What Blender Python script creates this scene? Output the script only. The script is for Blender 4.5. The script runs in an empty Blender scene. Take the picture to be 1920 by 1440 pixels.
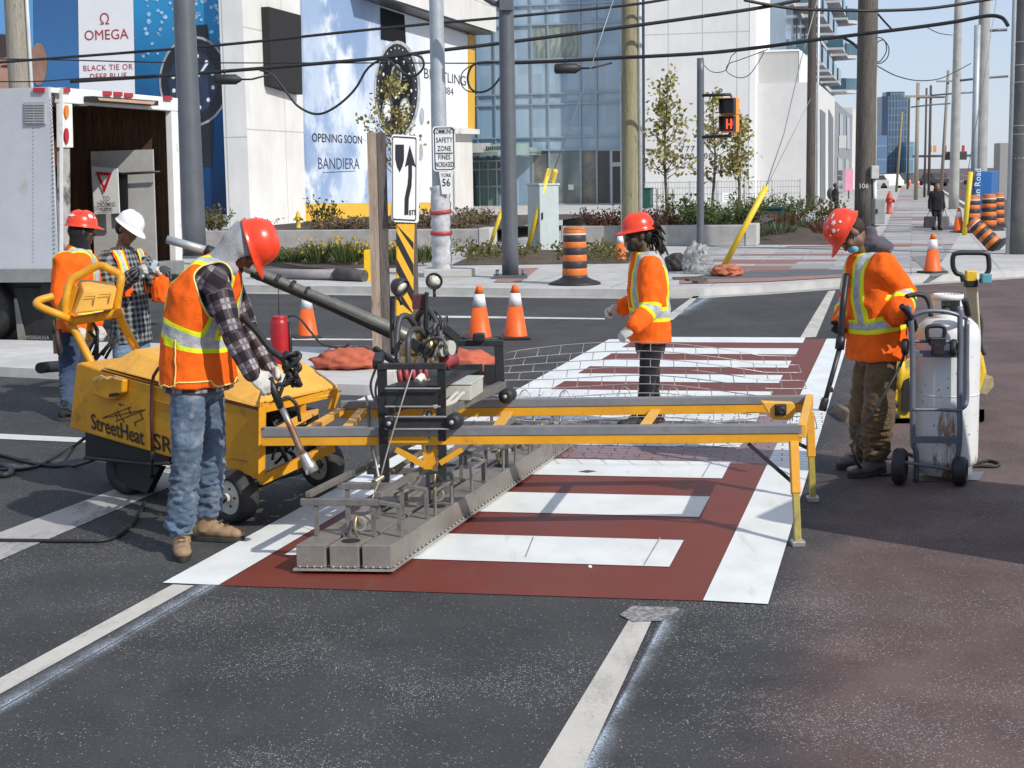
import bpy, bmesh, math, random
from mathutils import Vector, Matrix, noise
random.seed(7)
R=math.radians
SC=bpy.context.scene
COL=SC.collection
# ------------------------------------------------------------------ camera, sky, sun, exposure
F=2884.0; PITCH=math.atan((720-327)/F); ROLL=-0.0156; CH=2.0
cam_data=bpy.data.cameras.new('camera'); cam=bpy.data.objects.new('camera',cam_data); COL.objects.link(cam)
cam_data.sensor_width=36; cam_data.lens=36*F/1920; cam_data.clip_start=0.1; cam_data.clip_end=6000
CAMROT=Matrix.Rotation(math.pi/2-PITCH,3,'X')@Matrix.Rotation(ROLL,3,'Z')
cam.matrix_world=Matrix.Translation((0,0,CH))@CAMROT.to_4x4()
SC.camera=cam
SUN=Vector((0.60,-0.55,0.64)).normalized()
w=bpy.data.worlds.new('World'); SC.world=w; w.use_nodes=True
nt=w.node_tree; nt.nodes.clear()
sky=nt.nodes.new('ShaderNodeTexSky'); sky.sky_type='NISHITA'; sky.sun_disc=False
sky.sun_elevation=math.asin(SUN.z); sky.sun_rotation=math.atan2(SUN.x,SUN.y)
sky.altitude=100; sky.air_density=1.0; sky.dust_density=0.25; sky.ozone_density=3.0
bg=nt.nodes.new('ShaderNodeBackground'); bg.inputs['Strength'].default_value=0.16
wo=nt.nodes.new('ShaderNodeOutputWorld')
tint=nt.nodes.new('ShaderNodeMixRGB'); tint.blend_type='MULTIPLY'; tint.inputs[0].default_value=1; tint.inputs[2].default_value=(1.0,1.0,1.05,1)
hz_=nt.nodes.new('ShaderNodeMixRGB'); hz_.inputs[0].default_value=.75; hz_.inputs[2].default_value=(3.45,3.95,4.95,1)   # thin high haze over the whole sky
nt.links.new(sky.outputs[0],tint.inputs[1]); nt.links.new(tint.outputs[0],hz_.inputs[1]); nt.links.new(hz_.outputs[0],bg.inputs[0]); nt.links.new(bg.outputs[0],wo.inputs[0])
sd=bpy.data.lights.new('sun','SUN'); sd.energy=4.15; sd.angle=R(0.55); sd.color=(1.0,0.95,0.87)
so=bpy.data.objects.new('sun',sd); COL.objects.link(so); so.rotation_euler=SUN.to_track_quat('Z','Y').to_euler()
SC.view_settings.view_transform='Standard'; SC.view_settings.look='None'; SC.view_settings.exposure=0.0; SC.view_settings.gamma=1.0
# ------------------------------------------------------------------ from the photograph's pixels to points of the place
def ray(x,y): return CAMROT@Vector(((x-960)/F,(720-y)/F,-1))
def G(x,y,z=0.0):
    d=ray(x,y); t=(z-CH)/d.z; return Vector((0,0,CH))+d*t
def at(x,y,Y):
    d=ray(x,y); return Vector((0,0,CH))+d*(Y/d.y)
def onp(x,y,p,dr):
    """point of a vertical plane through p running along the horizontal direction dr"""
    n=Vector((-dr[1],dr[0],0)); d=ray(x,y); o=Vector((0,0,CH))
    return o+d*((Vector(p)-o).dot(n)/d.dot(n))
def mpp(Y): return Y/F
# ------------------------------------------------------------------ object bookkeeping
def tag(o,label=None,cat=None,group=None,kind=None):
    if label: o['label']=label
    if cat: o['category']=cat
    if group: o['group']=group
    if kind: o['kind']=kind
    return o
def thing(name,label,cat,loc=(0,0,0),group=None,kind=None,rz=0):
    o=bpy.data.objects.new(name,None); COL.objects.link(o); o.location=loc; o.rotation_euler=(0,0,rz)
    o.empty_display_size=0.2
    return tag(o,label,cat,group,kind)
def setpar(o,par):
    o.parent=par
    o.matrix_parent_inverse=par_world(par).inverted()
def par_world(o):
    m=Matrix.LocRotScale(o.location,o.rotation_euler.to_quaternion(),o.scale)
    if o.parent: m=par_world(o.parent)@o.matrix_parent_inverse@m
    return m
def dup(root,loc,rz=0,label=None,group=None,scale=1.0):
    r=root.copy(); COL.objects.link(r); r.location=loc; r.rotation_euler=(0,0,rz); r.scale=(scale,)*3
    if label: r['label']=label
    if group: r['group']=group
    for ch in list(root.children):
        c=ch.copy(); COL.objects.link(c); c.parent=r
        for g in list(ch.children):
            d=g.copy(); COL.objects.link(d); d.parent=c
    return r
# ------------------------------------------------------------------ mesh builder
class MB:
    def __init__(s): s.v=[]; s.f=[]; s.m=[]; s.cm=0; s.sm=[]; s.cs=False
    def mat(s,i): s.cm=i; return s
    def add(s,vs,fs,smooth=None):
        b=len(s.v); s.v+= [Vector(v) for v in vs]
        for f in fs: s.f.append(tuple(b+i for i in f)); s.m.append(s.cm); s.sm.append(s.cs if smooth is None else smooth)
        return s
    def box(s,c,size,rz=0,rot=None):
        x,y,z=[q/2 for q in size]
        m=rot if rot is not None else Matrix.Rotation(rz,3,'Z')
        vs=[Vector(c)+m@Vector((a*x,b*y,d*z)) for a,b,d in ((-1,-1,-1),(1,-1,-1),(1,1,-1),(-1,1,-1),(-1,-1,1),(1,-1,1),(1,1,1),(-1,1,1))]
        return s.add(vs,[(0,3,2,1),(4,5,6,7),(0,1,5,4),(1,2,6,5),(2,3,7,6),(3,0,4,7)],False)
    def beam(s,a,b,wd,ht,up=(0,0,1)):
        """square bar from a to b, wd across, ht along up"""
        a=Vector(a); b=Vector(b); d=(b-a); L=d.length
        if L<1e-6: return s
        z=d/L; u=Vector(up); x=u.cross(z)
        if x.length<1e-4: x=Vector((1,0,0)).cross(z)
        x.normalize(); y=z.cross(x)
        m=Matrix((x,y,z)).transposed()
        return s.box((a+b)/2,(wd,ht,L),rot=m)
    def prism(s,poly,ext):
        """closed polygon of 3-D points pushed along ext"""
        poly=[Vector(p) for p in poly]; e=Vector(ext); n=len(poly)
        nn=Vector((0,0,0))
        for i in range(n): nn+=poly[i].cross(poly[(i+1)%n])
        if nn.dot(e)<0: poly.reverse()
        vs=[p for p in poly]+[p+e for p in poly]
        # front polygon faces away from ext
        fs=[tuple(reversed(range(n))),tuple(range(n,2*n))]+[(i,(i+1)%n,n+(i+1)%n,n+i) for i in range(n)]
        return s.add(vs,fs,False)
    def quad(s,a,b,c,d): return s.add([a,b,c,d],[(0,1,2,3)],False)
    def poly(s,pts): return s.add(pts,[tuple(range(len(pts)))],False)
    def tube(s,pts,r,n=8,cap=True,closed=False,smooth=True,flat=1.0):
        pts=[Vector(p) for p in pts]; k=len(pts)
        if k<2: return s
        rs=r if isinstance(r,(list,tuple)) else [r]*k
        vs=[]; prev=None
        for i,p in enumerate(pts):
            if closed: t=pts[(i+1)%k]-pts[i-1]
            else: t=pts[min(i+1,k-1)]-pts[max(i-1,0)]
            if t.length<1e-9: t=Vector((0,0,1))
            t.normalize()
            if prev is None:
                ref=Vector((0,0,1)) if abs(t.z)<.9 else Vector((1,0,0))
                x=ref.cross(t).normalized()
            else:
                x=prev-t*prev.dot(t)
                if x.length<1e-6: x=Vector((1,0,0)).cross(t)
                x.normalize()
            prev=x; y=t.cross(x)
            for j in range(n):
                a=2*math.pi*j/n; vs.append(p+(x*math.cos(a)+y*math.sin(a)*flat)*rs[i])
        fs=[]
        for i in range(k if closed else k-1):
            i2=(i+1)%k
            for j in range(n):
                fs.append((i*n+j,i*n+(j+1)%n,i2*n+(j+1)%n,i2*n+j))
        s.add(vs,fs,smooth)
        if cap and not closed:
            b=len(s.v)-len(vs)
            s.f.append(tuple(b+j for j in reversed(range(n)))); s.m.append(s.cm); s.sm.append(False)
            s.f.append(tuple(b+(k-1)*n+j for j in range(n))); s.m.append(s.cm); s.sm.append(False)
        return s
    def lathe(s,prof,o=(0,0,0),axis=(0,0,1),n=24,smooth=True,closed=False):
        """prof: list of (radius, height along axis)"""
        z=Vector(axis).normalized(); x=z.orthogonal().normalized(); y=z.cross(x); o=Vector(o)
        vs=[];k=len(prof)
        for r,h in prof:
            for j in range(n):
                a=2*math.pi*j/n; vs.append(o+z*h+(x*math.cos(a)+y*math.sin(a))*max(r,1e-5))
        fs=[(i*n+j,i*n+(j+1)%n,((i+1)%k)*n+(j+1)%n,((i+1)%k)*n+j) for i in range(k if closed else k-1) for j in range(n)]
        s.add(vs,fs,smooth)
        if not closed:
            b=len(s.v)-len(vs)
            if prof[0][0]>1e-4: s.f.append(tuple(b+j for j in reversed(range(n)))); s.m.append(s.cm); s.sm.append(False)
            if prof[-1][0]>1e-4: s.f.append(tuple(b+(k-1)*n+j for j in range(n))); s.m.append(s.cm); s.sm.append(False)
        return s
    def ell(s,c,rad,rot=None,nu=16,nv=10):
        rot=rot if rot is not None else Matrix.Identity(3); c=Vector(c)
        vs=[c+rot@Vector((0,0,rad[2]))]
        for i in range(1,nv):
            th=math.pi*i/nv
            for j in range(nu):
                a=2*math.pi*j/nu
                vs.append(c+rot@Vector((rad[0]*math.sin(th)*math.cos(a),rad[1]*math.sin(th)*math.sin(a),rad[2]*math.cos(th))))
        vs.append(c+rot@Vector((0,0,-rad[2])))
        fs=[(0,1+j,1+(j+1)%nu) for j in range(nu)]
        for i in range(nv-2):
            for j in range(nu):
                a=1+i*nu+j; b=1+i*nu+(j+1)%nu
                fs.append((a,a+nu,b+nu,b))
        e=len(vs)-1; l=1+(nv-2)*nu
        fs+=[(e,l+(j+1)%nu,l+j) for j in range(nu)]
        return s.add(vs,fs,True)
    def ring(s,c,axis,Rr,r,n=28,m=8):
        z=Vector(axis).normalized(); x=z.orthogonal().normalized(); y=z.cross(x); c=Vector(c)
        return s.tube([c+(x*math.cos(2*math.pi*i/n)+y*math.sin(2*math.pi*i/n))*Rr for i in range(n)],r,m,closed=True)
    def mesh(s,name):
        me=bpy.data.meshes.new(name); me.from_pydata([tuple(v) for v in s.v],[],s.f)
        me.polygons.foreach_set('material_index',s.m); me.polygons.foreach_set('use_smooth',s.sm); me.update()
        return me
    def build(s,name,mats,parent=None,bevel=0,seg=2,fix=False,wire=None):
        me=s.mesh(name)
        if fix or bevel:
            bm=bmesh.new(); bm.from_mesh(me)
            bmesh.ops.recalc_face_normals(bm,faces=bm.faces)
            if bevel:
                ed=[e for e in bm.edges if len(e.link_faces)==2 and e.calc_face_angle(0)>R(35)]
                try: bmesh.ops.bevel(bm,geom=ed,offset=bevel,offset_type='OFFSET',segments=seg,affect='EDGES',profile=.5,clamp_overlap=True)
                except Exception: pass
            bm.to_mesh(me); bm.free()
        return link(name,me,mats,parent)
def link(name,me,mats,parent=None):
    for m in (mats if isinstance(mats,(list,tuple)) else [mats]): me.materials.append(m)
    o=bpy.data.objects.new(name,me); COL.objects.link(o)
    if parent is not None: setpar(o,parent)
    return o
def struct(name,mb,m,label=None,bevel=0):
    o=mb.build(name,m,None,bevel); o['kind']='structure'
    if label: o['label']=label
    return o
def bez(p0,p1,p2,p3,n=16):
    p0,p1,p2,p3=[Vector(p) for p in (p0,p1,p2,p3)]
    return [p0*(1-t)**3+p1*3*t*(1-t)**2+p2*3*t*t*(1-t)+p3*t**3 for t in [i/n for i in range(n+1)]]
def spline(pts,n=6):
    pts=[Vector(p) for p in pts]; out=[]
    for i in range(len(pts)-1):
        a=pts[max(i-1,0)];b=pts[i];c=pts[i+1];d=pts[min(i+2,len(pts)-1)]
        for k in range(n):
            t=k/n
            out.append(0.5*((2*b)+(c-a)*t+(2*a-5*b+4*c-d)*t*t+(3*b-a-3*c+d)*t**3))
    out.append(pts[-1]); return out
def hang(a,b,sag,n=20):
    a=Vector(a);b=Vector(b)
    return [a.lerp(b,i/n)-Vector((0,0,sag*4*(i/n)*(1-i/n))) for i in range(n+1)]
def text_mesh(body,size,spacing=1.0,align='CENTER',thick=0.0,sx=1.0,fat=0.0):
    cu=bpy.data.curves.new('lettering','FONT'); cu.body=body; cu.size=size; cu.align_x=align; cu.align_y='CENTER'
    cu.space_character=spacing; cu.extrude=thick; cu.offset=min(fat,size*.012); cu.resolution_u=3
    o=bpy.data.objects.new('lettering',cu); COL.objects.link(o)
    dg=bpy.context.evaluated_depsgraph_get(); me=bpy.data.meshes.new_from_object(o.evaluated_get(dg))
    bpy.data.objects.remove(o); 
    if sx!=1.0:
        for v in me.vertices: v.co.x*=sx
    return me
def put_text(body,size,c,right,up,m,parent,name='lettering',off=0.004,**k):
    """flat lettering centred at c, running along right"""
    me=text_mesh(body,size,**k)
    r=Vector(right).normalized(); u=Vector(up).normalized(); nrm=r.cross(u)
    mt=Matrix((r,u,nrm)).transposed().to_4x4(); mt.translation=Vector(c)+nrm*off
    me.transform(mt)
    return link(name,me,m,parent)
# ------------------------------------------------------------------ materials
def newmat(name):
    m=bpy.data.materials.new(name); m.use_nodes=True; t=m.node_tree; t.nodes.clear()
    o=t.nodes.new('ShaderNodeOutputMaterial'); b=t.nodes.new('ShaderNodeBsdfPrincipled'); t.links.new(b.outputs[0],o.inputs[0])
    return m,t,b,o
class NT:
    """small helper for writing shader graphs"""
    def __init__(s,t): s.t=t
    def n(s,ty,**kw):
        nd=s.t.nodes.new('ShaderNode'+ty)
        for k,v in kw.items(): setattr(nd,k,v)
        return nd
    def set(s,sock,v):
        if hasattr(v,'is_output') or isinstance(v,bpy.types.NodeSocket): s.t.links.new(v,sock)
        elif isinstance(v,(tuple,list)) and len(v)==3 and sock.type=='RGBA': sock.default_value=(*v,1)
        else: sock.default_value=v
    def math(s,op,a,b=0.0,c=0.0,clamp=False):
        nd=s.n('Math',operation=op,use_clamp=clamp)
        for i,v in enumerate((a,b,c)): s.set(nd.inputs[i],v)
        return nd.outputs[0]
    def mix(s,f,a,b,ty='MIX'):
        nd=s.n('MixRGB',blend_type=ty); s.set(nd.inputs[0],f); s.set(nd.inputs[1],a); s.set(nd.inputs[2],b); return nd.outputs[0]
    def pos(s): return s.n('TexCoord').outputs['Object']
    def sep(s,v):
        nd=s.n('SeparateXYZ'); s.t.links.new(v,nd.inputs[0]); return nd.outputs
    def noise(s,scale,detail=3,vec=None,rough=.55,out=0):
        nd=s.n('TexNoise'); nd.inputs['Scale'].default_value=scale; nd.inputs['Detail'].default_value=detail; nd.inputs['Roughness'].default_value=rough
        s.t.links.new(vec if vec is not None else s.pos(),nd.inputs['Vector']); return nd.outputs[out]
    def scl(s,v,sc,rot=(0,0,0)):
        nd=s.n('Mapping'); nd.inputs['Scale'].default_value=sc; nd.inputs['Rotation'].default_value=rot; s.t.links.new(v,nd.inputs[0]); return nd.outputs[0]
    def smooth(s,v,a,b):
        nd=s.n('MapRange',interpolation_type='SMOOTHSTEP'); s.set(nd.inputs[0],v); nd.inputs[1].default_value=a; nd.inputs[2].default_value=b; return nd.outputs[0]
    def bump(s,b,h,st,dist=0.01):
        nd=s.n('Bump'); nd.inputs['Strength'].default_value=st; nd.inputs['Distance'].default_value=dist; s.t.links.new(h,nd.inputs['Height']); s.t.links.new(nd.outputs[0],b.inputs['Normal'])
    def attr(s,name):
        return s.n('Attribute',attribute_name=name).outputs['Fac']
_MC={}
def M(name,col,rough=.6,metal=0.0,var=.12,scale=6,bump=0.0,bscale=60,spec=.5,dirt=None,dirt_amt=.0,dscale=3,clear=0):
    if name in _MC: return _MC[name]
    m,t,b,o=newmat(name); k=NT(t)
    p=k.pos()
    n1=k.noise(scale,4,p); n2=k.noise(scale*7.3,3,p)
    f=k.math('ADD',k.math('MULTIPLY',n1,.65),k.math('MULTIPLY',n2,.35))
    f=k.smooth(f,.3,.7)
    c=k.mix(f,tuple(x*(1-var) for x in col),tuple(min(1,x*(1+var)) for x in col))
    if dirt:
        d=k.smooth(k.noise(dscale,6,p,.65),.62-dirt_amt*.3,.62-dirt_amt*.3+.16)
        c=k.mix(k.math('MULTIPLY',d,min(1,.4+dirt_amt)),c,dirt)
    t.links.new(c,b.inputs['Base Color'])
    b.inputs['Metallic'].default_value=metal; b.inputs['Specular IOR Level'].default_value=spec
    rr=k.math('ADD',k.math('MULTIPLY',k.math('SUBTRACT',n2,.5),.25),rough,clamp=True); t.links.new(rr,b.inputs['Roughness'])
    if clear: b.inputs['Coat Weight'].default_value=clear; b.inputs['Coat Roughness'].default_value=.15
    if bump: k.bump(b,k.noise(bscale,3,p),bump)
    _MC[name]=m; return m
# crosswalk frame: U runs across it (to the right), W along it (away)
CW0=G(305,1095); CU=(G(1440,1135)-CW0).normalized(); CV=Vector((.252,.968,0)).normalized()
# ================================================================== ground, road and markings
def mat_asphalt():
    m,t,b,o=newmat('asphalt'); k=NT(t); p=k.pos(); x,y,z=k.sep(p)
    big=k.noise(.35,4,p); mid=k.noise(2.2,5,p); fine=k.noise(55,3,p,.7)
    pv=k.scl(p,(1,.22,1),(0,0,R(8))); streak=k.noise(1.3,5,pv)
    base=k.mix(k.smooth(k.math('ADD',k.math('MULTIPLY',big,.5),k.math('MULTIPLY',mid,.5)),.35,.65),(.033,.033,.034),(.054,.054,.055))
    base=k.mix(k.smooth(fine,.45,.8),base,(.07,.07,.072))
    red=k.mix(k.smooth(k.math('ADD',k.math('MULTIPLY',mid,.5),k.math('MULTIPLY',streak,.5)),.38,.64),(.080,.051,.048),(.132,.090,.083))
    red=k.mix(k.smooth(fine,.42,.8),red,(.155,.108,.10))
    # the reddish bus lane lies to the right of the crossing
    n=Vector((CV.y,-CV.x)); q=G(1440,1135)
    d=k.math('SUBTRACT',k.math('ADD',k.math('MULTIPLY',x,n.x),k.math('MULTIPLY',y,n.y)),q.x*n.x+q.y*n.y)
    wob=k.math('MULTIPLY',k.math('SUBTRACT',k.noise(1.6,5,p,.65),.5),.9)
    mask=k.smooth(k.math('ADD',d,wob),-.05,.42)
    c=k.mix(mask,base,red)
    # lighter dusty wear
    dust=k.smooth(k.noise(.9,6,k.scl(p,(1,.5,1)),.62),.52,.78)
    c=k.mix(k.math('MULTIPLY',dust,.22),c,(.15,.145,.138))
    # pale stone chips showing through, in patches
    vo=k.n('TexVoronoi'); vo.inputs['Scale'].default_value=112; t.links.new(p,vo.inputs['Vector'])
    rnd=k.sep(vo.outputs['Color'])[0]
    patch=k.math('MULTIPLY',k.smooth(k.noise(.8,6,p,.62),.44,.66),k.math('ADD',.35,k.math('MULTIPLY',k.smooth(y,9.0,5.2),.65)))
    chip=k.math('MULTIPLY',k.math('LESS_THAN',vo.outputs['Distance'],.36),k.math('GREATER_THAN',k.math('ADD',rnd,k.math('MULTIPLY',patch,.42)),.975))
    c=k.mix(k.math('MULTIPLY',chip,.85),c,k.mix(rnd,(.16,.155,.15),(.40,.39,.375)))
    vo2=k.n('TexVoronoi'); vo2.inputs['Scale'].default_value=210; t.links.new(p,vo2.inputs['Vector'])
    r2=k.sep(vo2.outputs['Color'])[0]
    chip2=k.math('MULTIPLY',k.math('LESS_THAN',vo2.outputs['Distance'],.4),k.math('GREATER_THAN',k.math('ADD',r2,k.math('MULTIPLY',patch,.32)),.965))
    c=k.mix(k.math('MULTIPLY',chip2,.65),c,(.34,.33,.32))
    t.links.new(c,b.inputs['Base Color']); b.inputs['Roughness'].default_value=.82; b.inputs['Specular IOR Level'].default_value=.35
    k.bump(b,k.math('ADD',fine,k.math('MULTIPLY',k.noise(160,2,p),.6)),.5,.006)
    return m
MAT_ASPH=mat_asphalt()
mb=MB(); S=3000
mb.quad((-S,-60,0),(S,-60,0),(S,S,0),(-S,S,0)); ground=struct('ground',mb,MAT_ASPH)
def sheet(pts,z): return [Vector((p[0],p[1],z)) for p in pts]
def mat_paint(name,col,worn=.3,brick=0.0,dirtcol=(.12,.12,.12),region=None,rough=.6):
    m,t,b,o=newmat(name); k=NT(t); p=k.pos(); x,y,z=k.sep(p)
    c=k.mix(k.smooth(k.noise(3.0,5,p),.3,.7),tuple(q*.93 for q in col),tuple(min(1,q*1.05) for q in col))
    wn=k.smooth(k.math('ADD',k.math('MULTIPLY',k.noise(5,6,k.scl(p,(1,.35,1),(0,0,R(-15))),.65),.75),k.math('MULTIPLY',k.noise(70,3,p),.25)),.47,.66)
    c=k.mix(k.math('MULTIPLY',wn,worn),c,dirtcol)
    fn=k.noise(120,3,p)
    c=k.mix(k.math('MULTIPLY',k.smooth(fn,.55,.75),worn*.7),c,dirtcol)
    c=k.mix(k.math('MULTIPLY',k.smooth(k.noise(9,5,k.scl(p,(1,.15,1),(0,0,R(70))),.6),.60,.72),.16),c,(.12,.11,.10))
    h=fn
    if brick:
        u=k.math('ADD',k.math('MULTIPLY',x,CU.x),k.math('MULTIPLY',y,CU.y)); v=k.math('ADD',k.math('MULTIPLY',x,CV.x),k.math('MULTIPLY',y,CV.y))
        cb=k.n('CombineXYZ'); t.links.new(u,cb.inputs[0]); t.links.new(v,cb.inputs[1])
        br=k.n('TexBrick'); br.inputs['Scale'].default_value=1.0; br.inputs['Mortar Size'].default_value=.006; br.inputs['Mortar Smooth'].default_value=.3
        br.inputs['Brick Width'].default_value=.2; br.inputs['Row Height'].default_value=.1; t.links.new(cb.outputs[0],br.inputs['Vector'])
        a,bb=region
        rg=k.math('MULTIPLY',k.smooth(v,a,a+.12),k.math('SUBTRACT',1.0,k.smooth(v,bb-.5,bb)))
        if brick<1: # dusty grey-purple bloom over the freshly pressed part
            c=k.mix(k.math('MULTIPLY',rg,k.math('ADD',.45,k.math('MULTIPLY',k.noise(6,4,p),.4))),c,(.30,.25,.27))
        c=k.mix(k.math('MULTIPLY',k.math('MULTIPLY',br.outputs['Fac'],rg),.8),c,(.05,.035,.04))
    t.links.new(c,b.inputs['Base Color']); b.inputs['Roughness'].default_value=rough; b.inputs['Specular IOR Level'].default_value=.4
    k.bump(b,h,.25,.003)
    return m
V0=CW0.x*CV.x+CW0.y*CV.y
vreg=(G(1100,862).dot(CV)-.02,G(1300,735).dot(CV))
MAT_RED=mat_paint('brick_red_thermoplastic',(.165,.031,.018),.28,.6,(.10,.055,.05),vreg,.5)
MAT_WHT=mat_paint('white_thermoplastic',(.74,.765,.745),.24,1.0,(.5,.5,.5),vreg,.5)
MAT_WORN=mat_paint('worn_white_paint',(.54,.51,.45),.62,0,(.20,.19,.17)); MAT_BAR=mat_paint('scrubbed_white_paint',(.40,.39,.37),.85,0,(.12,.12,.12))
MAT_THIN=mat_paint('thin_white_paint',(.62,.61,.58),.35,0,(.12,.12,.12))
OBL,OBR,OTR,OTL=G(305,1095),G(1440,1135),G(1592,636),G(1142,637)
IBL,IBR,ITR,ITL=G(410,1099),G(1318,1128),G(1550,636),G(1192,637)
mb=MB(); mb.quad(*sheet([IBL,IBR,ITR,ITL],.004)); struct('crosswalk_surface',mb,MAT_RED)
def strip(a,b,c,d,z,n=1):
    m=MB(); m.quad(*sheet([a,b,c,d],z)); return m
mb=strip(OBL,IBL,ITL,OTL,.007); struct('crosswalk_edge_marking',mb,MAT_WHT)
mb=strip(IBR,OBR,OTR,ITR,.007); struct('crosswalk_edge_marking',mb,MAT_WHT)
a=G(1282,1015); b_=G(1255,1065); step=(G(1370,868)-a)/2.0
cr=(G(1310,972)-G(785,1047)); 
wl=2.05
for i in range(10):
    r2=a+step*i; r1=b_+step*i
    d1=CU*wl
    mb=strip(r1-d1,r1,r2,r2-d1,.0072); struct('crosswalk_bar_marking',mb,MAT_WHT)
# dark joint strips across the near bars
MAT_JOINT=M('dark_joint',(.30,.30,.30),.8)
mb=MB()
for (x1,y1,x2,y2) in ((1238,1010,1207,1062),(1334,867,1316,897),(1000,1009,985,1047)):
    p,q=G(x1,y1),G(x2,y2); d=CU*.004; mb.quad(*sheet([q-d,q+d,p+d,p-d],.0082))
struct('crosswalk_joint_marking',mb,MAT_JOINT)
# foreground lane lines
def ext(a,b,k): return a+(b-a)*k
mb=MB()
a,b_=G(1192,1142),G(1232,1143); c,d=G(1012,1440),G(1095,1440)
mb.quad(*sheet([ext(a,c,1.6),ext(b_,d,1.6),b_,a],.004)); struct('lane_line_marking',mb,MAT_WORN)
a,b_=G(324,1097),G(364,1099); c,d=G(0,1273),G(0,1303)
mb=MB(); mb.quad(*sheet([ext(a,c,1.9),ext(b_,d,1.9),b_,a],.004)); struct('lane_line_marking',mb,MAT_WORN)
a,b_=G(1500,634),G(1530,632); c,d=G(1553,546),G(1567,545)
mb=MB(); mb.quad(*sheet([a,b_,d,c],.004)); struct('lane_line_marking',mb,MAT_WORN)
a,b_=G(1232,606),G(1262,600); c,d=G(1300,556),G(1312,555)
mb=MB(); mb.quad(*sheet([a,b_,d,c],.004)); struct('lane_line_marking',mb,MAT_WORN)
for (x0,y0,x1,y1,h) in ((815,592,1134,597,4),(470,634,700,636,4)):
    mb=MB(); mb.quad(*sheet([G(x0,y0+h),G(x1,y1+h*.6),G(x1,y1),G(x0,y0)],.004)); struct('lane_line_marking',mb,MAT_THIN)
# broad worn stop bar running in under the machine
mb=MB(); mb.quad(*sheet([G(-60,1078),G(30,1050),G(330,905),G(238,912)],.004))
mb=MB(); mb.quad(*sheet([ext(G(240,912),G(0,1000),1.35),ext(G(330,912),G(0,1052),1.3),G(420,870),G(318,880)],.004)); struct('stop_bar_marking',mb,MAT_BAR)
mb=MB(); mb.quad(*sheet([G(-40,822),G(290,836),G(290,828),G(-40,812)],.004)); struct('lane_line_marking',mb,MAT_THIN)
mb=MB(); mb.quad(*sheet([G(285,884),G(330,892),G(330,876),G(285,870)],.005)); struct('lane_line_marking',mb,MAT_WORN)
# sprayed guide lines: soft-edged overspray with a thin dark string line in the middle
def mat_spray():
    m,t,b,o=newmat('overspray'); k=NT(t); p=k.pos()
    f=k.attr('fade'); f=k.math('MULTIPLY',k.math('POWER',f,2.2),k.math('ADD',.25,k.math('MULTIPLY',k.smooth(k.noise(3.0,4,p),.3,.65),.75)))
    g=k.math('MULTIPLY',f,k.math('ADD',.25,k.math('MULTIPLY',k.smooth(k.noise(110,3,p,.7),.36,.62),.8)),clamp=True)
    b.inputs['Base Color'].default_value=(.56,.63,.71,1); b.inputs['Roughness'].default_value=.8
    tr=k.n('BsdfTransparent'); mx=k.n('MixShader'); t.links.new(g,mx.inputs[0]); t.links.new(tr.outputs[0],mx.inputs[1]); t.links.new(b.outputs[0],mx.inputs[2])
    t.links.new(mx.outputs[0],o.inputs[0]); return m
MAT_SPRAY=mat_spray(); MAT_STRING=M('chalk_string',(.05,.055,.06),.8)
def spray(a,b,w1,w2,n,string=True,name='guide_line_marking'):
    a=Vector(a); b=Vector(b); d=(b-a).normalized(); s=Vector((-d.y,d.x,0))
    vs=[];fs=[];fd=[]
    for i in range(n+1):
        c=a.lerp(b,i/n)
        for q,f in ((-w1,0),(-w1*.35,.55),(0,1),(w2*.35,.6),(w2,0)):
            wj=1+.35*(noise.noise(c*1.1)); vs.append((c.x+s.x*q*wj,c.y+s.y*q*wj,.0055)); fd.append(f)
    for i in range(n):
        for j in range(4): fs.append((i*5+j,i*5+j+1,(i+1)*5+j+1,(i+1)*5+j))
    me=bpy.data.meshes.new(name); me.from_pydata(vs,[],[tuple(reversed(f)) for f in fs]); at_=me.attributes.new('fade','FLOAT','POINT'); at_.data.foreach_set('value',fd); me.update()
    o=link(name,me,MAT_SPRAY); o['kind']='structure'
    if string:
        m2=MB(); m2.quad((a.x-s.x*.004,a.y-s.y*.004,.0065),(b.x-s.x*.004,b.y-s.y*.004,.0065),(b.x+s.x*.004,b.y+s.y*.004,.0065),(a.x+s.x*.004,a.y+s.y*.004,.0065)); struct('guide_line_marking',m2,MAT_STRING)
spray(ext(G(400,1098),G(0,1332),1.9),G(402,1097),.07,.13,60)
spray(ext(G(1258,1143),G(1097,1440),1.6),G(1258,1143),.09,.02,40,False)
spray(G(1268,592),G(1330,556),.25,.25,20,False)
# grinding scar where the centre line meets the crossing
def mat_scar():
    m,t,b,o=newmat('ground_off_paint'); k=NT(t); p=k.pos()
    c=k.mix(k.smooth(k.noise(40,4,p,.7),.4,.65),(.13,.125,.12),(.36,.34,.33)); t.links.new(c,b.inputs[0]); b.inputs['Roughness'].default_value=.9; return m
mb=MB(); mb.poly(sheet([G(1162,1155),G(1186,1168),G(1240,1166),G(1275,1146),G(1270,1141),G(1185,1138)],.0062)); struct('ground_off_patch',mb,mat_scar())
mb=MB()
for (x,y,a_) in ((1100,886,.05),):
    p=G(x,y); mb.poly(sheet([p+Vector((-.06,0,0)),p+Vector((0,-.05,0)),p+Vector((.07,.0,0)),p+Vector((.01,.05,0))],.0084))
struct('crosswalk_chip_mark',mb,M('chip_brown',(.10,.05,.04),.8))
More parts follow.
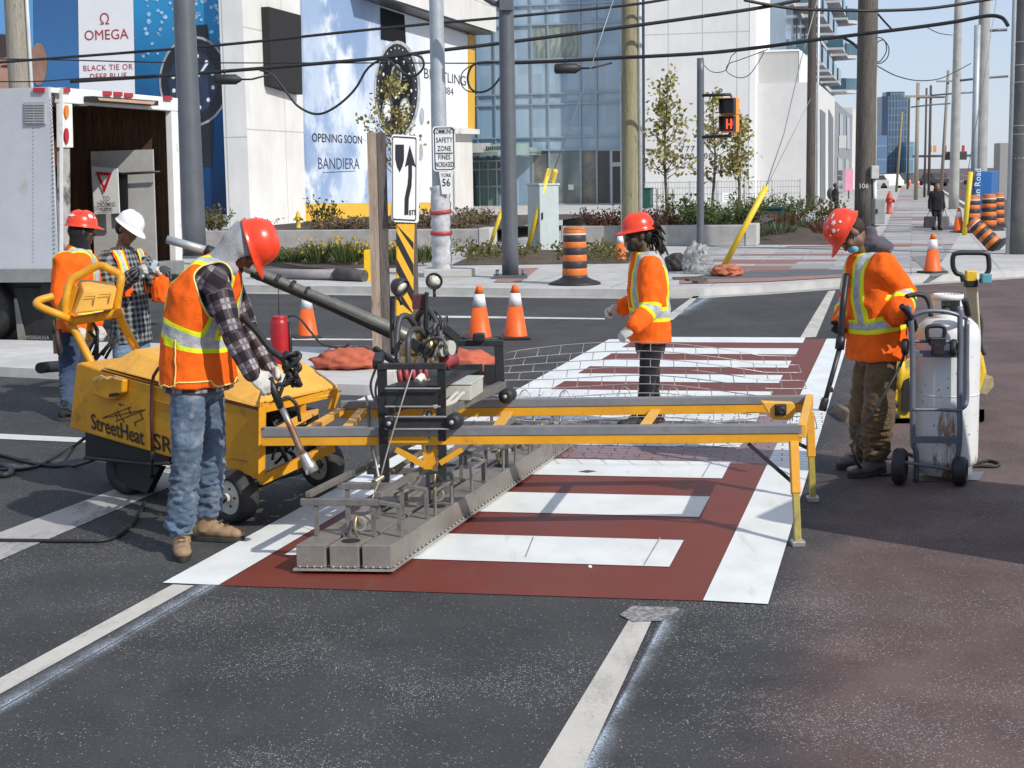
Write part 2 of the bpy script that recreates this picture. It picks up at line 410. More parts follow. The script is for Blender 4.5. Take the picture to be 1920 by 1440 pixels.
# ------------------------------------------------------------------ far pavement with kerb
def mat_concrete(name,col,joint=1.5,rot=0.0,jc=(.25,.25,.24),var=.16,cell=False,bump=.2):
    m,t,b,o=newmat(name); k=NT(t); p=k.pos()
    q=k.scl(p,(1,1,1),(0,0,rot))
    c=k.mix(k.smooth(k.math('ADD',k.math('MULTIPLY',k.noise(.5,5,p),.5),k.math('MULTIPLY',k.noise(4,5,p,.6),.5)),.3,.68),tuple(v*(1-var) for v in col),tuple(v*(1+var) for v in col))
    if joint:
        br=k.n('TexBrick'); br.offset=0.0; br.inputs['Scale'].default_value=1; br.inputs['Mortar Size'].default_value=.018; br.inputs['Brick Width'].default_value=joint; br.inputs['Row Height'].default_value=joint
        t.links.new(q,br.inputs['Vector']); c=k.mix(k.math('MULTIPLY',br.outputs['Fac'],.8),c,jc)
    c=k.mix(k.math('MULTIPLY',k.smooth(k.noise(30,4,p,.7),.5,.75),.18),c,tuple(v*.6 for v in col))
    t.links.new(c,b.inputs[0]); b.inputs['Roughness'].default_value=.85
    k.bump(b,k.noise(50,4,p),bump,.006); return m
ROTW=-math.atan2(CV.x,CV.y)
MAT_CONC=mat_concrete('pavement_concrete',(.44,.43,.41),1.6,-ROTW)
MAT_KERB=mat_concrete('kerb_concrete',(.47,.46,.44),0)
SWZ=.12
kl=[G(-500,548),G(200,548),G(450,547),G(700,551),G(1000,555),G(1200,557),G(1320,555),G(1440,548),G(1590,537),G(1690,533),G(1800,526),G(1920,518),G(2100,505)]
back=[G(2010,455),G(1880,436),G(1800,392),G(1745,347),Vector((36,300,0)),Vector((-160,300,0)),Vector((-70,45,0))]
def slab(top,front,z,kerb_w):
    mb=MB(); pl=[Vector((p.x,p.y,z)) for p in top]; mb.poly(pl); n=len(front)
    for i in range(n-1):
        a,b_=front[i],front[i+1]; mb.quad((a.x,a.y,0.0),(b_.x,b_.y,0.0),(b_.x,b_.y,z),(a.x,a.y,z))
    return mb
struct('pavement',slab(kl+back,kl+[back[0],back[1],back[2],back[3]],SWZ,0),MAT_CONC)
# pale kerb stone along the front, a few mm proud of the slab
def kerb(pts,w,z0,z1,name='kerb'):
    mb=MB()
    for i in range(len(pts)-1):
        a,b_=pts[i],pts[i+1]
        da=(pts[min(i+1,len(pts)-1)]-pts[max(i-1,0)]).normalized(); db=(pts[min(i+2,len(pts)-1)]-pts[i]).normalized()
        na=Vector((-da.y,da.x,0)); nb=Vector((-db.y,db.x,0))
        A=a-na*.02; B=b_-nb*.02; C=b_+nb*w; D=a+na*w
        mb.quad((A.x,A.y,z0),(B.x,B.y,z0),(B.x,B.y,z1),(A.x,A.y,z1)); mb.quad((A.x,A.y,z1),(B.x,B.y,z1),(C.x,C.y,z1),(D.x,D.y,z1))
    return struct(name,mb,MAT_KERB)
kerb(kl,.28,0,SWZ+.006)
# gutter strip at the road edge
mb=MB()
for i in range(len(kl)-1):
    a,b_=kl[i],kl[i+1]; n1=Vector((0,-.45,0)); mb.quad(*sheet([a+n1,b_+n1,b_-Vector((0,.02,0)),a-Vector((0,.02,0))],.004))
struct('gutter_strip',mb,mat_concrete('gutter_concrete',(.36,.35,.33),0))
# paver plaza: grey bands with brick red squares
def mat_pavers():
    m,t,b,o=newmat('plaza_pavers'); k=NT(t); p=k.pos(); q=k.scl(p,(1,1,1),(0,0,-ROTW))
    br=k.n('TexBrick'); br.offset=.5; br.inputs['Scale'].default_value=1; br.inputs['Mortar Size'].default_value=.02; br.inputs['Brick Width'].default_value=1.5; br.inputs['Row Height'].default_value=.75
    br.inputs['Color1'].default_value=(0,0,0,1); br.inputs['Color2'].default_value=(1,1,1,1); br.inputs['Mortar'].default_value=(.5,.5,.5,1); br.inputs['Bias'].default_value=-.1
    t.links.new(q,br.inputs['Vector'])
    r=k.sep(br.outputs['Color'])[0]
    c=k.mix(k.smooth(k.noise(3,4,p),.3,.7),(.33,.32,.31),(.43,.42,.41))
    c=k.mix(k.smooth(r,.25,.4),c,(.29,.285,.28)); c=k.mix(k.smooth(r,.70,.73),c,(.25,.125,.105))
    c=k.mix(k.math('MULTIPLY',br.outputs['Fac'],.6),c,(.2,.2,.2))
    t.links.new(c,b.inputs[0]); b.inputs['Roughness'].default_value=.8; k.bump(b,k.noise(40,3,p),.2); return m
MAT_PAV=mat_pavers()
mb=MB(); mb.poly(sheet([G(1330,510,SWZ),G(1600,505,SWZ),G(1760,500,SWZ),G(1800,440,SWZ),G(1735,350,SWZ),G(1690,350,SWZ),G(1660,430,SWZ),G(1640,458,SWZ),G(1290,466,SWZ)],SWZ+.005)); struct('paver_plaza',mb,MAT_PAV)
mb=MB(); mb.poly(sheet([G(1282,526,SWZ),G(1600,518,SWZ),G(1600,506,SWZ),G(1335,511,SWZ)],SWZ+.009)); struct('driveway',mb,M('driveway_asphalt',(.105,.11,.125),.85,var=.15,scale=3))
MAT_BAND=M('brick_band',(.30,.17,.14),.8,var=.2,scale=4)
mb=MB(); mb.poly(sheet([G(1275,533,SWZ),G(1440,529,SWZ),G(1600,519.5,SWZ),G(1600,515,SWZ),G(1440,522,SWZ),G(1275,526,SWZ)],SWZ+.013)); struct('brick_band_path',mb,MAT_BAND)
mb=MB(); mb.poly(sheet([G(975,530,SWZ),G(1010,503,SWZ),G(960,503,SWZ),G(925,530,SWZ)],SWZ+.009)); struct('brick_band_path',mb,MAT_BAND)
mb=MB(); mb.poly(sheet([G(1748,520,SWZ),G(1780,513,SWZ),G(1740,480,SWZ),G(1708,482,SWZ)],SWZ+.010)); struct('tactile_strip_path',mb,M('tactile_grey',(.20,.19,.175),.85,var=.2,scale=20))
# concrete median island behind the machine
med=[G(-400,703),G(0,706),G(330,722),G(560,738),G(700,742),G(765,735),G(790,712),G(760,690),G(640,668),G(330,660),G(0,652),G(-400,648)]
mb=MB(); top=[Vector((p.x,p.y,.10)) for p in med]; mb.poly(top)
for i in range(len(med)):
    a,b_=med[i],med[(i+1)%len(med)]; mb.quad((a.x,a.y,0),(b_.x,b_.y,0),(b_.x,b_.y,.10),(a.x,a.y,.10))
struct('median_island',mb,mat_concrete('median_concrete',(.50,.49,.47),0))
mb=MB(); mb.poly(sheet([G(640,764),G(700,768),G(705,742),G(690,742)],.006)); struct('lane_line_marking',mb,MAT_WHT)
# distant road beyond the junction: lane lines and far kerb
mb=MB()
for (x0,y0,x1,y1,wd) in ((1905,440,1735,338,.25),(1990,400,1770,330,.2),(1960,360,1790,325,.2)):
    a,b_=G(x0,y0),G(x1,y1); s=Vector((wd,0,0)); mb.quad(*sheet([a-s/2,a+s/2,b_+s/2,b_-s/2],.01))
struct('lane_line_marking',mb,MAT_THIN)
# ================================================================== buildings
FD=Vector((CV.y,-CV.x,0))          # along the fronts that face the road; CV runs away beside the pavement
UPZ=Vector((0,0,1))
def mat_panels(name,col,jx,jz,dirv,jc=(.35,.35,.35),var=.08):
    """painted concrete with panel joints; dirv = horizontal run of the wall"""
    m,t,b,o=newmat(name); k=NT(t); p=k.pos(); x,y,z=k.sep(p)
    u=k.math('ADD',k.math('MULTIPLY',x,dirv.x),k.math('MULTIPLY',y,dirv.y))
    cb=k.n('CombineXYZ'); t.links.new(u,cb.inputs[0]); t.links.new(z,cb.inputs[1])
    br=k.n('TexBrick'); br.offset=0; br.inputs['Scale'].default_value=1; br.inputs['Mortar Size'].default_value=.03; br.inputs['Brick Width'].default_value=jx; br.inputs['Row Height'].default_value=jz
    t.links.new(cb.outputs[0],br.inputs['Vector'])
    c=k.mix(k.smooth(k.math('ADD',k.math('MULTIPLY',k.noise(.6,4,p),.6),k.math('MULTIPLY',k.noise(3,5,k.scl(p,(1,1,.25))),.4)),.3,.7),tuple(v*(1-var) for v in col),tuple(min(1,v*(1+var)) for v in col))
    c=k.mix(k.math('MULTIPLY',br.outputs['Fac'],.7),c,jc)
    t.links.new(c,b.inputs[0]); b.inputs['Roughness'].default_value=.7; k.bump(b,k.noise(12,3,p),.1); return m
def mat_glass(name,col,rough=.06,spec=.9,metal=.0):
    m,t,b,o=newmat(name); k=NT(t); p=k.pos()
    c=k.mix(k.smooth(k.noise(.35,4,k.scl(p,(1,1,.5))),.35,.65),tuple(v*.75 for v in col),tuple(min(1,v*1.3) for v in col))
    t.links.new(c,b.inputs[0]); b.inputs['Roughness'].default_value=rough; b.inputs['Specular IOR Level'].default_value=spec; b.inputs['Metallic'].default_value=metal
    k.bump(b,k.noise(.7,2,p),.06,.05); return m
def panel(mb,pts,n,th):
    """polygon of points in a wall plane, given thickness th towards n"""
    return mb.prism(pts,Vector(n)*th)
WHITE_F=mat_panels('white_front_panels',(.70,.69,.67),5.2,3.6,FD)
WHITE_S=mat_panels('white_side_panels',(.68,.665,.63),6.0,3.9,CV)
GREYMET=M('dark_grey_metal',(.075,.075,.08),.45,.4,var=.1)
YEL=M('yellow_vinyl',(.72,.42,.04),.5,var=.06)
# ---- watch shop ---------------------------------------------------
P0=G(470,431)
shop=thing('shop_building','white corner watch shop covered in giant blue and sky coloured advertising banners','building',P0)
def fp(x,y,off=0.0): return onp(x,y,P0-Vector((0,0,0))+(-CV)*off,FD)     # on the front plane
def sp(x,y,off=0.0): return onp(x,y,P0+FD*off,CV)                          # on the side plane
H=15.0; farL=(sp(886,300)-P0).dot(CV)
mb=MB(); b0=Vector((P0.x,P0.y,0)); mb.prism([b0-FD*45+CV*.6,b0-FD*.98+CV*.6,b0-FD*.98,b0,b0+CV*farL,b0+CV*farL-FD*45],(0,0,H))
mb.m=[0]*len(mb.m)
wall=mb.build('wall',[WHITE_S],shop)
# give front-facing faces their own panel layout
wall.data.materials.append(WHITE_F)
for f in wall.data.polygons:
    if abs(f.normal.dot(CV))>.8: f.material_index=1
def mat_grad(name,stops,vertical=True,z0=0,z1=14,rough=.45,nz=0.0):
    """printed banner: a colour that runs over the height of the print"""
    m,t,b,o=newmat(name); k=NT(t); p=k.pos(); x,y,z=k.sep(p)
    h=k.math('DIVIDE',k.math('SUBTRACT',z,z0),z1-z0)
    h=k.math('ADD',h,k.math('MULTIPLY',k.math('SUBTRACT',k.noise(.5,4,p),.5),nz))
    r=k.n('ValToRGB'); e=r.color_ramp.elements
    e[0].position,e[0].color=stops[0][0],(*stops[0][1],1); e[1].position,e[1].color=stops[-1][0],(*stops[-1][1],1)
    for q,c in stops[1:-1]:
        el=e.new(q); el.color=(*c,1)
    t.links.new(h,r.inputs[0]); t.links.new(r.outputs[0],b.inputs[0]); b.inputs['Roughness'].default_value=rough; b.inputs['Specular IOR Level'].default_value=.3; return m
def fquad(x0,y0,x1,y1,off): return [fp(x0,y1,off),fp(x1,y1,off),fp(x1,y0,off),fp(x0,y0,off)]
# banner parts on the front
BLUE1=mat_grad('ocean_print',[(0,(.005,.02,.07)),(.35,(.008,.075,.20)),(.62,(.03,.25,.50)),(1,(.06,.34,.58))],nz=.2)
BLUE2=mat_grad('night_blue_print',[(0,(.03,.12,.30)),(.5,(.05,.16,.36)),(1,(.03,.065,.18))],nz=.15)
BLUE3=mat_grad('sky_blue_print',[(0,(.16,.36,.62)),(.7,(.12,.32,.60)),(1,(.06,.18,.42))],nz=.15)
BWHITE=M('white_print',(.76,.76,.77),.5,var=.04,scale=.4)
def banner(name,xs,y0,y1,m,off):
    mb=MB(); a=[fp(xs[0],y1,off),fp(xs[1],y1,off),fp(xs[3],y0,off),fp(xs[2],y0,off)]
    mb.prism(a,CV*.06); return mb.build(name,m,shop)
# front banner plane stands 0.1 m clear of the recessed wall
OB=-.45
banner('banner',(258,436,250,419),-30,402,BLUE1,OB)
banner('banner',(152,257,146,249),-30,402,BWHITE,OB)
banner('banner',(68,151,62,145),-30,402,BLUE2,OB)
banner('banner',(-260,67,-260,61),-30,402,BLUE3,OB)
REDINK=M('dark_red_ink',(.35,.02,.03),.5); INK=M('dark_ink',(.02,.02,.025),.5); NAVY=M('navy_ink',(.05,.06,.12),.5)
s1=mpp(61.0)
put_text('OMEGA',22*s1*1.2,fp(199,66,OB+.01),FD,UPZ,REDINK,shop)
put_text('\u03a9',24*s1*1.2,fp(196,37,OB+.01),FD,UPZ,REDINK,shop)
put_text('BLACK TIE OR',11*s1*1.36,fp(202,127,OB+.01),FD,UPZ,REDINK,shop,spacing=1.1)
put_text('DEEP BLUE',11*s1*1.36,fp(203,143,OB+.01),FD,UPZ,REDINK,shop,spacing=1.1)
# portrait print (generic man) at the left end of the banner: skin and hair shapes
SKIN_P=M('skin_print',(.42,.24,.17),.5,var=.15,scale=1.5); HAIR_P=M('hair_print',(.05,.035,.03),.5)
def fdisc(cx,cy,rx,ry,off,m,name,a0=0,n=28):
    pts=[fp(cx+rx*math.cos(2*math.pi*i/n),cy+ry*math.sin(2*math.pi*i/n),off) for i in range(n)]
    mb=MB(); mb.prism(pts,CV*.01); return mb.build(name,m,shop)
fdisc(8,128,22,58,OB+.03,SKIN_P,'portrait_print'); fdisc(4,86,25,22,OB+.045,HAIR_P,'portrait_print')
fdisc(10,124,9,2.5,OB+.05,HAIR_P,'portrait_print'); fdisc(72,120,16,40,OB+.03,M('hand_print',(.30,.17,.12),.5,var=.2,scale=2),'portrait_print')
# wristwatch print on the ocean banner
DK=M('watch_black',(.012,.014,.02),.4,var=.3,scale=2); DKB=M('watch_blue_black',(.02,.035,.07),.4,var=.3,scale=2); STEEL=M('watch_steel_print',(.30,.32,.35),.4,var=.4,scale=2); DOT=M('watch_lume_print',(.72,.74,.72),.5); BUB=M('bubble_print',(.30,.50,.78),.4,var=.5,scale=8)
def fpoly(pts,off,m,name):
    mb=MB(); mb.prism([fp(x,y,off) for x,y in pts],CV*.01); return mb.build(name,m,shop)
fpoly([(350,48),(388,46),(394,90),(345,95)],OB+.02,DK,'watch_print'); fpoly([(368,228),(400,222),(398,312),(378,312)],OB+.02,DK,'watch_print')
fdisc(364,152,66,85,OB+.03,STEEL,'watch_print'); fdisc(364,152,62,80,OB+.04,DK,'watch_print'); fdisc(362,154,46,60,OB+.05,DKB,'watch_print')
for i in range(12):
    a=2*math.pi*i/12+.2; fdisc(362+38*math.cos(a),154+50*math.sin(a),3.2,4,OB+.06,DOT,'watch_print')
fpoly([(360,160),(364,156),(392,118),(388,114)],OB+.065,DOT,'watch_print'); fpoly([(358,152),(364,158),(338,170)],OB+.065,DOT,'watch_print')
rb=random.Random(3)
mb=MB()
for i in range(70):
    x=rb.uniform(268,417); y=rb.choice([rb.uniform(-5,70),rb.uniform(-5,120)])
    if 305<x<400 and y>60 and rb.random()<.7: continue
    r=rb.uniform(1,4.5); n=10
    mb.prism([fp(x+r*math.cos(2*math.pi*j/n),y+r*math.sin(2*math.pi*j/n),OB+.02) for j in range(n)],CV*.006)
mb.build('bubble_print',BUB,shop)
# louvre panel on the side face
mb=MB(); pl=[sp(489,13,0.0),sp(550,29,0.0),sp(553,178,0.0),sp(495,161,0.0)]; mb.prism(pl,FD*.35); 
mb.build('louvre_panel',M('louvre_grey',(.030,.030,.030),.75,var=.1,spec=.2),shop,bevel=.02)
# sky banner on the side wall
def mat_skyprint():
    m,t,b,o=newmat('cloud_print'); k=NT(t); p=k.pos(); x,y,z=k.sep(p)
    q=k.scl(p,(.30,.10,.13))
    c1=k.smooth(k.noise(2.2,7,q,.62),.46,.60)
    c=k.mix(c1,(.24,.34,.52),(.74,.78,.83)); c2=k.smooth(k.noise(1.2,5,k.scl(p,(.30,.12,.11)),.6),.40,.62)
    c=k.mix(k.math('MULTIPLY',c2,.7),c,(.36,.46,.62))
    c=k.mix(k.smooth(y,P0.y+14,P0.y+24),c,(.80,.82,.84))
    t.links.new(c,b.inputs[0]); b.inputs['Roughness'].default_value=.5; b.inputs['Specular IOR Level'].default_value=.3; return m
ad=[(561,-40),(640,-40),(690,4),(874,66),(874,240),(806,240),(806,379.5),(573,382)]
mb=MB(); mb.prism([sp(x,y,0) for x,y in ad],FD*.10); mb.build('banner',mat_skyprint(),shop)
mb=MB(); mb.prism([sp(573,382.2,0),sp(806,379.7,0),sp(806,405,0),sp(573,415,0)],FD*.12); mb.build('yellow_band',YEL,shop)
mb=MB(); mb.prism([sp(874.3,64,0),sp(886,68,0),sp(886,242,0),sp(874.3,241,0)],FD*.14); mb.build('yellow_band',YEL,shop)
def spoly(pts,off,m,name,th=.012):
    mb=MB(); mb.prism([sp(x,y,off) for x,y in pts],FD*th); return mb.build(name,m,shop)
def sdisc(cx,cy,rx,ry,off,m,name,n=32): return spoly([(cx+rx*math.cos(2*math.pi*i/n),cy+ry*math.sin(2*math.pi*i/n)) for i in range(n)],off,m,name)
spoly([(713,14),(758,28),(761,82),(714,74)],.11,M('strap_print',(.014,.015,.018),.8,var=.3,spec=.1),'watch_print')
sdisc(745,168,43,92,.115,M('watch_case_print',(.42,.44,.46),.35,var=.3,scale=1.5),'watch_print'); sdisc(744,168,39,86,.125,M('watch_bezel_print',(.035,.038,.042),.8,var=.4,scale=2,spec=.1),'watch_print'); sdisc(743,170,31,68,.135,M('watch_dial_print',(.012,.013,.017),.8,spec=.1),'watch_print')
for cx,cy in ((727,205),(759,206),(743,142)): sdisc(cx,cy,10,22,.145,STEEL,'watch_print'); sdisc(cx,cy,7.5,17,.155,DK if cy<160 else BWHITE,'watch_print')
for i in range(12):
    a=2*math.pi*i/12; sdisc(743+28*math.cos(a),170+61*math.sin(a),1.6,3.4,.15,DOT,'watch_print',8)
for i in range(30):
    a=2*math.pi*i/30; sdisc(744+35.5*math.cos(a),168+78*math.sin(a),.8,1.8,.14,DOT,'watch_print',6)
for cx,cy in ((789,110),(791,218),(789,285)): sdisc(cx,cy,4,16,.12,M('watch_case_print',(.42,.44,.46),.35),'watch_print',10)
spoly([(741,182),(744,182),(763,160),(760,158)],.165,DOT,'watch_print'); spoly([(741,186),(744,184),(728,160),(726,162)],.165,DOT,'watch_print'); spoly([(733,152),(741,158),(750,155),(741,150)],.165,M('watch_badge_print',(.55,.25,.12),.5),'watch_print')
s2=mpp(72); s3=mpp(82)
put_text('OPENING SOON',13*s2*1.6,sp(634,261,.105),CV,UPZ,INK,shop,sx=1.62,fat=.03)
put_text('BANDIERA',21*s2*1.36,sp(636,308,.105),CV,UPZ,NAVY,shop,sx=1.55)
spoly([(606,323),(666,320),(666,321),(606,324)],.105,NAVY,'lettering')
put_text('BREITLING',20*s3*1.36,sp(836,146,.105),CV,UPZ,INK,shop,sx=2.2)
put_text('1884',15*s3*1.36,sp(838,171,.105),CV,UPZ,INK,shop,sx=2.2)
# roof overhang and its dark underside
mb=MB(); e=[sp(650,-12,0),sp(893,62,0),sp(893,-60,0),sp(650,-60,0)]; mb.prism([p+FD*.02 for p in e],FD*1.2); mb.build('roof_overhang',WHITE_S,shop)
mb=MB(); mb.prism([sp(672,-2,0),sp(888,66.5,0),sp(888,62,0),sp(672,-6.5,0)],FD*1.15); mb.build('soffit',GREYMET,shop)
# entrance: glass canopy, fascia sign, doors and mullions on the recessed front between shop and tower
GLASS_G=mat_glass('green_glass',(.10,.16,.15)); ALU=M('aluminium_frame',(.34,.37,.39),.35,.7,var=.06)
T0=G(1150,386.5)
def tp(x,y,off=0.0): return onp(x,y,T0-CV*off,FD)
mb=MB(); mb.prism([sp(808,236,.0),sp(884,243,.0),sp(884,252,.0),sp(808,250,.0)],FD*.5); mb.build('canopy_trim',WHITE_S,shop)
# ---- glass tower ---------------------------------------------------
T0=G(1150,386.5)
tower=thing('glass_building','tall blue glass curtain wall building between the watch shop and the white wall','building',T0)
bl=(tp(886,386)-T0).dot(FD); br_=(tp(1203,386)-T0).dot(FD)
TB=Vector((T0.x,T0.y,0))
def mat_curtain():
    m,t,b,o=newmat('blue_curtain_glass'); k=NT(t); p=k.pos(); x,y,z=k.sep(p)
    u=k.math('ADD',k.math('MULTIPLY',x,FD.x),k.math('MULTIPLY',y,FD.y))
    cb=k.n('CombineXYZ'); t.links.new(u,cb.inputs[0]); t.links.new(z,cb.inputs[1])
    br=k.n('TexBrick'); br.offset=0; br.inputs['Brick Width'].default_value=.78; br.inputs['Row Height'].default_value=1.6; br.inputs['Mortar Size'].default_value=0; br.inputs['Scale'].default_value=1
    br.inputs['Color1'].default_value=(0,0,0,1); br.inputs['Color2'].default_value=(1,1,1,1); t.links.new(cb.outputs[0],br.inputs['Vector'])
    r=k.sep(br.outputs['Color'])[0]
    c=k.mix(r,(.17,.27,.38),(.26,.39,.52)); c=k.mix(k.math('MULTIPLY',k.smooth(k.noise(.25,4,k.scl(p,(1,1,.3),(0,R(25),0))),.42,.62),.55),c,(.42,.52,.61))  # paler slanted patches paint sky reflection into the glass colour
    t.links.new(c,b.inputs[0]); b.inputs['Roughness'].default_value=.07; b.inputs['Specular IOR Level'].default_value=.8
    k.bump(b,k.noise(.6,2,p),.05,.05); return m
mb=MB(); mb.prism([TB+FD*bl,TB+FD*br_,TB+FD*br_+CV*18,TB+FD*bl+CV*18],(0,0,22)); 
mb.build('curtain_wall',mat_curtain(),tower)
MULL=M('mullion_grey_blue',(.30,.37,.43),.4,.3,var=.05)
ys=[8,45,110,175,195,257,281,383,396]
xs=[897,930,966,999,1030,1089,1119,1168,1196]
zref=lambda y:tp(1050,y+(-.0285*(0))).z
mb=MB()
zs=[tp(1050,y).z for y in ys]
for z in zs: mb.box(TB+FD*((bl+br_)/2)-CV*.06+Vector((0,0,z)),(br_-bl,.14,.09),rot=Matrix((FD,CV,UPZ)).transposed())
for x in xs:
    d=(tp(x,250)-T0).dot(FD); mb.box(TB+FD*d-CV*.05+Vector((0,0,11)),(.10,.10,22),rot=Matrix((FD,CV,UPZ)).transposed())
mb.build('mullion',MULL,tower)
def tpoly(x0,y0,x1,y1,off,m,name,th=.05):
    za,zb=tp((x0+x1)/2,y1).z,tp((x0+x1)/2,y0).z; da=(tp(x0,(y0+y1)/2)-T0).dot(FD); db=(tp(x1,(y0+y1)/2)-T0).dot(FD)
    mb=MB(); a=TB-CV*off; mb.prism([a+FD*da+UPZ*za,a+FD*db+UPZ*za,a+FD*db+UPZ*zb,a+FD*da+UPZ*zb],CV*th); return mb.build(name,m,tower)
def mat_blind(name,c1,c2,sc):
    m,t,b,o=newmat(name); k=NT(t); p=k.pos(); x,y,z=k.sep(p)
    wv=k.math('PINGPONG',k.math('MULTIPLY',k.math('ADD',x,k.noise(.8,2,p)),sc),1.0)
    c=k.mix(k.math('MULTIPLY',wv,k.smooth(k.noise(1.2,3,p),.2,.7)),c1,c2); t.links.new(c,b.inputs[0]); b.inputs['Roughness'].default_value=.12; b.inputs['Specular IOR Level'].default_value=.6; return m
BL=mat_blind('blind_behind_glass',(.17,.21,.20),(.34,.39,.36),6)
tpoly(1001,47,1028,109,.03,BL,'window_blind',.02); tpoly(1032,47,1087,109,.03,BL,'window_blind',.02)
IN=mat_blind('shop_interior',(.05,.07,.075),(.26,.24,.19),1.3); tpoly(1001,283,1028,382,.03,IN,'shopfront',.02); tpoly(1032,283,1088,382,.03,mat_blind('shop_interior_pale',(.10,.14,.14),(.30,.34,.33),1.0),'shopfront',.02); tpoly(1091,283,1118,382,.03,IN,'shopfront',.02); tpoly(1121,283,1143,382,.03,M('dark_interior',(.02,.025,.03),.1,spec=.7),'shopfront',.02)
d_=tpoly(1145,278,1166,392,.05,M('door_frame_pale',(.45,.47,.48),.4,.2),'door',.08); 
mb=MB()
for (ya,yb) in ((283,304),(312,386)):
    za,zb=tp(1155,yb).z,tp(1155,ya).z; da=(tp(1148.5,300)-T0).dot(FD); db=(tp(1163,300)-T0).dot(FD); a=TB-CV*.06; mb.prism([a+FD*da+UPZ*za,a+FD*db+UPZ*za,a+FD*db+UPZ*zb,a+FD*da+UPZ*zb],CV*.02)
mb.build('pane',M('dark_interior',(.02,.025,.03),.1),d_)
tpoly(1066,346,1076,356,.05,M('paper_white',(.75,.76,.76),.6),'notice',.03)
# green glass canopy with fascia lettering over the entrance
mb=MB()
for (x0,x1,yt,yb,off) in ((842,992,262,292,3.2),):
    za,zb=tp(917,yb,off).z,tp(917,yt,off).z; da=(tp(x0,280,off)-T0).dot(FD); db=(tp(x1,280,off)-T0).dot(FD); a=TB-CV*off
    mb.prism([a+FD*da+UPZ*za,a+FD*db+UPZ*za,a+FD*db+UPZ*(za+.12),a+FD*da+UPZ*(za+.12)],CV*3.1)
    for i in range(6):
        d=da+(db-da)*i/5; mb.box(a+FD*d+CV*1.5+UPZ*(za+.3),(.08,3.0,.3),rot=Matrix((FD,CV,UPZ)).transposed())
    mb.box(a+FD*((da+db)/2)-CV*.06+UPZ*(za+.33),(db-da,.06,.66),rot=Matrix((FD,CV,UPZ)).transposed())
mb.build('glass_canopy',mat_glass('canopy_glass',(.24,.33,.31),.1),tower)
sg=tpoly(908,270,946,287,3.4,M('fascia_white',(.5,.52,.5),.5),'fascia_sign',.1)
mb=MB(); q_=tp(927,278,3.42); u_=mpp(q_.y)
for i in range(9): mb.box(q_+FD*((i-4)*3.6*u_)-CV*.06,(2.4*u_,.02,(6.5 if i%3 else 8)*u_),rot=Matrix((FD,CV,UPZ)).transposed())
mb.build('lettering',INK,sg)
# entrance doors below the canopy
tpoly(850,300,945,398,1.2,GLASS_G,'entrance_glass',.05)
mb=MB()
for x in (852,862,872,884,900,916,932,944):
    d=(tp(x,350,1.3)-T0).dot(FD); za=tp(900,399,1.3).z; zb=tp(900,300,1.3).z; mb.box(TB-CV*1.3+FD*d+UPZ*((za+zb)/2),(.09,.09,zb-za),rot=Matrix((FD,CV,UPZ)).transposed())
for y in (302,318,350,396):
    da=(tp(850,350,1.3)-T0).dot(FD); db=(tp(945,350,1.3)-T0).dot(FD); mb.box(TB-CV*1.28+FD*((da+db)/2)+UPZ*tp(900,y,1.3).z,(db-da,.07,.09),rot=Matrix((FD,CV,UPZ)).transposed())
mb.build('entrance_frame',ALU,tower)
mb=MB()
for x in (872,886):
    d=(tp(x,350,1.4)-T0).dot(FD); za=tp(900,398,1.4).z; zb=tp(900,322,1.4).z; mb.prism([TB-CV*1.4+FD*(d-.17)+UPZ*za,TB-CV*1.4+FD*(d+.17)+UPZ*za,TB-CV*1.4+FD*(d+.17)+UPZ*zb,TB-CV*1.4+FD*(d-.17)+UPZ*zb],CV*.05)
mb.build('door',M('dark_door',(.025,.028,.03),.3),tower)
# ---- white panel building ------------------------------------------
W0=G(1210,388)
white=thing('white_building','plain white panel wall building numbered 777 with young trees in front','building',W0)
def wp(x,y,off=0.0): return onp(x,y,W0-CV*off,FD)
dl=(wp(1210,300)-W0).dot(FD); dr_=(wp(1404,300)-W0).dot(FD); WB=Vector((W0.x,W0.y,0))
WPAN=mat_panels('white_wall_panels',(.70,.70,.69),(dr_-dl)/3.05,4.9,FD,var=.05)
mb=MB(); mb.prism([WB,WB+FD*dr_,WB+FD*dr_+CV*9,WB+CV*9],(0,0,24)); wl_=mb.build('wall',WPAN,white)
mb=MB(); mb.prism([WB+FD*(dr_+.01)-CV*.02,WB+FD*(dr_+.36)-CV*.02,WB+FD*(dr_+.36)+CV*9,WB+FD*(dr_+.01)+CV*9],(0,0,24.02)); mb.build('corner_strip',M('sunlit_edge_white',(.84,.84,.82),.6,var=.04),white)  # sunlight on the side face painted as a brighter white strip
mb=MB(); mb.prism([WB-FD*.40+CV*.5,WB-FD*.01+CV*.5,WB-FD*.01+CV*8,WB-FD*.40+CV*8],(0,0,23.9)); mb.build('glass_strip',mat_glass('dark_blue_glass',(.05,.08,.11)),white)
s4=mpp(wp(1290,290).y)
put_text('777',11*s4*1.36,wp(1303,279,.02),FD,UPZ,INK,white,off=.01,align='RIGHT',spacing=1.3)
put_text('3600-4000',11*s4*1.36,wp(1306,293,.02),FD,UPZ,INK,white,off=.01,spacing=1.25)
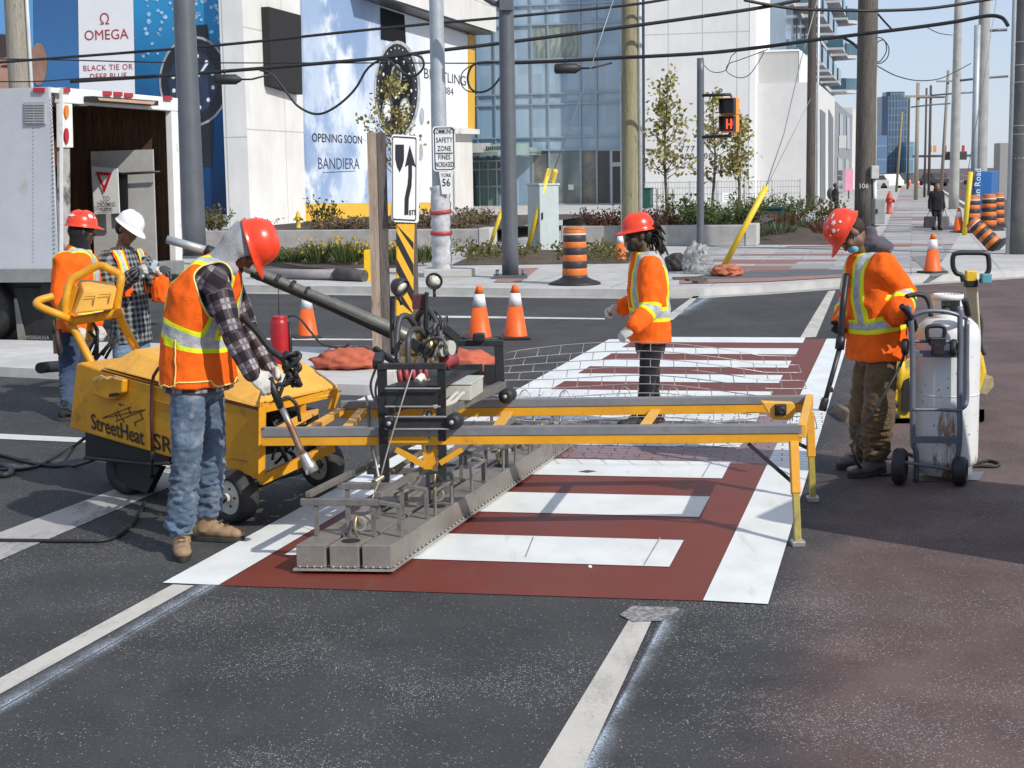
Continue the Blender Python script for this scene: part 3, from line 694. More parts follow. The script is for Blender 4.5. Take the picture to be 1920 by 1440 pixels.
# lower pale block next to it
L0=G(1404,385)
low=thing('low_white_building','lower pale concrete block right of the white wall, with painted sunlit edge','building',L0)
def lp(x,y,off=0.0): return onp(x,y,L0-CV*off,FD)
LB=Vector((L0.x,L0.y,0)); ld=(lp(1496,300)-L0).dot(FD); lh=lp(1450,97).z
mb=MB(); mb.prism([LB+FD*.4,LB+FD*ld,LB+FD*ld+CV*14,LB+FD*.4+CV*14],(0,0,lh)); mb.build('wall',mat_panels('pale_block_panels',(.47,.47,.455),6.3,4.3,FD,var=.05),low)
mb=MB(); mb.prism([LB+FD*(ld+.01)-CV*.03,LB+FD*(ld+.13)-CV*.03,LB+FD*(ld+.13)+CV*14,LB+FD*(ld+.01)+CV*14],(0,0,lh+.02)); mb.prism([LB+FD*.38-CV*.04+UPZ*lh,LB+FD*ld-CV*.04+UPZ*lh,LB+FD*ld+CV*14+UPZ*lh,LB+FD*.38+CV*14+UPZ*lh],(0,0,.1)); mb.build('corner_strip',M('sunlit_edge_white',(.84,.84,.82),.6),low)  # sunlit edge of the block painted in the same brighter white
# ---- shop row running away along the pavement ----------------------
Q0=G(1529,384)
row=thing('row_building','white and grey terrace with tall recessed openings running down the far pavement','building',Q0)
def qp(x,y,off=0.0): return onp(x,y,Q0+FD*off,CV)
QB=Vector((Q0.x,Q0.y,0))
def qblock(x0,x1,ytop0,m,depth=10,off=0.0):
    a=(qp(x0,300)-Q0).dot(CV); b=(qp(x1,300)-Q0).dot(CV); h=qp(x0,ytop0).z
    mb=MB(); mb.prism([QB+CV*a+FD*off,QB+CV*b+FD*off,QB+CV*b-FD*depth,QB+CV*a-FD*depth],(0,0,h)); return mb,a,b,h
WROW=M('row_white',(.66,.65,.63),.7,var=.05,scale=1); GROW=M('row_grey',(.26,.27,.28),.7,var=.12,scale=1); DGLASS=mat_glass('row_dark_glass',(.06,.08,.10))
mb,a,b,h=qblock(1529,1564,152,WROW); mb.build('wall',WROW,row)
for x0,x1 in ((1537,1546),(1553,1561)):
    mb=MB(); mb.prism([qp(x0,205,.0)+0*FD,qp(x1,212 if x1<1550 else 222,.0),qp(x1,380,.0),qp(x0,386,.0)],FD*.06); mb.build('window',M('recess_shadow_grey',(.16,.17,.18),.5),row)  # flat grey panels: shade inside the openings is put into the colour
mb,a,b,h=qblock(1564.5,1597,188,GROW); mb.build('wall',GROW,row)
for x0,x1,y0,y1 in ((1573,1579,212,275),(1587,1592,218,280),(1570,1578,295,360),(1584,1590,297,352)): mb=MB(); mb.prism([qp(x0,y0),qp(x1,y0+4),qp(x1,y1),qp(x0,y1)],FD*.06); mb.build('window',DGLASS,row)
mb,a,b,h=qblock(1597.5,1606,200,WROW); mb.build('wall',M('row_pale',(.66,.65,.62),.7),row)
mb=MB(); 
for x0,x1,y0,y1 in ((1577,1583,258,275),): mb.box(qp(1580,266,.3),(.5,.9,.9),rot=Matrix((FD,CV,UPZ)).transposed())
mb.build('wall_light',M('lamp_white',(.7,.7,.7),.5),row)
# ---- apartment block with balconies ---------------------------------
A0=G(1450,385)
apt=thing('apartment_building','blue grey apartment block with rows of balconies above the low white block','building',A0)
AB=Vector((A0.x,A0.y,0))+CV*12; 
APG=mat_glass('apartment_glass',(.20,.26,.33),.12); APS=M('apartment_slab',(.50,.51,.52),.7,var=.08); APR=mat_glass('balcony_glass',(.06,.12,.16),.1)
def ap(x,y,off=0.0): return onp(x,y,AB+FD*off,CV)
segs=[(1407,1472,-60),(1472,1545,-25),(1545,1566,-25)]
mb=MB(); a0=(ap(1425,100)-AB).dot(CV); a1=(ap(1562,100)-AB).dot(CV)
hh=52
mb.prism([AB-FD*9+CV*-4,AB+CV*-4,AB+CV*a1,AB+CV*a1-FD*9],(0,0,hh)); mb.build('wall',APG,apt)
mb=MB(); rl=MB(); fr=MB()
zlev=[6+3.3*i for i in range(14)]
for z in zlev:
    mb.box(AB+CV*(a1/2)+FD*.05+UPZ*z,(.25,a1+1,.30),rot=Matrix((FD,CV,UPZ)).transposed())
nb=7
MF=Matrix((FD,CV,UPZ)).transposed()
def vis(p):
    q=CAMROT.transposed()@(p-Vector((0,0,CH))); return q.z<0 and -60<960+F*q.x/-q.z<2000 and -120<720-F*q.y/-q.z<420
for i in range(nb):
    c=a1*(i+.5)/nb
    for j,z in enumerate(zlev):
        P=AB+CV*c+UPZ*z
        if not vis(P): continue
        b2=MB(); b2.box(P+FD*1.66+UPZ*1.25,(.06,a1/nb*.25,2.3),rot=MF) if False else b2.box(P+FD*.17+UPZ*1.5,(.1,a1/nb*.25,2.3),rot=MF); b2.build('window',DGLASS,apt)
        if (i+j)%7==6: continue
        b1=MB(); b1.box(P+FD*.85+UPZ*0.02,(1.4,a1/nb*.62,.2),rot=MF); bo=b1.build('balcony',APS,apt)
        b1=MB(); b1.box(P+FD*1.52+UPZ*.65,(.05,a1/nb*.62,1.0),rot=MF)
        for e in (-1,1): b1.box(P+CV*(e*a1/nb*.305)+FD*.85+UPZ*.65,(1.28,.05,1.0),rot=MF)
        b1.build('railing',APR,bo)
for z in zlev:
    n=12
    cpts=[AB+CV*(a1-2+4*t/n)+FD*(2.3*math.sin(math.pi*t/n)**.6)+UPZ*z for t in range(n+1)]
    if not vis(cpts[6]): continue
    b1=MB(); b1.prism(cpts,(0,0,.35)); bo=b1.build('balcony',APS,apt); b1=MB()
    for t in range(n):
        p,q=cpts[t],cpts[t+1]; b1.prism([p+UPZ*.36,q+UPZ*.36,q+UPZ*1.4,p+UPZ*1.4],(q-p).cross(UPZ).normalized()*.05)
    b1.build('railing',APR,bo)
mb.build('floor_slab',APS,apt)
# ---- far towers ------------------------------------------------------
def far_tower(name,label,x0,x1,yt,yb,Y,m,cut=0,depth=25):
    a=at(x0,yb,Y); b=at(x1,yb,Y); z1=at((x0+x1)/2,yt,Y).z; w=b.x-a.x
    o=thing(name,label,'building',(a.x+w/2,Y,0)); mb=MB(); c=w*cut
    base=[Vector((a.x,Y+c,0)),Vector((a.x+c,Y,0)),Vector((b.x-c,Y,0)),Vector((b.x,Y+c,0)),Vector((b.x,Y+depth,0)),Vector((a.x,Y+depth,0))] if cut else [Vector((a.x,Y,0)),Vector((b.x,Y,0)),Vector((b.x,Y+depth,0)),Vector((a.x,Y+depth,0))]
    mb.prism(base,(0,0,z1)); 
    if cut: mb.prism([p*1.0+(Vector((a.x+w/2,Y+depth/2,0))-p)*.35+UPZ*z1 for p in base],(0,0,z1*.06))
    mb.build('wall',m,o); return o
def mat_far(name,c1,c2,w,h):
    m,t,b,o=newmat(name); k=NT(t); p=k.pos(); x,y,z=k.sep(p); cb=k.n('CombineXYZ'); t.links.new(k.math('ADD',x,y),cb.inputs[0]); t.links.new(z,cb.inputs[1])
    br=k.n('TexBrick'); br.offset=.0; br.inputs['Scale'].default_value=1; br.inputs['Brick Width'].default_value=w; br.inputs['Row Height'].default_value=h; br.inputs['Mortar Size'].default_value=.25
    br.inputs['Color1'].default_value=(*c1,1); br.inputs['Color2'].default_value=(*c2,1); br.inputs['Mortar'].default_value=(*[q*1.5 for q in c2],1); t.links.new(cb.outputs[0],br.inputs[0])
    t.links.new(br.outputs[0],b.inputs[0]); b.inputs['Roughness'].default_value=.25; b.inputs['Specular IOR Level'].default_value=.5; return m
far_tower('distant_tower','dark blue round-cornered glass tower far down the road',1654,1707,180,318,700,mat_far('far_tower_hazed_glass',(.055,.082,.12),(.095,.14,.195),1.4,3.2),.18,14)  # distance haze is put into the blue of the tower wall
far_tower('distant_block','flat blue block at the foot of the dark glass tower, on its near side',1634,1662,254,318,690,mat_far('far_block_blue',(.13,.21,.32),(.15,.24,.36),6,6))
far_tower('distant_block','teal low block at the right foot of the dark glass tower',1699,1716,266,318,690,mat_far('far_block_teal',(.17,.28,.37),(.20,.32,.40),6,6))
far_tower('distant_block','small grey box building beside the big concrete pole',1874,1892,268,330,95,M('box_grey',(.30,.30,.30),.8,var=.06),0,1.2)
# ================================================================== poles, signs, street furniture, planting
CONCP=M('pole_concrete',(.36,.36,.34),.85,var=.15,scale=3,bump=.15); STEELP=M('pole_grey_paint',(.125,.135,.15),.45,.25,var=.08,scale=2); PALEST=M('pole_galvanised',(.42,.46,.49),.5,.3,var=.12,scale=3)
def mat_wood(name,c1,c2):
    m,t,b,o=newmat(name); k=NT(t); p=k.pos()
    f=k.noise(3,6,k.scl(p,(9,9,.5)),.6); f2=k.noise(20,3,k.scl(p,(4,4,.4)))
    c=k.mix(k.smooth(k.math('ADD',k.math('MULTIPLY',f,.6),k.math('MULTIPLY',f2,.4)),.32,.68),c1,c2)
    c=k.mix(k.math('MULTIPLY',k.smooth(k.noise(35,2,k.scl(p,(1,1,.15)),.5),.62,.7),.6),c,tuple(v*.3 for v in c1))
    t.links.new(c,b.inputs[0]); b.inputs['Roughness'].default_value=.85; k.bump(b,f2,.5,.01); return m
WOODL=mat_wood('pole_wood_olive',(.20,.18,.10),(.33,.30,.19)); WOODD=mat_wood('pole_wood_dark',(.075,.065,.055),(.16,.14,.12)); WOODB=mat_wood('pole_wood_brown',(.06,.05,.045),(.11,.095,.08)); WOODG=mat_wood('pole_wood_grey',(.22,.20,.16),(.34,.31,.26))
CONDUIT=M('conduit_white',(.62,.64,.66),.5,.1); RUB=M('black_rubber',(.018,.018,.019),.55,var=.3,scale=10); BLK=M('black_paint',(.016,.016,.018),.45,var=.2); WHT=M('white_paint',(.78,.78,.76),.5,var=.06)
def pole(name,label,base,r0,r1,h,m,z=SWZ,extra=None):
    o=thing(name,label,'pole',(base.x,base.y,z)); mb=MB(); n=14
    mb.tube([Vector((base.x,base.y,z+h*i/n)) for i in range(n+1)],[r0+(r1-r0)*i/n for i in range(n+1)],20); mb.build('shaft',m,o); return o
def gz(x,y): return G(x,y,SWZ)
def pr(wpx,p): return wpx*p.y/F/2
b=at(47,340,40); o=pole('utility_pole','grey weathered wooden pole rising behind the box truck',b,pr(42,b),pr(34,b),13,WOODG)
mb=MB(); q=Vector((b.x+pr(46,b),b.y-.05,0)); mb.tube([q+UPZ*.2,q+UPZ*12],.05,8); mb.build('conduit',CONDUIT,o)
b=gz(366,492); b=b*(37.3/b.y); o=pole('signal_pole','thick grey steel pole between the box truck and the hooded worker',b,pr(44,b),pr(36,b),12,STEELP)
mb=MB(); mb.box(Vector((b.x,b.y,SWZ+.03)),(.8,.8,.06)); mb.build('base_plate',STEELP,o)
# pale pole with the community sign
b=gz(829,517); PC=b; o=pole('sign_pole','pale grey pole wrapped in plastic and red tape carrying the community safety sign',b,pr(32,b),pr(21,b),9.5,PALEST); polec=o
mb=MB()
for i in range(1): 
    pts=[]; rr=[]
    for j in range(26):
        z=SWZ+.05+1.62*j/25; a=j*1.7; pts.append(Vector((b.x+.008*math.sin(a),b.y+.008*math.cos(a*1.3),z))); rr.append(pr(36,b)*(1.03+.05*math.sin(j*2.3)+.03*math.sin(j*5.1)))
    mb.tube(pts,rr,18)
WRAP=M('crumpled_plastic',(.48,.49,.50),.35,var=.25,scale=9,bump=.8,bscale=14)
mb.build('plastic_wrap',WRAP,o)
TAPE=M('red_tape',(.42,.05,.06),.5,var=.15)
for yy,tl in ((398,.10),(437,.0),(509,.16)):
    zc=at(829,yy,b.y).z; mb=MB(); mb.lathe([(pr(37,b)*1.09,-.035),(pr(37,b)*1.1,.035)],Vector((b.x,b.y,zc)),Vector((-tl,.0,1)),20); mb.build('tape_band',TAPE,o)
mb=MB(); mb.box(Vector((b.x+.15,b.y,SWZ+.07)),(.95,.9,.14)); mb.build('concrete_footing',MAT_KERB,o,bevel=.015)
WSGN=M('sign_white',(.78,.79,.78),.4,var=.04); SINK=M('sign_black',(.012,.012,.014),.5)
def rsign(par,name,cx,cy,wpx,hpx,Y,m=WSGN,border=True,right=Vector((1,0,0)),rad=.06):
    c=at(cx,cy,Y); s=Y/F; w=wpx*s; h=hpx*s; r=Vector(right).normalized(); nrm=r.cross(UPZ)
    def rr(w,h,rad):
        pts=[]
        for sx,sy,a0 in ((1,-1,-90),(1,1,0),(-1,1,90),(-1,-1,180)):
            for i in range(5):
                a=R(a0+90*i/4); pts.append(c+r*(sx*(w/2-rad)+rad*math.cos(a))+UPZ*(sy*(h/2-rad)+rad*math.sin(a)))
        return pts
    mb=MB(); mb.prism(rr(w,h,rad),-nrm*.012); so_=mb.build(name,m,par)
    if border:
        a_=rr(w-.05,h-.05,rad*.8); b_=rr(w-.085,h-.085,rad*.7); mb=MB(); n=len(a_)
        for i in range(n): mb.quad(a_[i]+nrm*.003,a_[(i+1)%n]+nrm*.003,b_[(i+1)%n]+nrm*.003,b_[i]+nrm*.003)
        mb.build('sign_border',SINK,so_)
    return so_,c,s
so1,c,s=rsign(polec,'sign_panel',833,279,42,83,PC.y-.22)
for t_,yy,sz in (('COMMUNITY',247,10.5),('SAFETY',263,10.5),('ZONE',279,10.5),('FINES',295,10.5),('INCREASED',309,10.5)):
    put_text(t_,sz*s*1.25,at(833,yy,PC.y-.22),(1,0,0),UPZ,SINK,so1,sx=.50 if len(t_)>8 else (.58 if len(t_)>7 else .68),fat=.003,spacing=1.05)
mb=MB(); mb.box(at(833,287,PC.y-.23),(32*s,.004,1.4*s)); mb.build('rule_line',SINK,so1)
mb=MB(); Y=PC.y-.22; mb.prism([at(823,322,Y),at(850,322,Y),at(844,364,Y),at(829,364,Y)],(0,.012,0)); so2=mb.build('sign_panel',WSGN,polec)
put_text('YORK',8*s*1.2,at(836.5,329,Y),(1,0,0),UPZ,SINK,so2,sx=.75,fat=.004); put_text('56',15*s*1.3,at(836.5,343,Y),(1,0,0),UPZ,SINK,so2,sx=.8,fat=.01)
b=gz(957,521); o=pole('signal_pole','slim grey steel pole on a base plate beside the pale cabinet',b,pr(31,b),pr(25,b),9,STEELP)
mb=MB(); mb.box(Vector((b.x,b.y,SWZ+.03)),(.62,.62,.06)); 
for sx in (-1,1):
    for sy in (-1,1): mb.tube([Vector((b.x+sx*.24,b.y+sy*.24,SWZ+.05)),Vector((b.x+sx*.24,b.y+sy*.24,SWZ+.14))],.03,8)
mb.build('base_plate',STEELP,o)
mb=MB(); a=at(945,12,b.y); mb.tube([a+Vector((.1,0,0)),at(925,3,b.y),at(890,-20,b.y)],.08,10); mb.box(at(949,8,b.y-.1),(.24,.2,.22)); mb.build('signal_arm',STEELP,o)
b=at(1182,330,39.6); o=pole('utility_pole','olive brown wooden pole with a white conduit in front of the glass building',b,pr(31,b),pr(27,b),13,WOODL)
mb=MB(); q=Vector((b.x+pr(36,b),b.y-.06,0)); mb.tube([q+UPZ*.1,q+UPZ*12],.055,8); q2=Vector((b.x-pr(34,b),b.y-.02,0)); mb.tube([q2+UPZ*.1,q2+UPZ*4.4],.02,6); mb.build('conduit',CONDUIT,o)
# pedestrian signal
b=gz(1313,478); o=pole('pedestrian_signal','short dark pole with an orange pedestrian signal showing a red hand',b,pr(14,b),pr(13,b),at(1313,109,b.y).z-SWZ,STEELP); ps=o; Yp=b.y-.05; s=Yp/F
o['category']='signal'
mb=MB(); mb.tube([at(1316,179,Yp),at(1370,177,Yp),at(1371,184,Yp)],.035,8); mb.build('bracket',BLK,o); mb=MB(); mb.tube([at(1316,257,Yp),at(1368,255,Yp),at(1370,247,Yp)],.035,8); mb.build('bracket',BLK,o)
ORP=M('signal_orange',(.80,.30,.03),.45,var=.08)
rotS=Matrix.Rotation(R(-24),3,'Z'); cS=at(1369,216,Yp)
hous=None
for i,(yy) in enumerate((199.5,232.5)):
    cc=at(1369,yy,Yp); mb=MB(); mb.box(cc,(30*s,.26,31.5*s),rot=rotS); h_=mb.build('signal_housing',ORP,o,bevel=.02); 
    fr=rotS@Vector((0,-1,0)); rt=rotS@Vector((1,0,0))
    mb=MB(); mb.box(cc+fr*.135,(25*s,.02,25*s),rot=rotS); mb.build('lens',M('lens_dark',(.035,.032,.04),.3),h_)
    mb=MB()
    for d_,sz in ((UPZ*13.5*s,(28*s,.22,.012)),(rt*13.5*s,(.012,.22,27*s)),(-rt*13.5*s,(.012,.22,27*s))): mb.box(cc+fr*.22+d_,sz,rot=rotS)
    mb.build('visor',M('visor_black',(.02,.02,.02),.5),h_)
    if i==1:
        m_,t_,b_,o_=newmat('red_lamp'); b_.inputs['Base Color'].default_value=(.8,.05,.02,1); b_.inputs['Emission Color'].default_value=(1,.09,.03,1); b_.inputs['Emission Strength'].default_value=1.6
        mb=MB()
        for dx,dy,w_,hh_ in ((-2.5,0,2.6,18),(5.5,0,2.6,18),(1.5,-1,8,2.6),(9.3,1,1.8,9)): mb.box(cc+fr*.155+rt*(dx*s)+UPZ*(dy*s),(w_*s,.02,hh_*s),rot=rotS)
        mb.build('hand_symbol',m_,h_)
pole('utility_pole','thick dark wooden pole marked 106 beside the bent worker',gz(1621,434),pr(39,gz(1621,434)),pr(33,gz(1621,434)),14,WOODD)
b=gz(1621,434); op=[x for x in COL.objects if x.get('label','').startswith('thick dark wooden')][0]
sY=b.y/F
put_text('106',9*sY*1.4,at(1619,349,b.y-pr(39,b)-.03),(1,0,0),UPZ,M('pale_number',(.55,.55,.52),.6),op)
mb=MB(); mb.box(at(1639,323,b.y-.3),(14*sY,.3,24*sY)); mb.build('meter_box',M('box_pale_grey',(.50,.52,.50),.6),op,bevel=.02)
mb=MB(); mb.tube([at(1640,336,b.y-.3),at(1641,420,b.y-.3)],.06,8); mb.tube([at(1642,-20,b.y-.1),at(1641,312,b.y-.1)],.05,8); mb.build('conduit',CONDUIT,op)
mb=MB(); mb.box(at(1647,396,b.y-1.0),(19*sY,.4,46*sY)); cb_=thing('control_box','grey metal cabinet standing against the thick dark wooden pole','cabinet',(at(1647,420,b.y-1).x,b.y-1,SWZ)); mb.build('body',M('cabinet_grey',(.30,.31,.31),.55,.2),cb_,bevel=.02); mb=MB(); mb.box(at(1644,396,b.y-1.215),(3*sY,.03,8*sY)); mb.build('handle',BLK,cb_)
b=at(1520,330,72); o=pole('utility_pole','slim dark brown pole in front of the white terrace',b,pr(17,b),pr(14,b),22,WOODB)
mb=MB(); q=Vector((b.x+pr(17,b)*1.25,b.y-.1,0)); mb.tube([q+UPZ*.1,q+UPZ*12],.06,6); mb.build('conduit',CONDUIT,o)
b=gz(1788,392); o=pole('street_pole','slim grey concrete pole behind the woman with shopping bags',b,pr(19,b),pr(12,b),13,CONCP)
b=gz(1836,425); o=pole('street_pole','grey concrete pole behind the blue box, with a galvanised pipe',b,pr(24,b),pr(17,b),13,CONCP)
mb=MB(); q=Vector((b.x-pr(30,b),b.y-.15,0)); mb.tube([q+UPZ*.1,q+UPZ*(at(1822,48,b.y).z)],.10,10); mb.build('conduit',PALEST,o)
b=gz(1909,476); o=pole('street_pole','big dark grey concrete pole at the right edge of the photo',b,pr(46,b),pr(38,b),12,M('pole_dark_concrete',(.13,.13,.125),.85,var=.2,scale=3,bump=.2))
mb=MB(); q=Vector((b.x-pr(40,b)-.03,b.y-.1,0)); mb.tube([q+UPZ*.0,q+UPZ*11],.05,8); mb.build('conduit',PALEST,o)
mb=MB()
for yy in (80,123,155,236,252,297,400,445): mb.lathe([(pr(46,b)*.97,-.01),(pr(46,b)*.97,.01)],Vector((b.x,b.y,at(1909,yy,b.y).z)),n=20)
mb.build('strap',PALEST,o)
for lab,x,y0,y1,Y,wd,m in (('pale wooden pole on the far pavement, right of the blue tower',1718,155,376,92,8,WOODG),('thin dark pole, left one of the close pair far down the pavement',1734,165,372,100,4.5,WOODB),('thin dark pole, right one of the close pair far down the pavement',1742,160,368,105,5.5,WOODB),('brown pole leaning slightly right, far down the pavement',1765,132,350,115,6.5,WOODG),('short leaning brown pole in front of the blue tower',1681,210,345,125,5,WOODL),('thin black pole in front of the right side of the blue tower',1702,186,330,140,4,WOODB)):
    b=at(x,330,Y); zt=at(x,y0,Y).z; o=thing('utility_pole',lab,'pole',(b.x,b.y,0),group='poles far down the pavement'); mb=MB(); r=wd*Y/F/2; ln=.35 if 'leaning' in lab else 0; mb.tube([Vector((b.x,b.y,0)),Vector((b.x+ln,b.y,zt))],[r,r*.8],10); mb.build('shaft',m,o)
    if wd>5: mb=MB(); mb.box(Vector((b.x+ln,b.y-r*1.3,zt-.8)),(1.8,.12,.12)); mb.build('crossarm',m,o)
# street-light arms and far signals on a gantry
b=at(1788,330,150); o=thing('signal_gantry','far traffic signal gantry with a dark sign board and red signal heads','signal',(b.x,b.y,0))
mb=MB(); zt=at(1788,292,150).z; mb.tube([Vector((b.x-4,150,zt)),Vector((b.x+2.5,150,zt))],.12,8); mb.tube([Vector((b.x+2.5,150,0)),Vector((b.x+2.5,150,zt+.5))],.15,8); mb.build('arm',STEELP,o)
mb=MB(); mb.box(Vector((b.x+.1,149.8,at(1790,292,150).z)),(2.1,.2,.8)); mb.build('sign_panel',M('sign_dark',(.04,.05,.05),.6),o)
for x in (1744,1753,1772,1796,1806): mb=MB(); mb.box(at(x,279,149),(.22,.25,.65)); mb.build('signal_head',ORP if x%2 else M('signal_red',(.5,.05,.03),.5),o)
# ------------------------------------------------------------------ overhead cables
CAB=M('cable_black',(.012,.012,.014),.5,var=.2)
def cable(label,pts,r,Y0,Y1,grp='overhead cables',n=8):
    xs=[p[0] for p in pts]; x0,x1=xs[0],xs[-1]
    P=[at(x,y,Y0+(Y1-Y0)*(i/(len(pts)-1))) for i,(x,y) in enumerate(pts)]
    mb=MB(); mb.tube(spline(P,n),r,7); o=mb.build('overhead_cable',CAB); return tag(o,label,'cable',grp)
cable('upper thick black cable crossing from the truck to the top of the olive pole',[(-60,123),(0,117),(325,92),(480,78),(640,61),(802,45),(940,33),(1165,11),(1260,-3)],.035,38.6,39.2)
cable('thin level black cable just above the thick bundle',[(-60,110),(100,112),(300,117),(480,118),(710,118),(940,118),(1170,110)],.016,38.8,39.1)
cable('thickest black cable bundle passing behind the pale sign pole',[(132,153),(325,141),(480,129),(600,119),(720,108),(805,97),(940,81),(1169,51),(1350,26),(1440,12),(1500,0)],.045,38.6,39.2)
cable('thin cable dipping from the left behind the truck roof',[(-60,152),(60,153),(160,147),(325,141)],.015,38.7,38.7)
cable('heavy cable from the slim grey pole past the olive pole to the big dark pole',[(962,118),(1060,114),(1165,108),(1212,106),(1330,99),(1440,87),(1520,76),(1600,66),(1640,61),(1720,51),(1790,41),(1850,30),(1878,33),(1890,48)],.045,38.8,36.2)
cable('reddish black cable high between the thick dark pole and the right edge',[(1395,0),(1440,9),(1500,17),(1605,20),(1650,20),(1740,16),(1830,3),(1900,-10)],.04,39,39.5)
cable('slack loop of cable hanging beside the black louvre panel',[(487,131),(510,140),(535,170),(560,200),(595,214),(630,200),(665,168),(690,128),(720,111),(740,122),(760,139),(780,141),(794,125),(790,108),(770,101)],.030,38.3,38.4,'slack cable loops')
cable('hanging cable loop in front of the yellow banner edge',[(940,117),(905,117),(885,124),(877,145),(882,165),(898,173),(920,166),(938,145),(943,130)],.028,38.5,38.5,'slack cable loops')
cable('thinner hanging cable loop in front of the yellow banner edge',[(930,117),(890,121),(868,135),(864,155),(875,170),(893,173)],.014,38.5,38.5,'slack cable loops')
cable('thin double wire loop under the cable beside the low white block',[(1440,92),(1415,102),(1385,113),(1366,120),(1362,132),(1372,141),(1388,146),(1405,140),(1420,120),(1432,98),(1430,95)],.010,38,38,'slack cable loops')
cable('slack wire sagging left of the orange pedestrian signal',[(1318,120),(1330,132),(1345,136),(1362,130),(1370,108),(1380,98)],.010,38,38,'slack cable loops')
cable('coil of cable on the thick dark pole',[(1643,70),(1655,73),(1666,88),(1665,105),(1656,116),(1645,118),(1640,100),(1645,80),(1658,76),(1662,95),(1652,113),(1643,117)],.016,47,47,'slack cable loops')
cable('pair of diagonal cables left of the bare sky',[(1645,25),(1658,40),(1673,56)],.03,47,46.5,'slack cable loops')
cable('short cable running down to the thick dark pole',[(1582,71),(1600,82),(1610,92)],.045,47,48,'slack cable loops')
cable('long thin wire sagging from the thick dark pole to the far poles',[(1642,122),(1680,142),(1720,151),(1760,148),(1790,135),(1820,119)],.02,50,70)
cable('thin drooping wire right of the slim grey concrete pole',[(1736,50),(1760,62),(1786,66)],.018,60,72)
for lab,x0,y0,x1,y1,Y in (('grey street light arm between the concrete poles, lower one',1800,151,1890,143,60),('grey street light arm between the concrete poles, upper one',1846,59,1888,56,50),('far street light arm across the sky',1745,179,1850,172,80),('farthest street light arm beside the blue tower',1708,201,1782,194,90)):
    mb=MB(); mb.tube([at(x0,y0,Y),at((x0+x1)/2,(y0+y1)/2-1,Y),at(x1,y1,Y)],.05,6); tag(mb.build('light_arm',STEELP),lab,'street light','street light arms')
for lab,pts,Y in (('splice case hanging on the cables in front of the watch banner',[(400,146),(406,140),(448,139),(453,148)],38.3),('splice case hanging under the cable before the glass tower',[(1039,126),(1044,118),(1082,118),(1090,127)],38.2)):
    a=at(pts[0][0],pts[0][1]+3,Y); b=at(pts[-1][0],pts[-1][1]+1,Y); o=thing('splice_case',lab,'splice case',a,'cable splice cases'); d=b-a
    mb=MB(); mb.tube([a+d*t for t in (0,.03,.1,.8,.86,.93,1)],[.06,.11,.125,.125,.09,.07,.03],14); mb.build('case',RUB,o); mb=MB(); mb.tube([b,b+Vector((.25,0,.0)),b+Vector((.75,0,.12))],.025,6); mb.tube([a+d*.4+UPZ*.13,a+d*.4+UPZ*.25],.02,6); mb.build('lead',CAB,o)
GUYW=M('guy_wire_grey',(.30,.31,.32),.5,.4)
for lab,pts,Y in (('thin guy wire rising to the left from the paired yellow guards',[(1040,316),(1075,220),(1110,120),(1150,0)],37),('thin guy wire rising from the single yellow guard',[(1436,350),(1470,250),(1500,120),(1535,-10)],40),('thin guy wire crossing the pale block from its lower left',[(1440,345),(1480,265),(1520,185)],60),('guy wire in front of the dark pole at the right edge',[(1815,320),(1845,150),(1868,0)],45)):
    mb=MB(); mb.tube([at(x,y,Y) for x,y in pts],.012,5); tag(mb.build('guy_wire',GUYW),lab,'wire','guy wires')
# ------------------------------------------------------------------ retaining walls and beds
SOIL=M('bare_soil',(.085,.062,.042),.95,var=.35,scale=2,bump=.9,bscale=16); WALLC=mat_concrete('retaining_concrete',(.36,.345,.325),0,var=.2)
MULCH=M('mulch',(.075,.055,.04),.95,var=.4,scale=3,bump=1.0,bscale=22)
def lowwall(label,x0,x1,ybase,h,th=.35,cap=None,dirn=FD,x1y=None):
    a=gz(x0,ybase); o=thing('retaining_wall',label,'wall',a); n=dirn
    t=(onp(x1,ybase,a,n)-a).dot(n); nn=Vector((-n.y,n.x,0))
    mb=MB(); mb.prism([a,a+n*t,a+n*t+nn*th,a+nn*th],(0,0,h)); mb.build('wall',WALLC,o,bevel=.02)
    mb=MB(); mb.prism([a+n*(t+.003)-nn*.02,a+n*(t+.30)-nn*.02,a+n*(t+.30)+nn*(th+.4),a+n*(t+.003)+nn*(th+.4)],(0,0,h+.03)); mb.build('end_block',MAT_KERB,o,bevel=.02)
    return a,t
w1,t1=lowwall('long low concrete retaining wall behind the yellow flowers',385,898,466,.48)
w2,t2=lowwall('low concrete retaining wall behind the striped drum',1052,1397,462,.52)
w3,t3=lowwall('short far concrete planter wall in front of the shop entrance',845,918,433,.42)
w4,t4=lowwall('low concrete step wall right of the striped drum, behind it',1055,1290,425,.36)
def bed(pts,z,m,name,h=.12,seed=1,n=26):
    """soil sheet with a rough surface, laid over a 4-corner outline"""
    a,b,c,d=[Vector((p.x,p.y,z)) for p in pts]; mb=MB(); vs=[]
    for i in range(n+1):
        for j in range(n+1):
            u=i/n;v=j/n; p=(a*(1-u)+b*u)*(1-v)+(d*(1-u)+c*u)*v
            e=min(u,1-u,v,1-v)*6; vs.append(p+UPZ*(min(1,e)*h*(.6+.8*noise.noise(p*1.3+Vector((seed,0,0))))))
    fs=[(i*(n+1)+j,(i+1)*(n+1)+j,(i+1)*(n+1)+j+1,i*(n+1)+j+1) for i in range(n) for j in range(n)]
    mb.add(vs,fs,True); o=mb.build(name,m); o['kind']='structure'; return o
bed([gz(455,506),gz(775,502),gz(815,470),gz(430,470)],SWZ+.01,SOIL,'soil_bed',.14,2)
bed([gz(845,498),gz(1180,494),gz(1190,474),gz(900,473)],SWZ+.01,SOIL,'soil_bed',.14,5)
bz=SWZ+.40
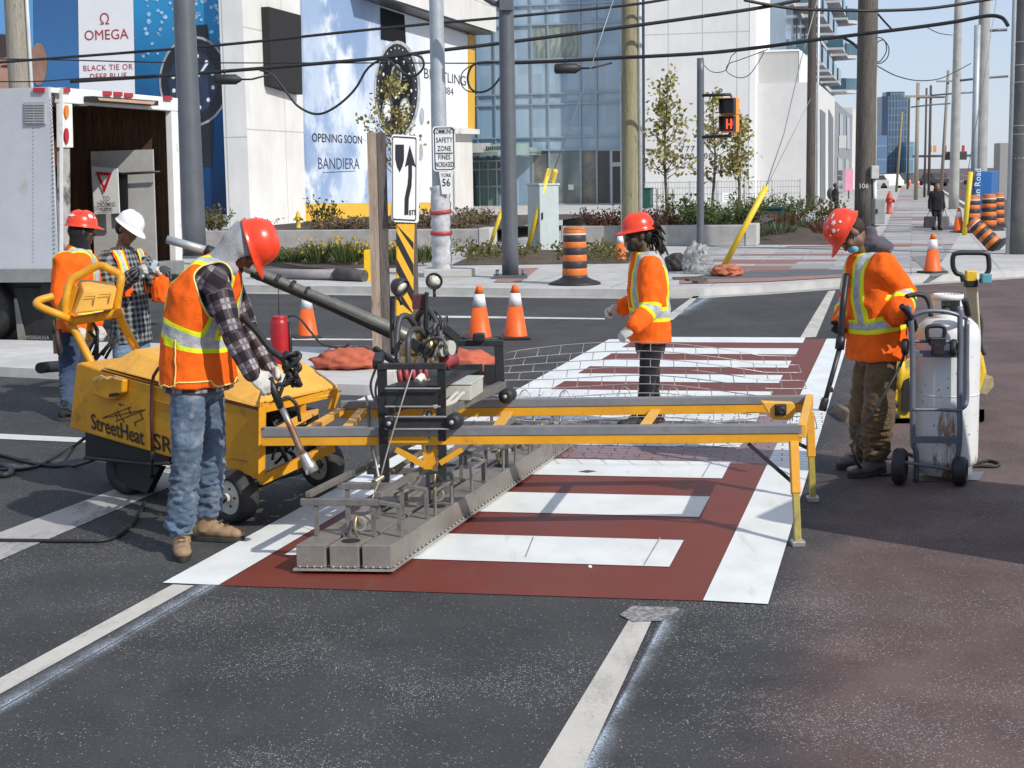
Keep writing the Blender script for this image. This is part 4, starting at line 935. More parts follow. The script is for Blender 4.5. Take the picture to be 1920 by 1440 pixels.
A=w1+CV*.36; bed([A-FD*1.0,A+FD*t1,A+FD*t1+CV*16,A-FD*1+CV*16],bz,MULCH,'soil_bed',.10,8)
A=w2+CV*.36; bed([A,A+FD*t2,A+FD*t2+CV*13,A+CV*13],bz,MULCH,'soil_bed',.10,11)
bed([gz(1400,459),gz(1560,459),gz(1650,423),gz(1420,425)],SWZ+.01,MULCH,'soil_bed',.18,14)
# ------------------------------------------------------------------ plants
def mat_leaf(name,c1,c2,c3=None):
    m,t,b,o=newmat(name); k=NT(t); p=k.pos()
    f=k.attr('tone'); c=k.mix(f,c1,c2)
    if c3: c=k.mix(k.smooth(k.noise(1.3,3,p),.55,.7),c,c3)
    t.links.new(c,b.inputs[0]); b.inputs['Roughness'].default_value=.6; b.inputs['Specular IOR Level'].default_value=.3
    tr=k.n('BsdfTranslucent'); t.links.new(c,tr.inputs[0]); mx=k.n('MixShader'); mx.inputs[0].default_value=.3; t.links.new(b.outputs[0],mx.inputs[1]); t.links.new(tr.outputs[0],mx.inputs[2]); t.links.new(mx.outputs[0],o.inputs[0])
    return m
LG=mat_leaf('leaf_green',(.05,.085,.024),(.12,.17,.05)); LO=mat_leaf('leaf_olive',(.07,.075,.02),(.17,.15,.045)); LBR=mat_leaf('leaf_dry_brown',(.13,.09,.045),(.28,.21,.12)); LY=mat_leaf('flower_yellow',(.55,.34,.03),(.70,.46,.05)); LRED=mat_leaf('grass_russet',(.13,.055,.035),(.22,.10,.06)); LSG=mat_leaf('leaf_grey_green',(.09,.12,.07),(.17,.20,.12)); LAUT=mat_leaf('leaf_autumn',(.20,.19,.045),(.44,.38,.11),(.32,.22,.06))
class Leaves:
    def __init__(s,seed): s.v=[];s.f=[];s.t=[];s.r=random.Random(seed)
    def leaf(s,p,sz,asp=.55,d=None):
        r=s.r
        d=Vector(d) if d is not None else Vector((r.gauss(0,1),r.gauss(0,1),r.gauss(0,1)))
        if d.length<1e-3: d=Vector((0,0,1))
        d.normalize(); x=d.cross(Vector((r.gauss(0,1),r.gauss(0,1),r.gauss(0,1)))); x.normalize()
        b=len(s.v); s.v+=[p,p+d*sz*.5+x*sz*asp*.5,p+d*sz,p+d*sz*.5-x*sz*asp*.5]; s.f.append((b,b+1,b+2,b+3)); tt=r.random(); s.t+=[tt]*4
    def build(s,name,m,par=None):
        me=bpy.data.meshes.new(name); me.from_pydata([tuple(v) for v in s.v],[],s.f); a=me.attributes.new('tone','FLOAT','POINT'); a.data.foreach_set('value',s.t); me.update()
        return link(name,me,m,par)
def plant(name,label,cat,p,h,r,n,leaf,m,seed,flower=None,blade=True,grp=None,stem=True):
    o=thing(name,label,cat,p,grp); L=Leaves(seed); rr=L.r; p=Vector(p); F2=Leaves(seed+99)
    sm=MB()
    for i in range(n):
        a=rr.uniform(0,6.283); q=r*math.sqrt(rr.random())*.45; base=p+Vector((q*math.cos(a),q*math.sin(a),0))
        d=Vector((math.cos(a)*rr.uniform(.1,.8)*r/h,math.sin(a)*rr.uniform(.1,.8)*r/h,1)); hh=h*rr.uniform(.45,1.0)
        if blade: L.leaf(base,hh,leaf/hh,d)
        else:
            for k in range(5): L.leaf(base+d*hh*rr.uniform(.25,1),leaf*rr.uniform(.7,1.2),.6)
            if i%4==0: sm.tube([base,base+d*hh*.9],.008,4)
        if flower and rr.random()<.14:
            for k in range(3): F2.leaf(base+d*hh*rr.uniform(.9,1.05)+Vector((rr.gauss(0,.03),rr.gauss(0,.03),0)),flower,.7)
    L.build('foliage',m,o)
    if flower and F2.v: fo=F2.build('flowers',LY,o); fo['kind']='stuff'
    if sm.v: sm.build('stem',M('stem_brown',(.10,.07,.045),.9),o)
    return o
rp=random.Random(21)
for i,(x,y,h,fl,lab) in enumerate(((548,499,.42,0,'small green plant left of the yellow flowers in the roadside bed'),(597,500,.58,.06,'green tuft with a few yellow flowers in the roadside bed'),(648,500,.62,.09,'tallest tuft with many yellow flowers in the roadside bed'),(668,497,.48,.09,'yellow flowering tuft beside the yellow board'),(738,500,.55,.07,'tuft with yellow flowers between the sign posts'),(793,499,.52,0,'green tuft right of the hazard marker'),(520,498,.30,0,'smallest low green plant at the end of the roadside bed'))):
    plant('flowering_plant' if fl else 'green_plant',lab,'plant',gz(x,y)+UPZ*.06,h,.45,120,.03,LG,40+i,fl or None)
mb=Leaves(5)
for i in range(2600):
    u=rp.random(); x=430+400*u; y=rp.uniform(472,500); p=gz(x,y)+UPZ*(.08+rp.random()*.25*(.4+noise.noise(Vector((x*.03,y*.05,0)))))
    mb.leaf(p,rp.uniform(.05,.14),.5)
o=mb.build('ground_cover',LBR); tag(o,'dry brown ground cover over the roadside bed','ground cover',kind='stuff')
mb=Leaves(6)
for i in range(2200):
    x=rp.uniform(850,1185); y=rp.uniform(474,496); cl=noise.noise(Vector((x*.02,y*.06,3)))
    if cl<-.15: continue
    mb.leaf(gz(x,y)+UPZ*(.08+rp.random()*.2*(1+cl)),rp.uniform(.05,.13),.5)
o=mb.build('ground_cover',LO); tag(o,'low olive ground cover around the pale cabinet','ground cover',kind='stuff')
k=0
def shrubrow(n,a,t0,t1,dd,z,h,m,lab,seed,grp,leaf=.09):
    global k
    r=random.Random(seed)
    for i in range(n):
        p=a+FD*(t0+(t1-t0)*(i+r.uniform(.2,.8))/n)+CV*r.uniform(*dd); p=Vector((p.x,p.y,z)); k+=1
        if abs(p.x/p.y-(560-960)/F)<.012 and z==bz: p=p+FD*1.1
        plant('shrub',lab,'shrub',p,h*r.uniform(.7,1.2),.7,70,leaf,m,seed*50+i,None,False,grp)
shrubrow(9,w1+CV*.5,0.3,t1-.3,(.3,2.5),bz,.40,LBR,'dry shrub growing behind the long low retaining wall',3,'dry shrubs behind the long retaining wall')
shrubrow(3,w1+CV*.5,-1.2,.8,(.5,5),bz,.85,LO,'tall leafy shrub beside the white pillar of the watch shop',4,'shrubs beside the white pillar',.12)
shrubrow(3,w1+CV*.5,4.0,t1-.4,(3,6),bz,.50,LBR,'olive shrub in front of the yellow banner band',5,'shrubs before the yellow band',.11)
shrubrow(5,w2+CV*.5,0.3,2.6,(.3,1.2),bz,.6,LRED,'reddish dry shrub behind the striped drum wall',6,'reddish shrubs behind the second wall')
shrubrow(6,w2+CV*.5,2.8,t2,(.3,4),bz,.9,LG,'green shrub beside the signal pole behind the low wall',7,'green shrubs beside the signal pole',.12)
for i in range(8):
    x=1410+rp.uniform(0,180); y=rp.uniform(428,455); plant('ornamental_grass','russet grass clump in the bed beside the thick dark pole' if i%2 else 'grey green grass clump in the bed beside the thick dark pole','grass',gz(x,y)+UPZ*.1,.62 if i%2 else .5,.8,190,.028,LRED if i%2 else LSG,300+i,None,True,'russet grass clumps' if i%2 else 'grey green grass clumps')
for i,(x,y) in enumerate(((1420,412),(1460,414),(1545,412),(1490,405))): plant('shrub','green shrub in front of the low pale block','shrub',gz(x,y+12)+UPZ*.1,.95,.9,90,.12,LG if i%2 else LO,330+i,None,False,'green shrubs before the low block')
def tree(label,base,zb,px,ytop,seed,lean=0,dens=1.0,spread=1.0,m=None,ctop=.28):
    p=Vector((base.x,base.y,zb)); Y=base.y; ht=at(px,ytop,Y).z-zb; o=thing('young_tree',label,'tree',p,'young street trees'); r=random.Random(seed)
    mb=MB(); L=Leaves(seed); n=10
    tr=[p+Vector((lean*t*t+.04*math.sin(t*7+seed),.03*math.cos(t*5),ht*.96*t)) for t in [i/n for i in range(n+1)]]
    mb.tube(tr,[.055*(1-.8*i/n) for i in range(n+1)],8)
    tips=[]
    for i in range(34):
        t=r.uniform(ctop,.96); q=tr[0].lerp(tr[-1],t); j=int(t*n); q=tr[j].lerp(tr[min(j+1,n)],t*n-j)
        a=r.uniform(0,6.283); ln=(1.05-t)*r.uniform(.5,1.0)*ht*.36*spread*(1 if t>ctop+.15 else .8)
        d=Vector((math.cos(a),math.sin(a),r.uniform(.5,1.3))).normalized(); e=q+d*ln; mid=q+d*ln*.5+Vector((0,0,-.04*ln))
        mb.tube([q,mid,e],[.016,.011,.004],5)
        for k2 in range(3):
            d2=(d+Vector((r.gauss(0,.6),r.gauss(0,.6),r.gauss(0,.4)))).normalized(); s0=q.lerp(e,r.uniform(.35,1)); e2=s0+d2*ln*.45; mb.tube([s0,e2],[.007,.003],4); tips+=[(s0,e2)]
    mb.build('trunk',M('young_bark',(.16,.13,.10),.9,var=.2),o)
    for (a_,b_) in tips:
        if r.random()>dens: continue
        c=a_.lerp(b_,.7); nl=r.randint(4,9)
        for q in range(nl): L.leaf(c+Vector((r.gauss(0,.14),r.gauss(0,.14),r.gauss(0,.13))),r.uniform(.10,.18),.7)
    L.build('crown',m or LAUT,o); return o
bb=w1+FD*(t1*.72)+CV*6; tb=onp(738,400,bb,FD); tree('young autumn tree behind the keep right sign post',tb,bz,738,128,11,.05,.75,1.3)
bb=w2+CV*4; tb=onp(1249,400,bb,FD); tree('fullest young autumn tree, right of the olive wooden pole',tb,bz,1246,125,14,0,1.0,1.0)
bb=w2+CV*8; tb=onp(1338,400,bb,FD); tree('young thin tree just behind the pedestrian signal pole',tb,bz,1336,162,17,.0,.75,.8)
tb=onp(1384,400,bb,FD); tree('young thin tree right of the orange pedestrian signal',tb,bz,1386,205,19,.05,.8,.8)
# stakes beside the young trees, wire fence, notice
for i,x in enumerate((1232,1262)): 
    q=onp(x,400,w2+CV*4,FD); mb=MB(); mb.tube([Vector((q.x,q.y,bz)),Vector((q.x,q.y,bz+1.0))],.025,6); tag(mb.build('tree_stake',WOODG),'thin wooden stake left of the fullest young tree' if i==0 else 'thin wooden stake right of the fullest young tree','stake','tree stakes')
o=thing('railing_fence','thin wire railing fence in front of the white wall','fence',W0-CV*3); mb=MB(); ps_=MB()
fz0=.3; a=W0-CV*3; ln=(onp(1500,380,a,FD)-a).dot(FD)
for i in range(60):
    q=a+FD*(ln*i/59); mb.tube([Vector((q.x,q.y,fz0)),Vector((q.x,q.y,fz0+1.15))],.010,4)
for z in (.35,.75,1.1,1.42): mb.tube([Vector((a.x,a.y,z)),Vector((a.x,a.y,z))+FD*ln],.013,4)
mb.build('wire_panel',GUYW,o)
for i in range(7):
    q=a+FD*(ln*i/6)-CV*.03; mb=MB(); mb.tube([Vector((q.x,q.y,0.1)),Vector((q.x,q.y,1.5))],.03,6); mb.build('post',GUYW,o)
o=thing('notice_board','small white notice on posts behind the young trees','sign',onp(1367,380,W0-CV*4,FD)); q=onp(1367,370,W0-CV*4,FD); mb=MB(); mb.box(q,(.75,.04,.5)); pn=mb.build('panel',WSGN,o); mb=MB()
for dz in (-.12,0,.12): mb.box(q+Vector((0,-.025,dz)),(.55,.01,.03))
mb.build('text_line',M('faint_ink',(.25,.25,.25),.6),pn); mb=MB(); mb.box(Vector((q.x,q.y+.03,q.z-.5)),(.05,.04,1.1)); mb.build('post',WOODG,o)
# ------------------------------------------------------------------ cabinet, hydrants, bins, guards, boxes
c0=gz(1013,474); o=thing('utility_cabinet','pale green grey utility cabinet beside the paired yellow guards','cabinet',c0); d1=Vector((.86,.5,0)).normalized(); 
t=(onp(1049,470,c0,d1)-c0).dot(d1); d2=Vector((-.45,.89,0)).normalized(); t2_=(onp(990,470,c0,d2)-c0).dot(d2); hC=at(1013,348,c0.y).z-SWZ
mb=MB(); mb.prism([c0,c0+d1*t,c0+d1*t+d2*t2_,c0+d2*t2_],(0,0,hC)); mb.build('body',M('cabinet_pale_green',(.46,.53,.52),.5,var=.06),o,bevel=.02)
mb=MB(); e=d1*(-.02)+d2*(-.02); mb.prism([c0+e+UPZ*(hC+.002),c0+d1*(t+.02)-d2*.02+UPZ*(hC+.002),c0+d1*(t+.02)+d2*(t2_+.02)+UPZ*(hC+.002),c0-d1*.02+d2*(t2_+.02)+UPZ*(hC+.002)],(0,0,.05)); mb.build('lid',M('cabinet_pale_green',(.46,.53,.52),.5),o)
mb=MB(); q=c0+d1*(t*.12)-d2*.02+UPZ*(hC*.55); mb.box(q,(.03,.04,.16)); mb.build('handle',BLK,o)
def hydrant(label,base,h,m,grp=None):
    o=thing('fire_hydrant',label,'hydrant',base); s=h/.8; mb=MB()
    mb.lathe([(.13*s,0),(.13*s,.04*s),(.095*s,.06*s),(.09*s,.5*s),(.12*s,.52*s),(.12*s,.56*s),(.10*s,.58*s),(.08*s,.68*s),(.04*s,.74*s),(.03*s,.75*s),(.03*s,.8*s)],base,n=16); mb.build('body',m,o)
    mb=MB()
    for d in (Vector((1,0,0)),Vector((-1,0,0)),Vector((0,-1,0))): mb.lathe([(.055*s,.08*s),(.055*s,.15*s),(.065*s,.15*s),(.065*s,.19*s),(.02*s,.2*s)],base+UPZ*.45*s,d,10)
    mb.build('outlet_cap',m,o)
q=at(560,437,44.3); hydrant('yellow fire hydrant on the bed behind the long retaining wall',Vector((q.x,q.y,bz)),at(560,395,44.3).z-bz,M('hydrant_yellow',(.62,.44,.03),.5,var=.1))
q=gz(1667,401); hydrant('red fire hydrant far along the pavement',q,.95,M('hydrant_red',(.5,.06,.04),.5))
GRB=M('bin_dark_green',(.012,.07,.055),.5,var=.1)
for i,(x,yb,wd,hh,lab,dd) in enumerate(((1207,398,34,36,'dark green box partly behind the olive wooden pole',W0-CV*8),(1451,426,44,37,'wide dark green box in the bed before the pale block',gz(1451,428)))):
    q=onp(x,yb,Vector((dd.x,dd.y,0)),FD); o=thing('utility_box',lab,'utility box',(q.x,q.y,.1)); s=q.y/F; mb=MB(); mb.box(Vector((q.x,q.y+.5,.1+hh*s/2)),(wd*s,1.0,hh*s),rot=Matrix((FD,CV,UPZ)).transposed()); mb.build('body',GRB,o,bevel=.03); mb=MB(); mb.box(Vector((q.x,q.y+.5,.13+hh*s)),(wd*s+.08,1.08,.06),rot=Matrix((FD,CV,UPZ)).transposed()); mb.build('lid',GRB,o)
GY=M('guard_yellow',(.74,.53,.03),.45,var=.08)
def guard(label,x0,y0,x1,y1,r=.045,Y=None):
    a=gz(x0,y0); b=at(x1,y1,(Y or a.y)); mb=MB(); mb.tube([a,b],r,10); tag(mb.build('guy_guard',GY),label,'guy guard','yellow guy wire guards')
guard('single yellow guy guard between the slim pole and the retaining wall',916,468,948,374,.05)
guard('left of the paired yellow guy guards at the pale cabinet',987,474,1030,316,.055); guard('right of the paired yellow guy guards at the pale cabinet',1000,466,1042,320,.055,gz(987,474).y)
guard('yellow guy guard rising from the orange bag',1357,499,1437,350,.06)
guard('yellow guy guard in front of the blue box',1808,441,1820,322,.07)
# yellow board behind the post, grey pipe on the kerb
o=thing('hazard_board','plain yellow board standing on the kerb behind the wooden sign post','board',gz(700,527)); Y=gz(700,527).y; mb=MB(); mb.prism([at(682,528,Y),at(712,526,Y),at(712,466,Y),at(682,469,Y)],(0,.08,0)); mb.build('panel',M('board_yellow',(.80,.50,.01),.4),o,bevel=.01); mb=MB(); mb.box(at(697,530,Y),(.5,.35,.05)); mb.build('foot',M('board_foot',(.45,.10,.05),.6),o)
mb=MB(); mb.tube([gz(476,522)+UPZ*.1,gz(560,524)+UPZ*.1,gz(640,526)+UPZ*.1],.095,14); o=thing('drain_pipe','grey pipe lying along the far kerb below the flower bed','pipe',gz(560,524)); mb.build('pipe',M('pipe_grey',(.27,.25,.25),.7,var=.2,scale=4),o)
mb=MB(); mb.tube([gz(632,526)+UPZ*.11,gz(655,527)+UPZ*.11,gz(684,528)+UPZ*.1],[.115,.13,.11],14); mb.build('end_wrap',M('wrap_black',(.07,.065,.07),.7,var=.4,scale=8,bump=.8,bscale=25),o)
# plastic wrapped base, rubble, bags
def blob(name,label,cat,c,rad,m,seed,amp=.25,sub=4,grp=None,freq=3.0,par=None,floor=None):
    bm=bmesh.new(); bmesh.ops.create_icosphere(bm,subdivisions=sub,radius=1)
    for v in bm.verts:
        d=v.co.normalized(); f=1+amp*(noise.noise(d*freq+Vector((seed,seed*.3,0)))+.5*noise.noise(d*freq*2.7+Vector((0,seed,1))))
        v.co=Vector((d.x*rad[0]*f,d.y*rad[1]*f,max(d.z,-.45)*rad[2]*f))
    me=bpy.data.meshes.new(name); bm.to_mesh(me); bm.free()
    for p in me.polygons: p.use_smooth=True
    zmin=min(v.co.z for v in me.vertices)
    me.transform(Matrix.Translation(Vector((c[0],c[1],c[2]-zmin))))
    o=link(name,me,m,par)
    if label: tag(o,label,cat,grp)
    return o
m_,t_,b_,o_=newmat('clear_plastic'); kk=NT(t_); b_.inputs['Base Color'].default_value=(.36,.37,.38,1); b_.inputs['Roughness'].default_value=.25; kk.bump(b_,kk.noise(10,4),1.0,.05); CLEARP=m_
tr_=kk.n('BsdfTransparent'); mx_=kk.n('MixShader'); t_.links.new(kk.smooth(kk.noise(14,4),.3,.7),mx_.inputs[0]); t_.links.new(tr_.outputs[0],mx_.inputs[1]); t_.links.new(b_.outputs[0],mx_.inputs[2]); t_.links.new(mx_.outputs[0],o_.inputs[0])
q=gz(1308,513); blob('plastic_sheet','crumpled clear plastic sheet wrapped round the signal pole foot','plastic sheet',q,(.25,.2,.36),CLEARP,3,.30,4,None,2.4)
q=gz(1270,508); blob('rubble_bag','dark bag with orange stripes beside the crumpled plastic','bag',q,(.28,.25,.22),M('bag_black',(.03,.028,.027),.7,var=.3,dirt=(.35,.12,.03),dirt_amt=.2,dscale=5),6,.25)
q=gz(1268,492); blob('stone_block','rough grey brown stone on top of the dark bag','stone',(q.x,gz(1270,508).y+.1,at(1268,497,gz(1270,508).y).z),(.2,.2,.14),M('stone',(.22,.19,.155),.9,var=.3,bump=.8,bscale=20),9,.3)
q=gz(1362,518); blob('orange_bag','orange sandbag at the foot of the yellow guard','sandbag',q,(.27,.22,.13),M('faded_orange_cloth',(.42,.13,.065),.8,var=.2,bump=.5,bscale=14),12,.35)
q=gz(1298,528); 
for i,(x,y) in enumerate(((1288,524),(1305,527),(1312,531))):
    p=gz(x,y); mb=MB(); mb.box(p+UPZ*.03,(.5-.1*i,.12,.035),rz=R(12+20*i)); tag(mb.build('scrap_board',M('scrap_brown',(.10,.08,.07),.9)),'flat scrap board lying on the driveway below the plastic sheet','debris','scrap boards on the driveway')
# ------------------------------------------------------------------ drum and cones
OR=M('safety_orange',(.80,.12,.012),.5,var=.10,scale=5,dirt=(.35,.10,.05),dirt_amt=.1); ORD=M('drum_orange',(.68,.17,.03),.5,var=.15,scale=4,dirt=(.2,.10,.06),dirt_amt=.15); BKD=M('drum_black',(.035,.033,.035),.5,var=.25,scale=5); REF=M('reflective_white',(.74,.72,.74),.4,var=.05)
def make_drum(label,loc,grp):
    o=thing('traffic_drum',label,'traffic drum',(0,0,0),grp)
    bands=[(.06,.16,BKD),(.16,.29,ORD),(.29,.41,BKD),(.41,.53,ORD),(.53,.65,BKD),(.65,.76,ORD),(.76,.87,BKD),(.87,.97,ORD)]
    mb=MB(); mb.cs=True
    rad=lambda z:.215-.03*z+(.006 if int(z*8)%2 else 0)
    for i,(a,b,m) in enumerate(bands):
        mb=MB(); r0=.232-.035*a; r1=.232-.035*b
        mb.lathe([(r0-.006,a),(r0,a+.012),(r1,b-.012),(r1-.006,b)],n=28); mb.build('stripe_band',m,o)
    mb=MB(); mb.lathe([(.192,.965),(.19,1.0),(.15,1.03),(.0,1.035)],n=28); mb.build('top_cap',M('drum_top',(.40,.17,.07),.6,var=.3),o)
    mb=MB(); mb.lathe([(.2,.88),(.205,.885),(.205,.90),(.2,.905)],n=28); mb.build('reflector_band',REF,o)
    mb=MB(); mb.lathe([(.46,0),(.46,.03),(.40,.055),(.30,.09),(.25,.12),(.225,.12)],n=28); mb.build('rubber_base',RUB,o)
    o.location=loc; return o
dr=make_drum('orange and black striped traffic drum on the far kerb',gz(1078,533),None); dr.scale=(.96,)*3
for x,y,rz,lab in ((1822,436,0,'striped drum beside the yellow guard, left of the drum cluster'),(1853,432,1,'middle striped drum in the cluster before the blue box'),(1868,427,2,'rearmost striped drum in the cluster next to the big pole')):
    dup(dr,gz(x,y),rz,lab,'clustered drums by the blue box',1.05)
f_=dup(dr,gz(1872,470)+UPZ*.2,0,'tipped over striped drum leaning against the drum cluster','clustered drums by the blue box',.85); f_.rotation_euler=(R(-20),R(-42),0); f_.location=gz(1872,470)+UPZ*.05
def make_cone(label,loc,h=.72,grp='traffic cones'):
    o=thing('traffic_cone',label,'traffic cone',(0,0,0),grp)
    mb=MB(); mb.lathe([(.165,.03),(.155,.05),(.095,.44),(.094,.44)],n=24); mb.lathe([(.066,.615),(.036,.71),(.030,.72),(.0,.72)],n=24); mb.build('body',OR,o)
    mb=MB(); mb.lathe([(.0965,.44),(.0675,.615)],n=24); mb.build('reflector_collar',REF,o)
    mb=MB(); mb.box((0,0,.02),(.40,.40,.04)); mb.build('rubber_base',RUB,o,bevel=.012)
    o.location=loc; o.scale=(h/.72,)*3; return o
c1=make_cone('orange cone standing on the road, right of the two behind the carriage',G(967,635),.66)
dup(c1,G(900,637),.3,'orange cone standing on the road, left of the two behind the carriage',None,.66/.72); dup(c1,G(577,633),.2,'orange cone on the road behind the red canister',None,.60/.72)
dup(c1,gz(1748,512),.5,'orange cone on the pavement behind the gas cart',None,.71/.72); dup(c1,gz(1163,489),.1,'orange cone half hidden behind the helmet of the man with dreadlocks',None,.62/.72)
for i,(x,y,lab) in enumerate(((1797,436,'small orange cone beside the yellow guard by the drums'),(1690,352,'tiny orange cone far down the pavement, left one'),(1706,349,'tiny orange cone far down the pavement, middle one'),(1722,352,'tiny orange cone far down the pavement, right one'))): dup(c1,gz(x,y),.2*i,lab,'far cones on the pavement',1.0)
# ------------------------------------------------------------------ blue box with lettering, pink poster, far cars
b=gz(1846,430); Y=47; s=Y/F; o=thing('blue_box','tall blue street information box lettered Weston Road','street box',at(1846,410,Y))
mb=MB(); p0=at(1826,405,Y); p1=at(1858,405,Y); z1=at(1842,321,Y).z; zb=0.12; mb.prism([Vector((p0.x,Y,zb)),Vector((p1.x,Y,zb)),Vector((p1.x+.9,Y+2.2,zb)),Vector((p0.x+.9,Y+2.2,zb))],(0,0,z1-zb)); mb.build('body',M('box_blue',(.015,.12,.36),.45,var=.05),o,bevel=.02)
put_text('Weston Road',12*s*1.35,at(1833,362,Y-.01),UPZ,(-1,0,0),M('pale_lettering',(.72,.78,.82),.5),o,off=.004)
mb=MB(); mb.lathe([(.0,-.005),(.07,-.005),(.07,.005)],at(1844,381,Y-.01),(0,-1,0),14); mb.build('emblem',M('emblem_green',(.45,.6,.15),.5),o)
q=gz(1592,382); mb=MB(); q=qp(1593,337,.35); mb.box(q,(.05,.75,1.5),rot=Matrix((Vector((.87,.5,0)),Vector((-.5,.87,0)),UPZ)).transposed()); 
q2=onp(1592,337,Q0+CV*10-FD*0,FD); o=thing('poster_stand','pink poster standing by the terrace wall','poster',Vector((q2.x,q2.y,.1))); mb=MB(); s=q2.y/F; mb.box(q2,(15*s,.05,40*s)); mb.build('panel',M('poster_pink',(.75,.30,.42),.6),o); mb=MB(); mb.box(Vector((q2.x,q2.y+.05,q2.z/2)),(.08,.05,q2.z)); mb.build('stand',GREYMET,o)
def far_car(label,x,y,Y,m,rz,van=False):
    p=at(x,y,Y); p=Vector((p.x,p.y,0)); o=thing('parked_car',label,'car',(0,0,0),'cars far down the road')
    prof=[(-2.1,.35),(2.1,.35),(2.15,.75),(1.3,.9),(.7,1.42),(-1.3,1.45),(-1.9,.95),(-2.15,.85)]
    mb=MB(); mb.prism([Vector((-.85,a,z)) for a,z in prof],(1.7,0,0)); mb.build('body',m,o,bevel=.06)
    mb=MB(); mb.prism([Vector((-.87,a,z)) for a,z in ((1.1,.92),(.65,1.34),(-1.2,1.37),(-1.7,.95))],(1.74,0,0)); mb.build('window',M('car_glass',(.03,.035,.04),.1),o)
    for sx in (-.8,.8):
        for a in (-1.3,1.3): mb=MB(); mb.lathe([(.0,-.1),(.32,-.1),(.32,.1),(.0,.1)],(sx,a,.32),(1,0,0),16); mb.build('wheel',RUB,o)
    for sx in (-.6,.6): mb=MB(); mb.box((sx,2.12,.7),(.3,.08,.14)); mb.build('headlight',REF,o)
    o.location=p; o.rotation_euler=(0,0,rz); return o
far_car('white car far down the road left of the far poles',1658,309,150,WHT,R(20)); far_car('dark pickup far down the road below the red signals',1750,309,170,M('car_dark',(.05,.045,.05),.4),R(10)); far_car('black car far down the road left of the big pole',1849,303,150,M('car_black',(.02,.022,.03),.3),R(80))
# ================================================================== box truck
TC=G(118,655); rd=Vector((.27,.963,0)).normalized(); sdv=Vector((-rd.y,rd.x,0))
TC=Vector((TC.x,TC.y,0))
truck=thing('box_truck','white box truck parked at left with its rear roller door open','truck',TC)
def sdp(x,y,off=0.0): return onp(x,y,TC-rd*off,sdv)
def rp(x,y,off=0.0): return onp(x,y,TC-sdv*off,rd)
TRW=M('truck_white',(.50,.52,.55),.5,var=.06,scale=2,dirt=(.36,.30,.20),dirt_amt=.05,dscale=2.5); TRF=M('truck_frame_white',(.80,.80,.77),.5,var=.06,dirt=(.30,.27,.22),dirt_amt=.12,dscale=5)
zt=sdp(60,164).z; zb=sdp(60,529).z; Wt=(rp(336,300)-TC).dot(rd); Lt=6.5
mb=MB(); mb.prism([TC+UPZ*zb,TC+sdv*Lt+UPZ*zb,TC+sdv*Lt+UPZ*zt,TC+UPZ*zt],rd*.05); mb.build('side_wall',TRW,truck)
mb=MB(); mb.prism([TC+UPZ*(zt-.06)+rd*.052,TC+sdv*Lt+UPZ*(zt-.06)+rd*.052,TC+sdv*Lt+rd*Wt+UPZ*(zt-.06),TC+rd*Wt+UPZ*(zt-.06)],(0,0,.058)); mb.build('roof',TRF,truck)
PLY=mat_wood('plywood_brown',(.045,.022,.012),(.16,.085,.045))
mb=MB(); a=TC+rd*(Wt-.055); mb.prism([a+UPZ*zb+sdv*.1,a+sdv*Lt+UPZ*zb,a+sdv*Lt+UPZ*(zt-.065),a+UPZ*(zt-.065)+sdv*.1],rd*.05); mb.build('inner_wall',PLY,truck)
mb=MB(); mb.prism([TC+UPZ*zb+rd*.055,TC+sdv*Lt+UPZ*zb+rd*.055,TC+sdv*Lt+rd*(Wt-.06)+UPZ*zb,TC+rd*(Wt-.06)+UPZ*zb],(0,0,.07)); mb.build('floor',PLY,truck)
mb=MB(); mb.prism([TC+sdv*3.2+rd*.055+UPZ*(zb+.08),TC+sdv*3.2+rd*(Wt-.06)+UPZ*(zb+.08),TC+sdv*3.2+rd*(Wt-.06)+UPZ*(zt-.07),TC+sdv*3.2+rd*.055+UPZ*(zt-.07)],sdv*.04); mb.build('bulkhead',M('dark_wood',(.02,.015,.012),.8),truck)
# white rear frame
def rpoly(name,pts,off,m,th,par=None,bevel=0):
    mb=MB(); mb.prism([rp(x,y,off) for x,y in pts],sdv*th); return mb.build(name,m,par or truck,bevel=bevel)
rpoly('door_header',[(118.5,164),(334,184),(334,209),(118.5,193)],.03,TRF,.12,bevel=.01)
rpoly('door_post',[(118.5,193.6),(136,195),(138,277),(119.5,277)],.03,TRF,.10,bevel=.01)
rpoly('door_post',[(119.5,277.6),(131,277.6),(133,520),(120,524)],.01,M('post_dirty',(.40,.38,.35),.6,var=.2,dirt=(.06,.05,.045),dirt_amt=.45,dscale=4),.09)
rpoly('door_post',[(322,208.5),(334,209.6),(343,500),(331,502)],.03,TRF,.10,bevel=.01)
RLENS=M('red_lens',(.42,.02,.03),.3); ALENS=M('amber_lens',(.75,.22,.03),.3)
for x,y in ((125,168.5),(203,174.5),(223,176),(243,178),(316,183.5)): rpoly('marker_light',[(x-7,y-4),(x+7,y-3.4),(x+7,y+4.6),(x-7,y+4)],.06,RLENS,.03)
mb=MB(); mb.prism([sdp(62,164.5,.03),sdp(82,164.5,.03),sdp(82,173,.03),sdp(62,173,.03)],rd*.028); mb.build('marker_light',RLENS,truck)
lb=rpoly('light_bar',[(174,180),(297,189),(297,198),(174,190)],.16,BLK,.12)
rpoly('lens',[(184,183),(292,190.5),(288,196),(186,188)],.175,M('amber_clear_lens',(.55,.33,.20),.25),.015,lb)
for y0,y1,m in ((197,222,ALENS),(240,270,RLENS)):
    pts=[(126+3.6*math.cos(2*math.pi*i/14),(y0+y1)/2+(y1-y0)/2*math.sin(2*math.pi*i/14)) for i in range(14)]; rpoly('tail_light',pts,.055,m,.025)
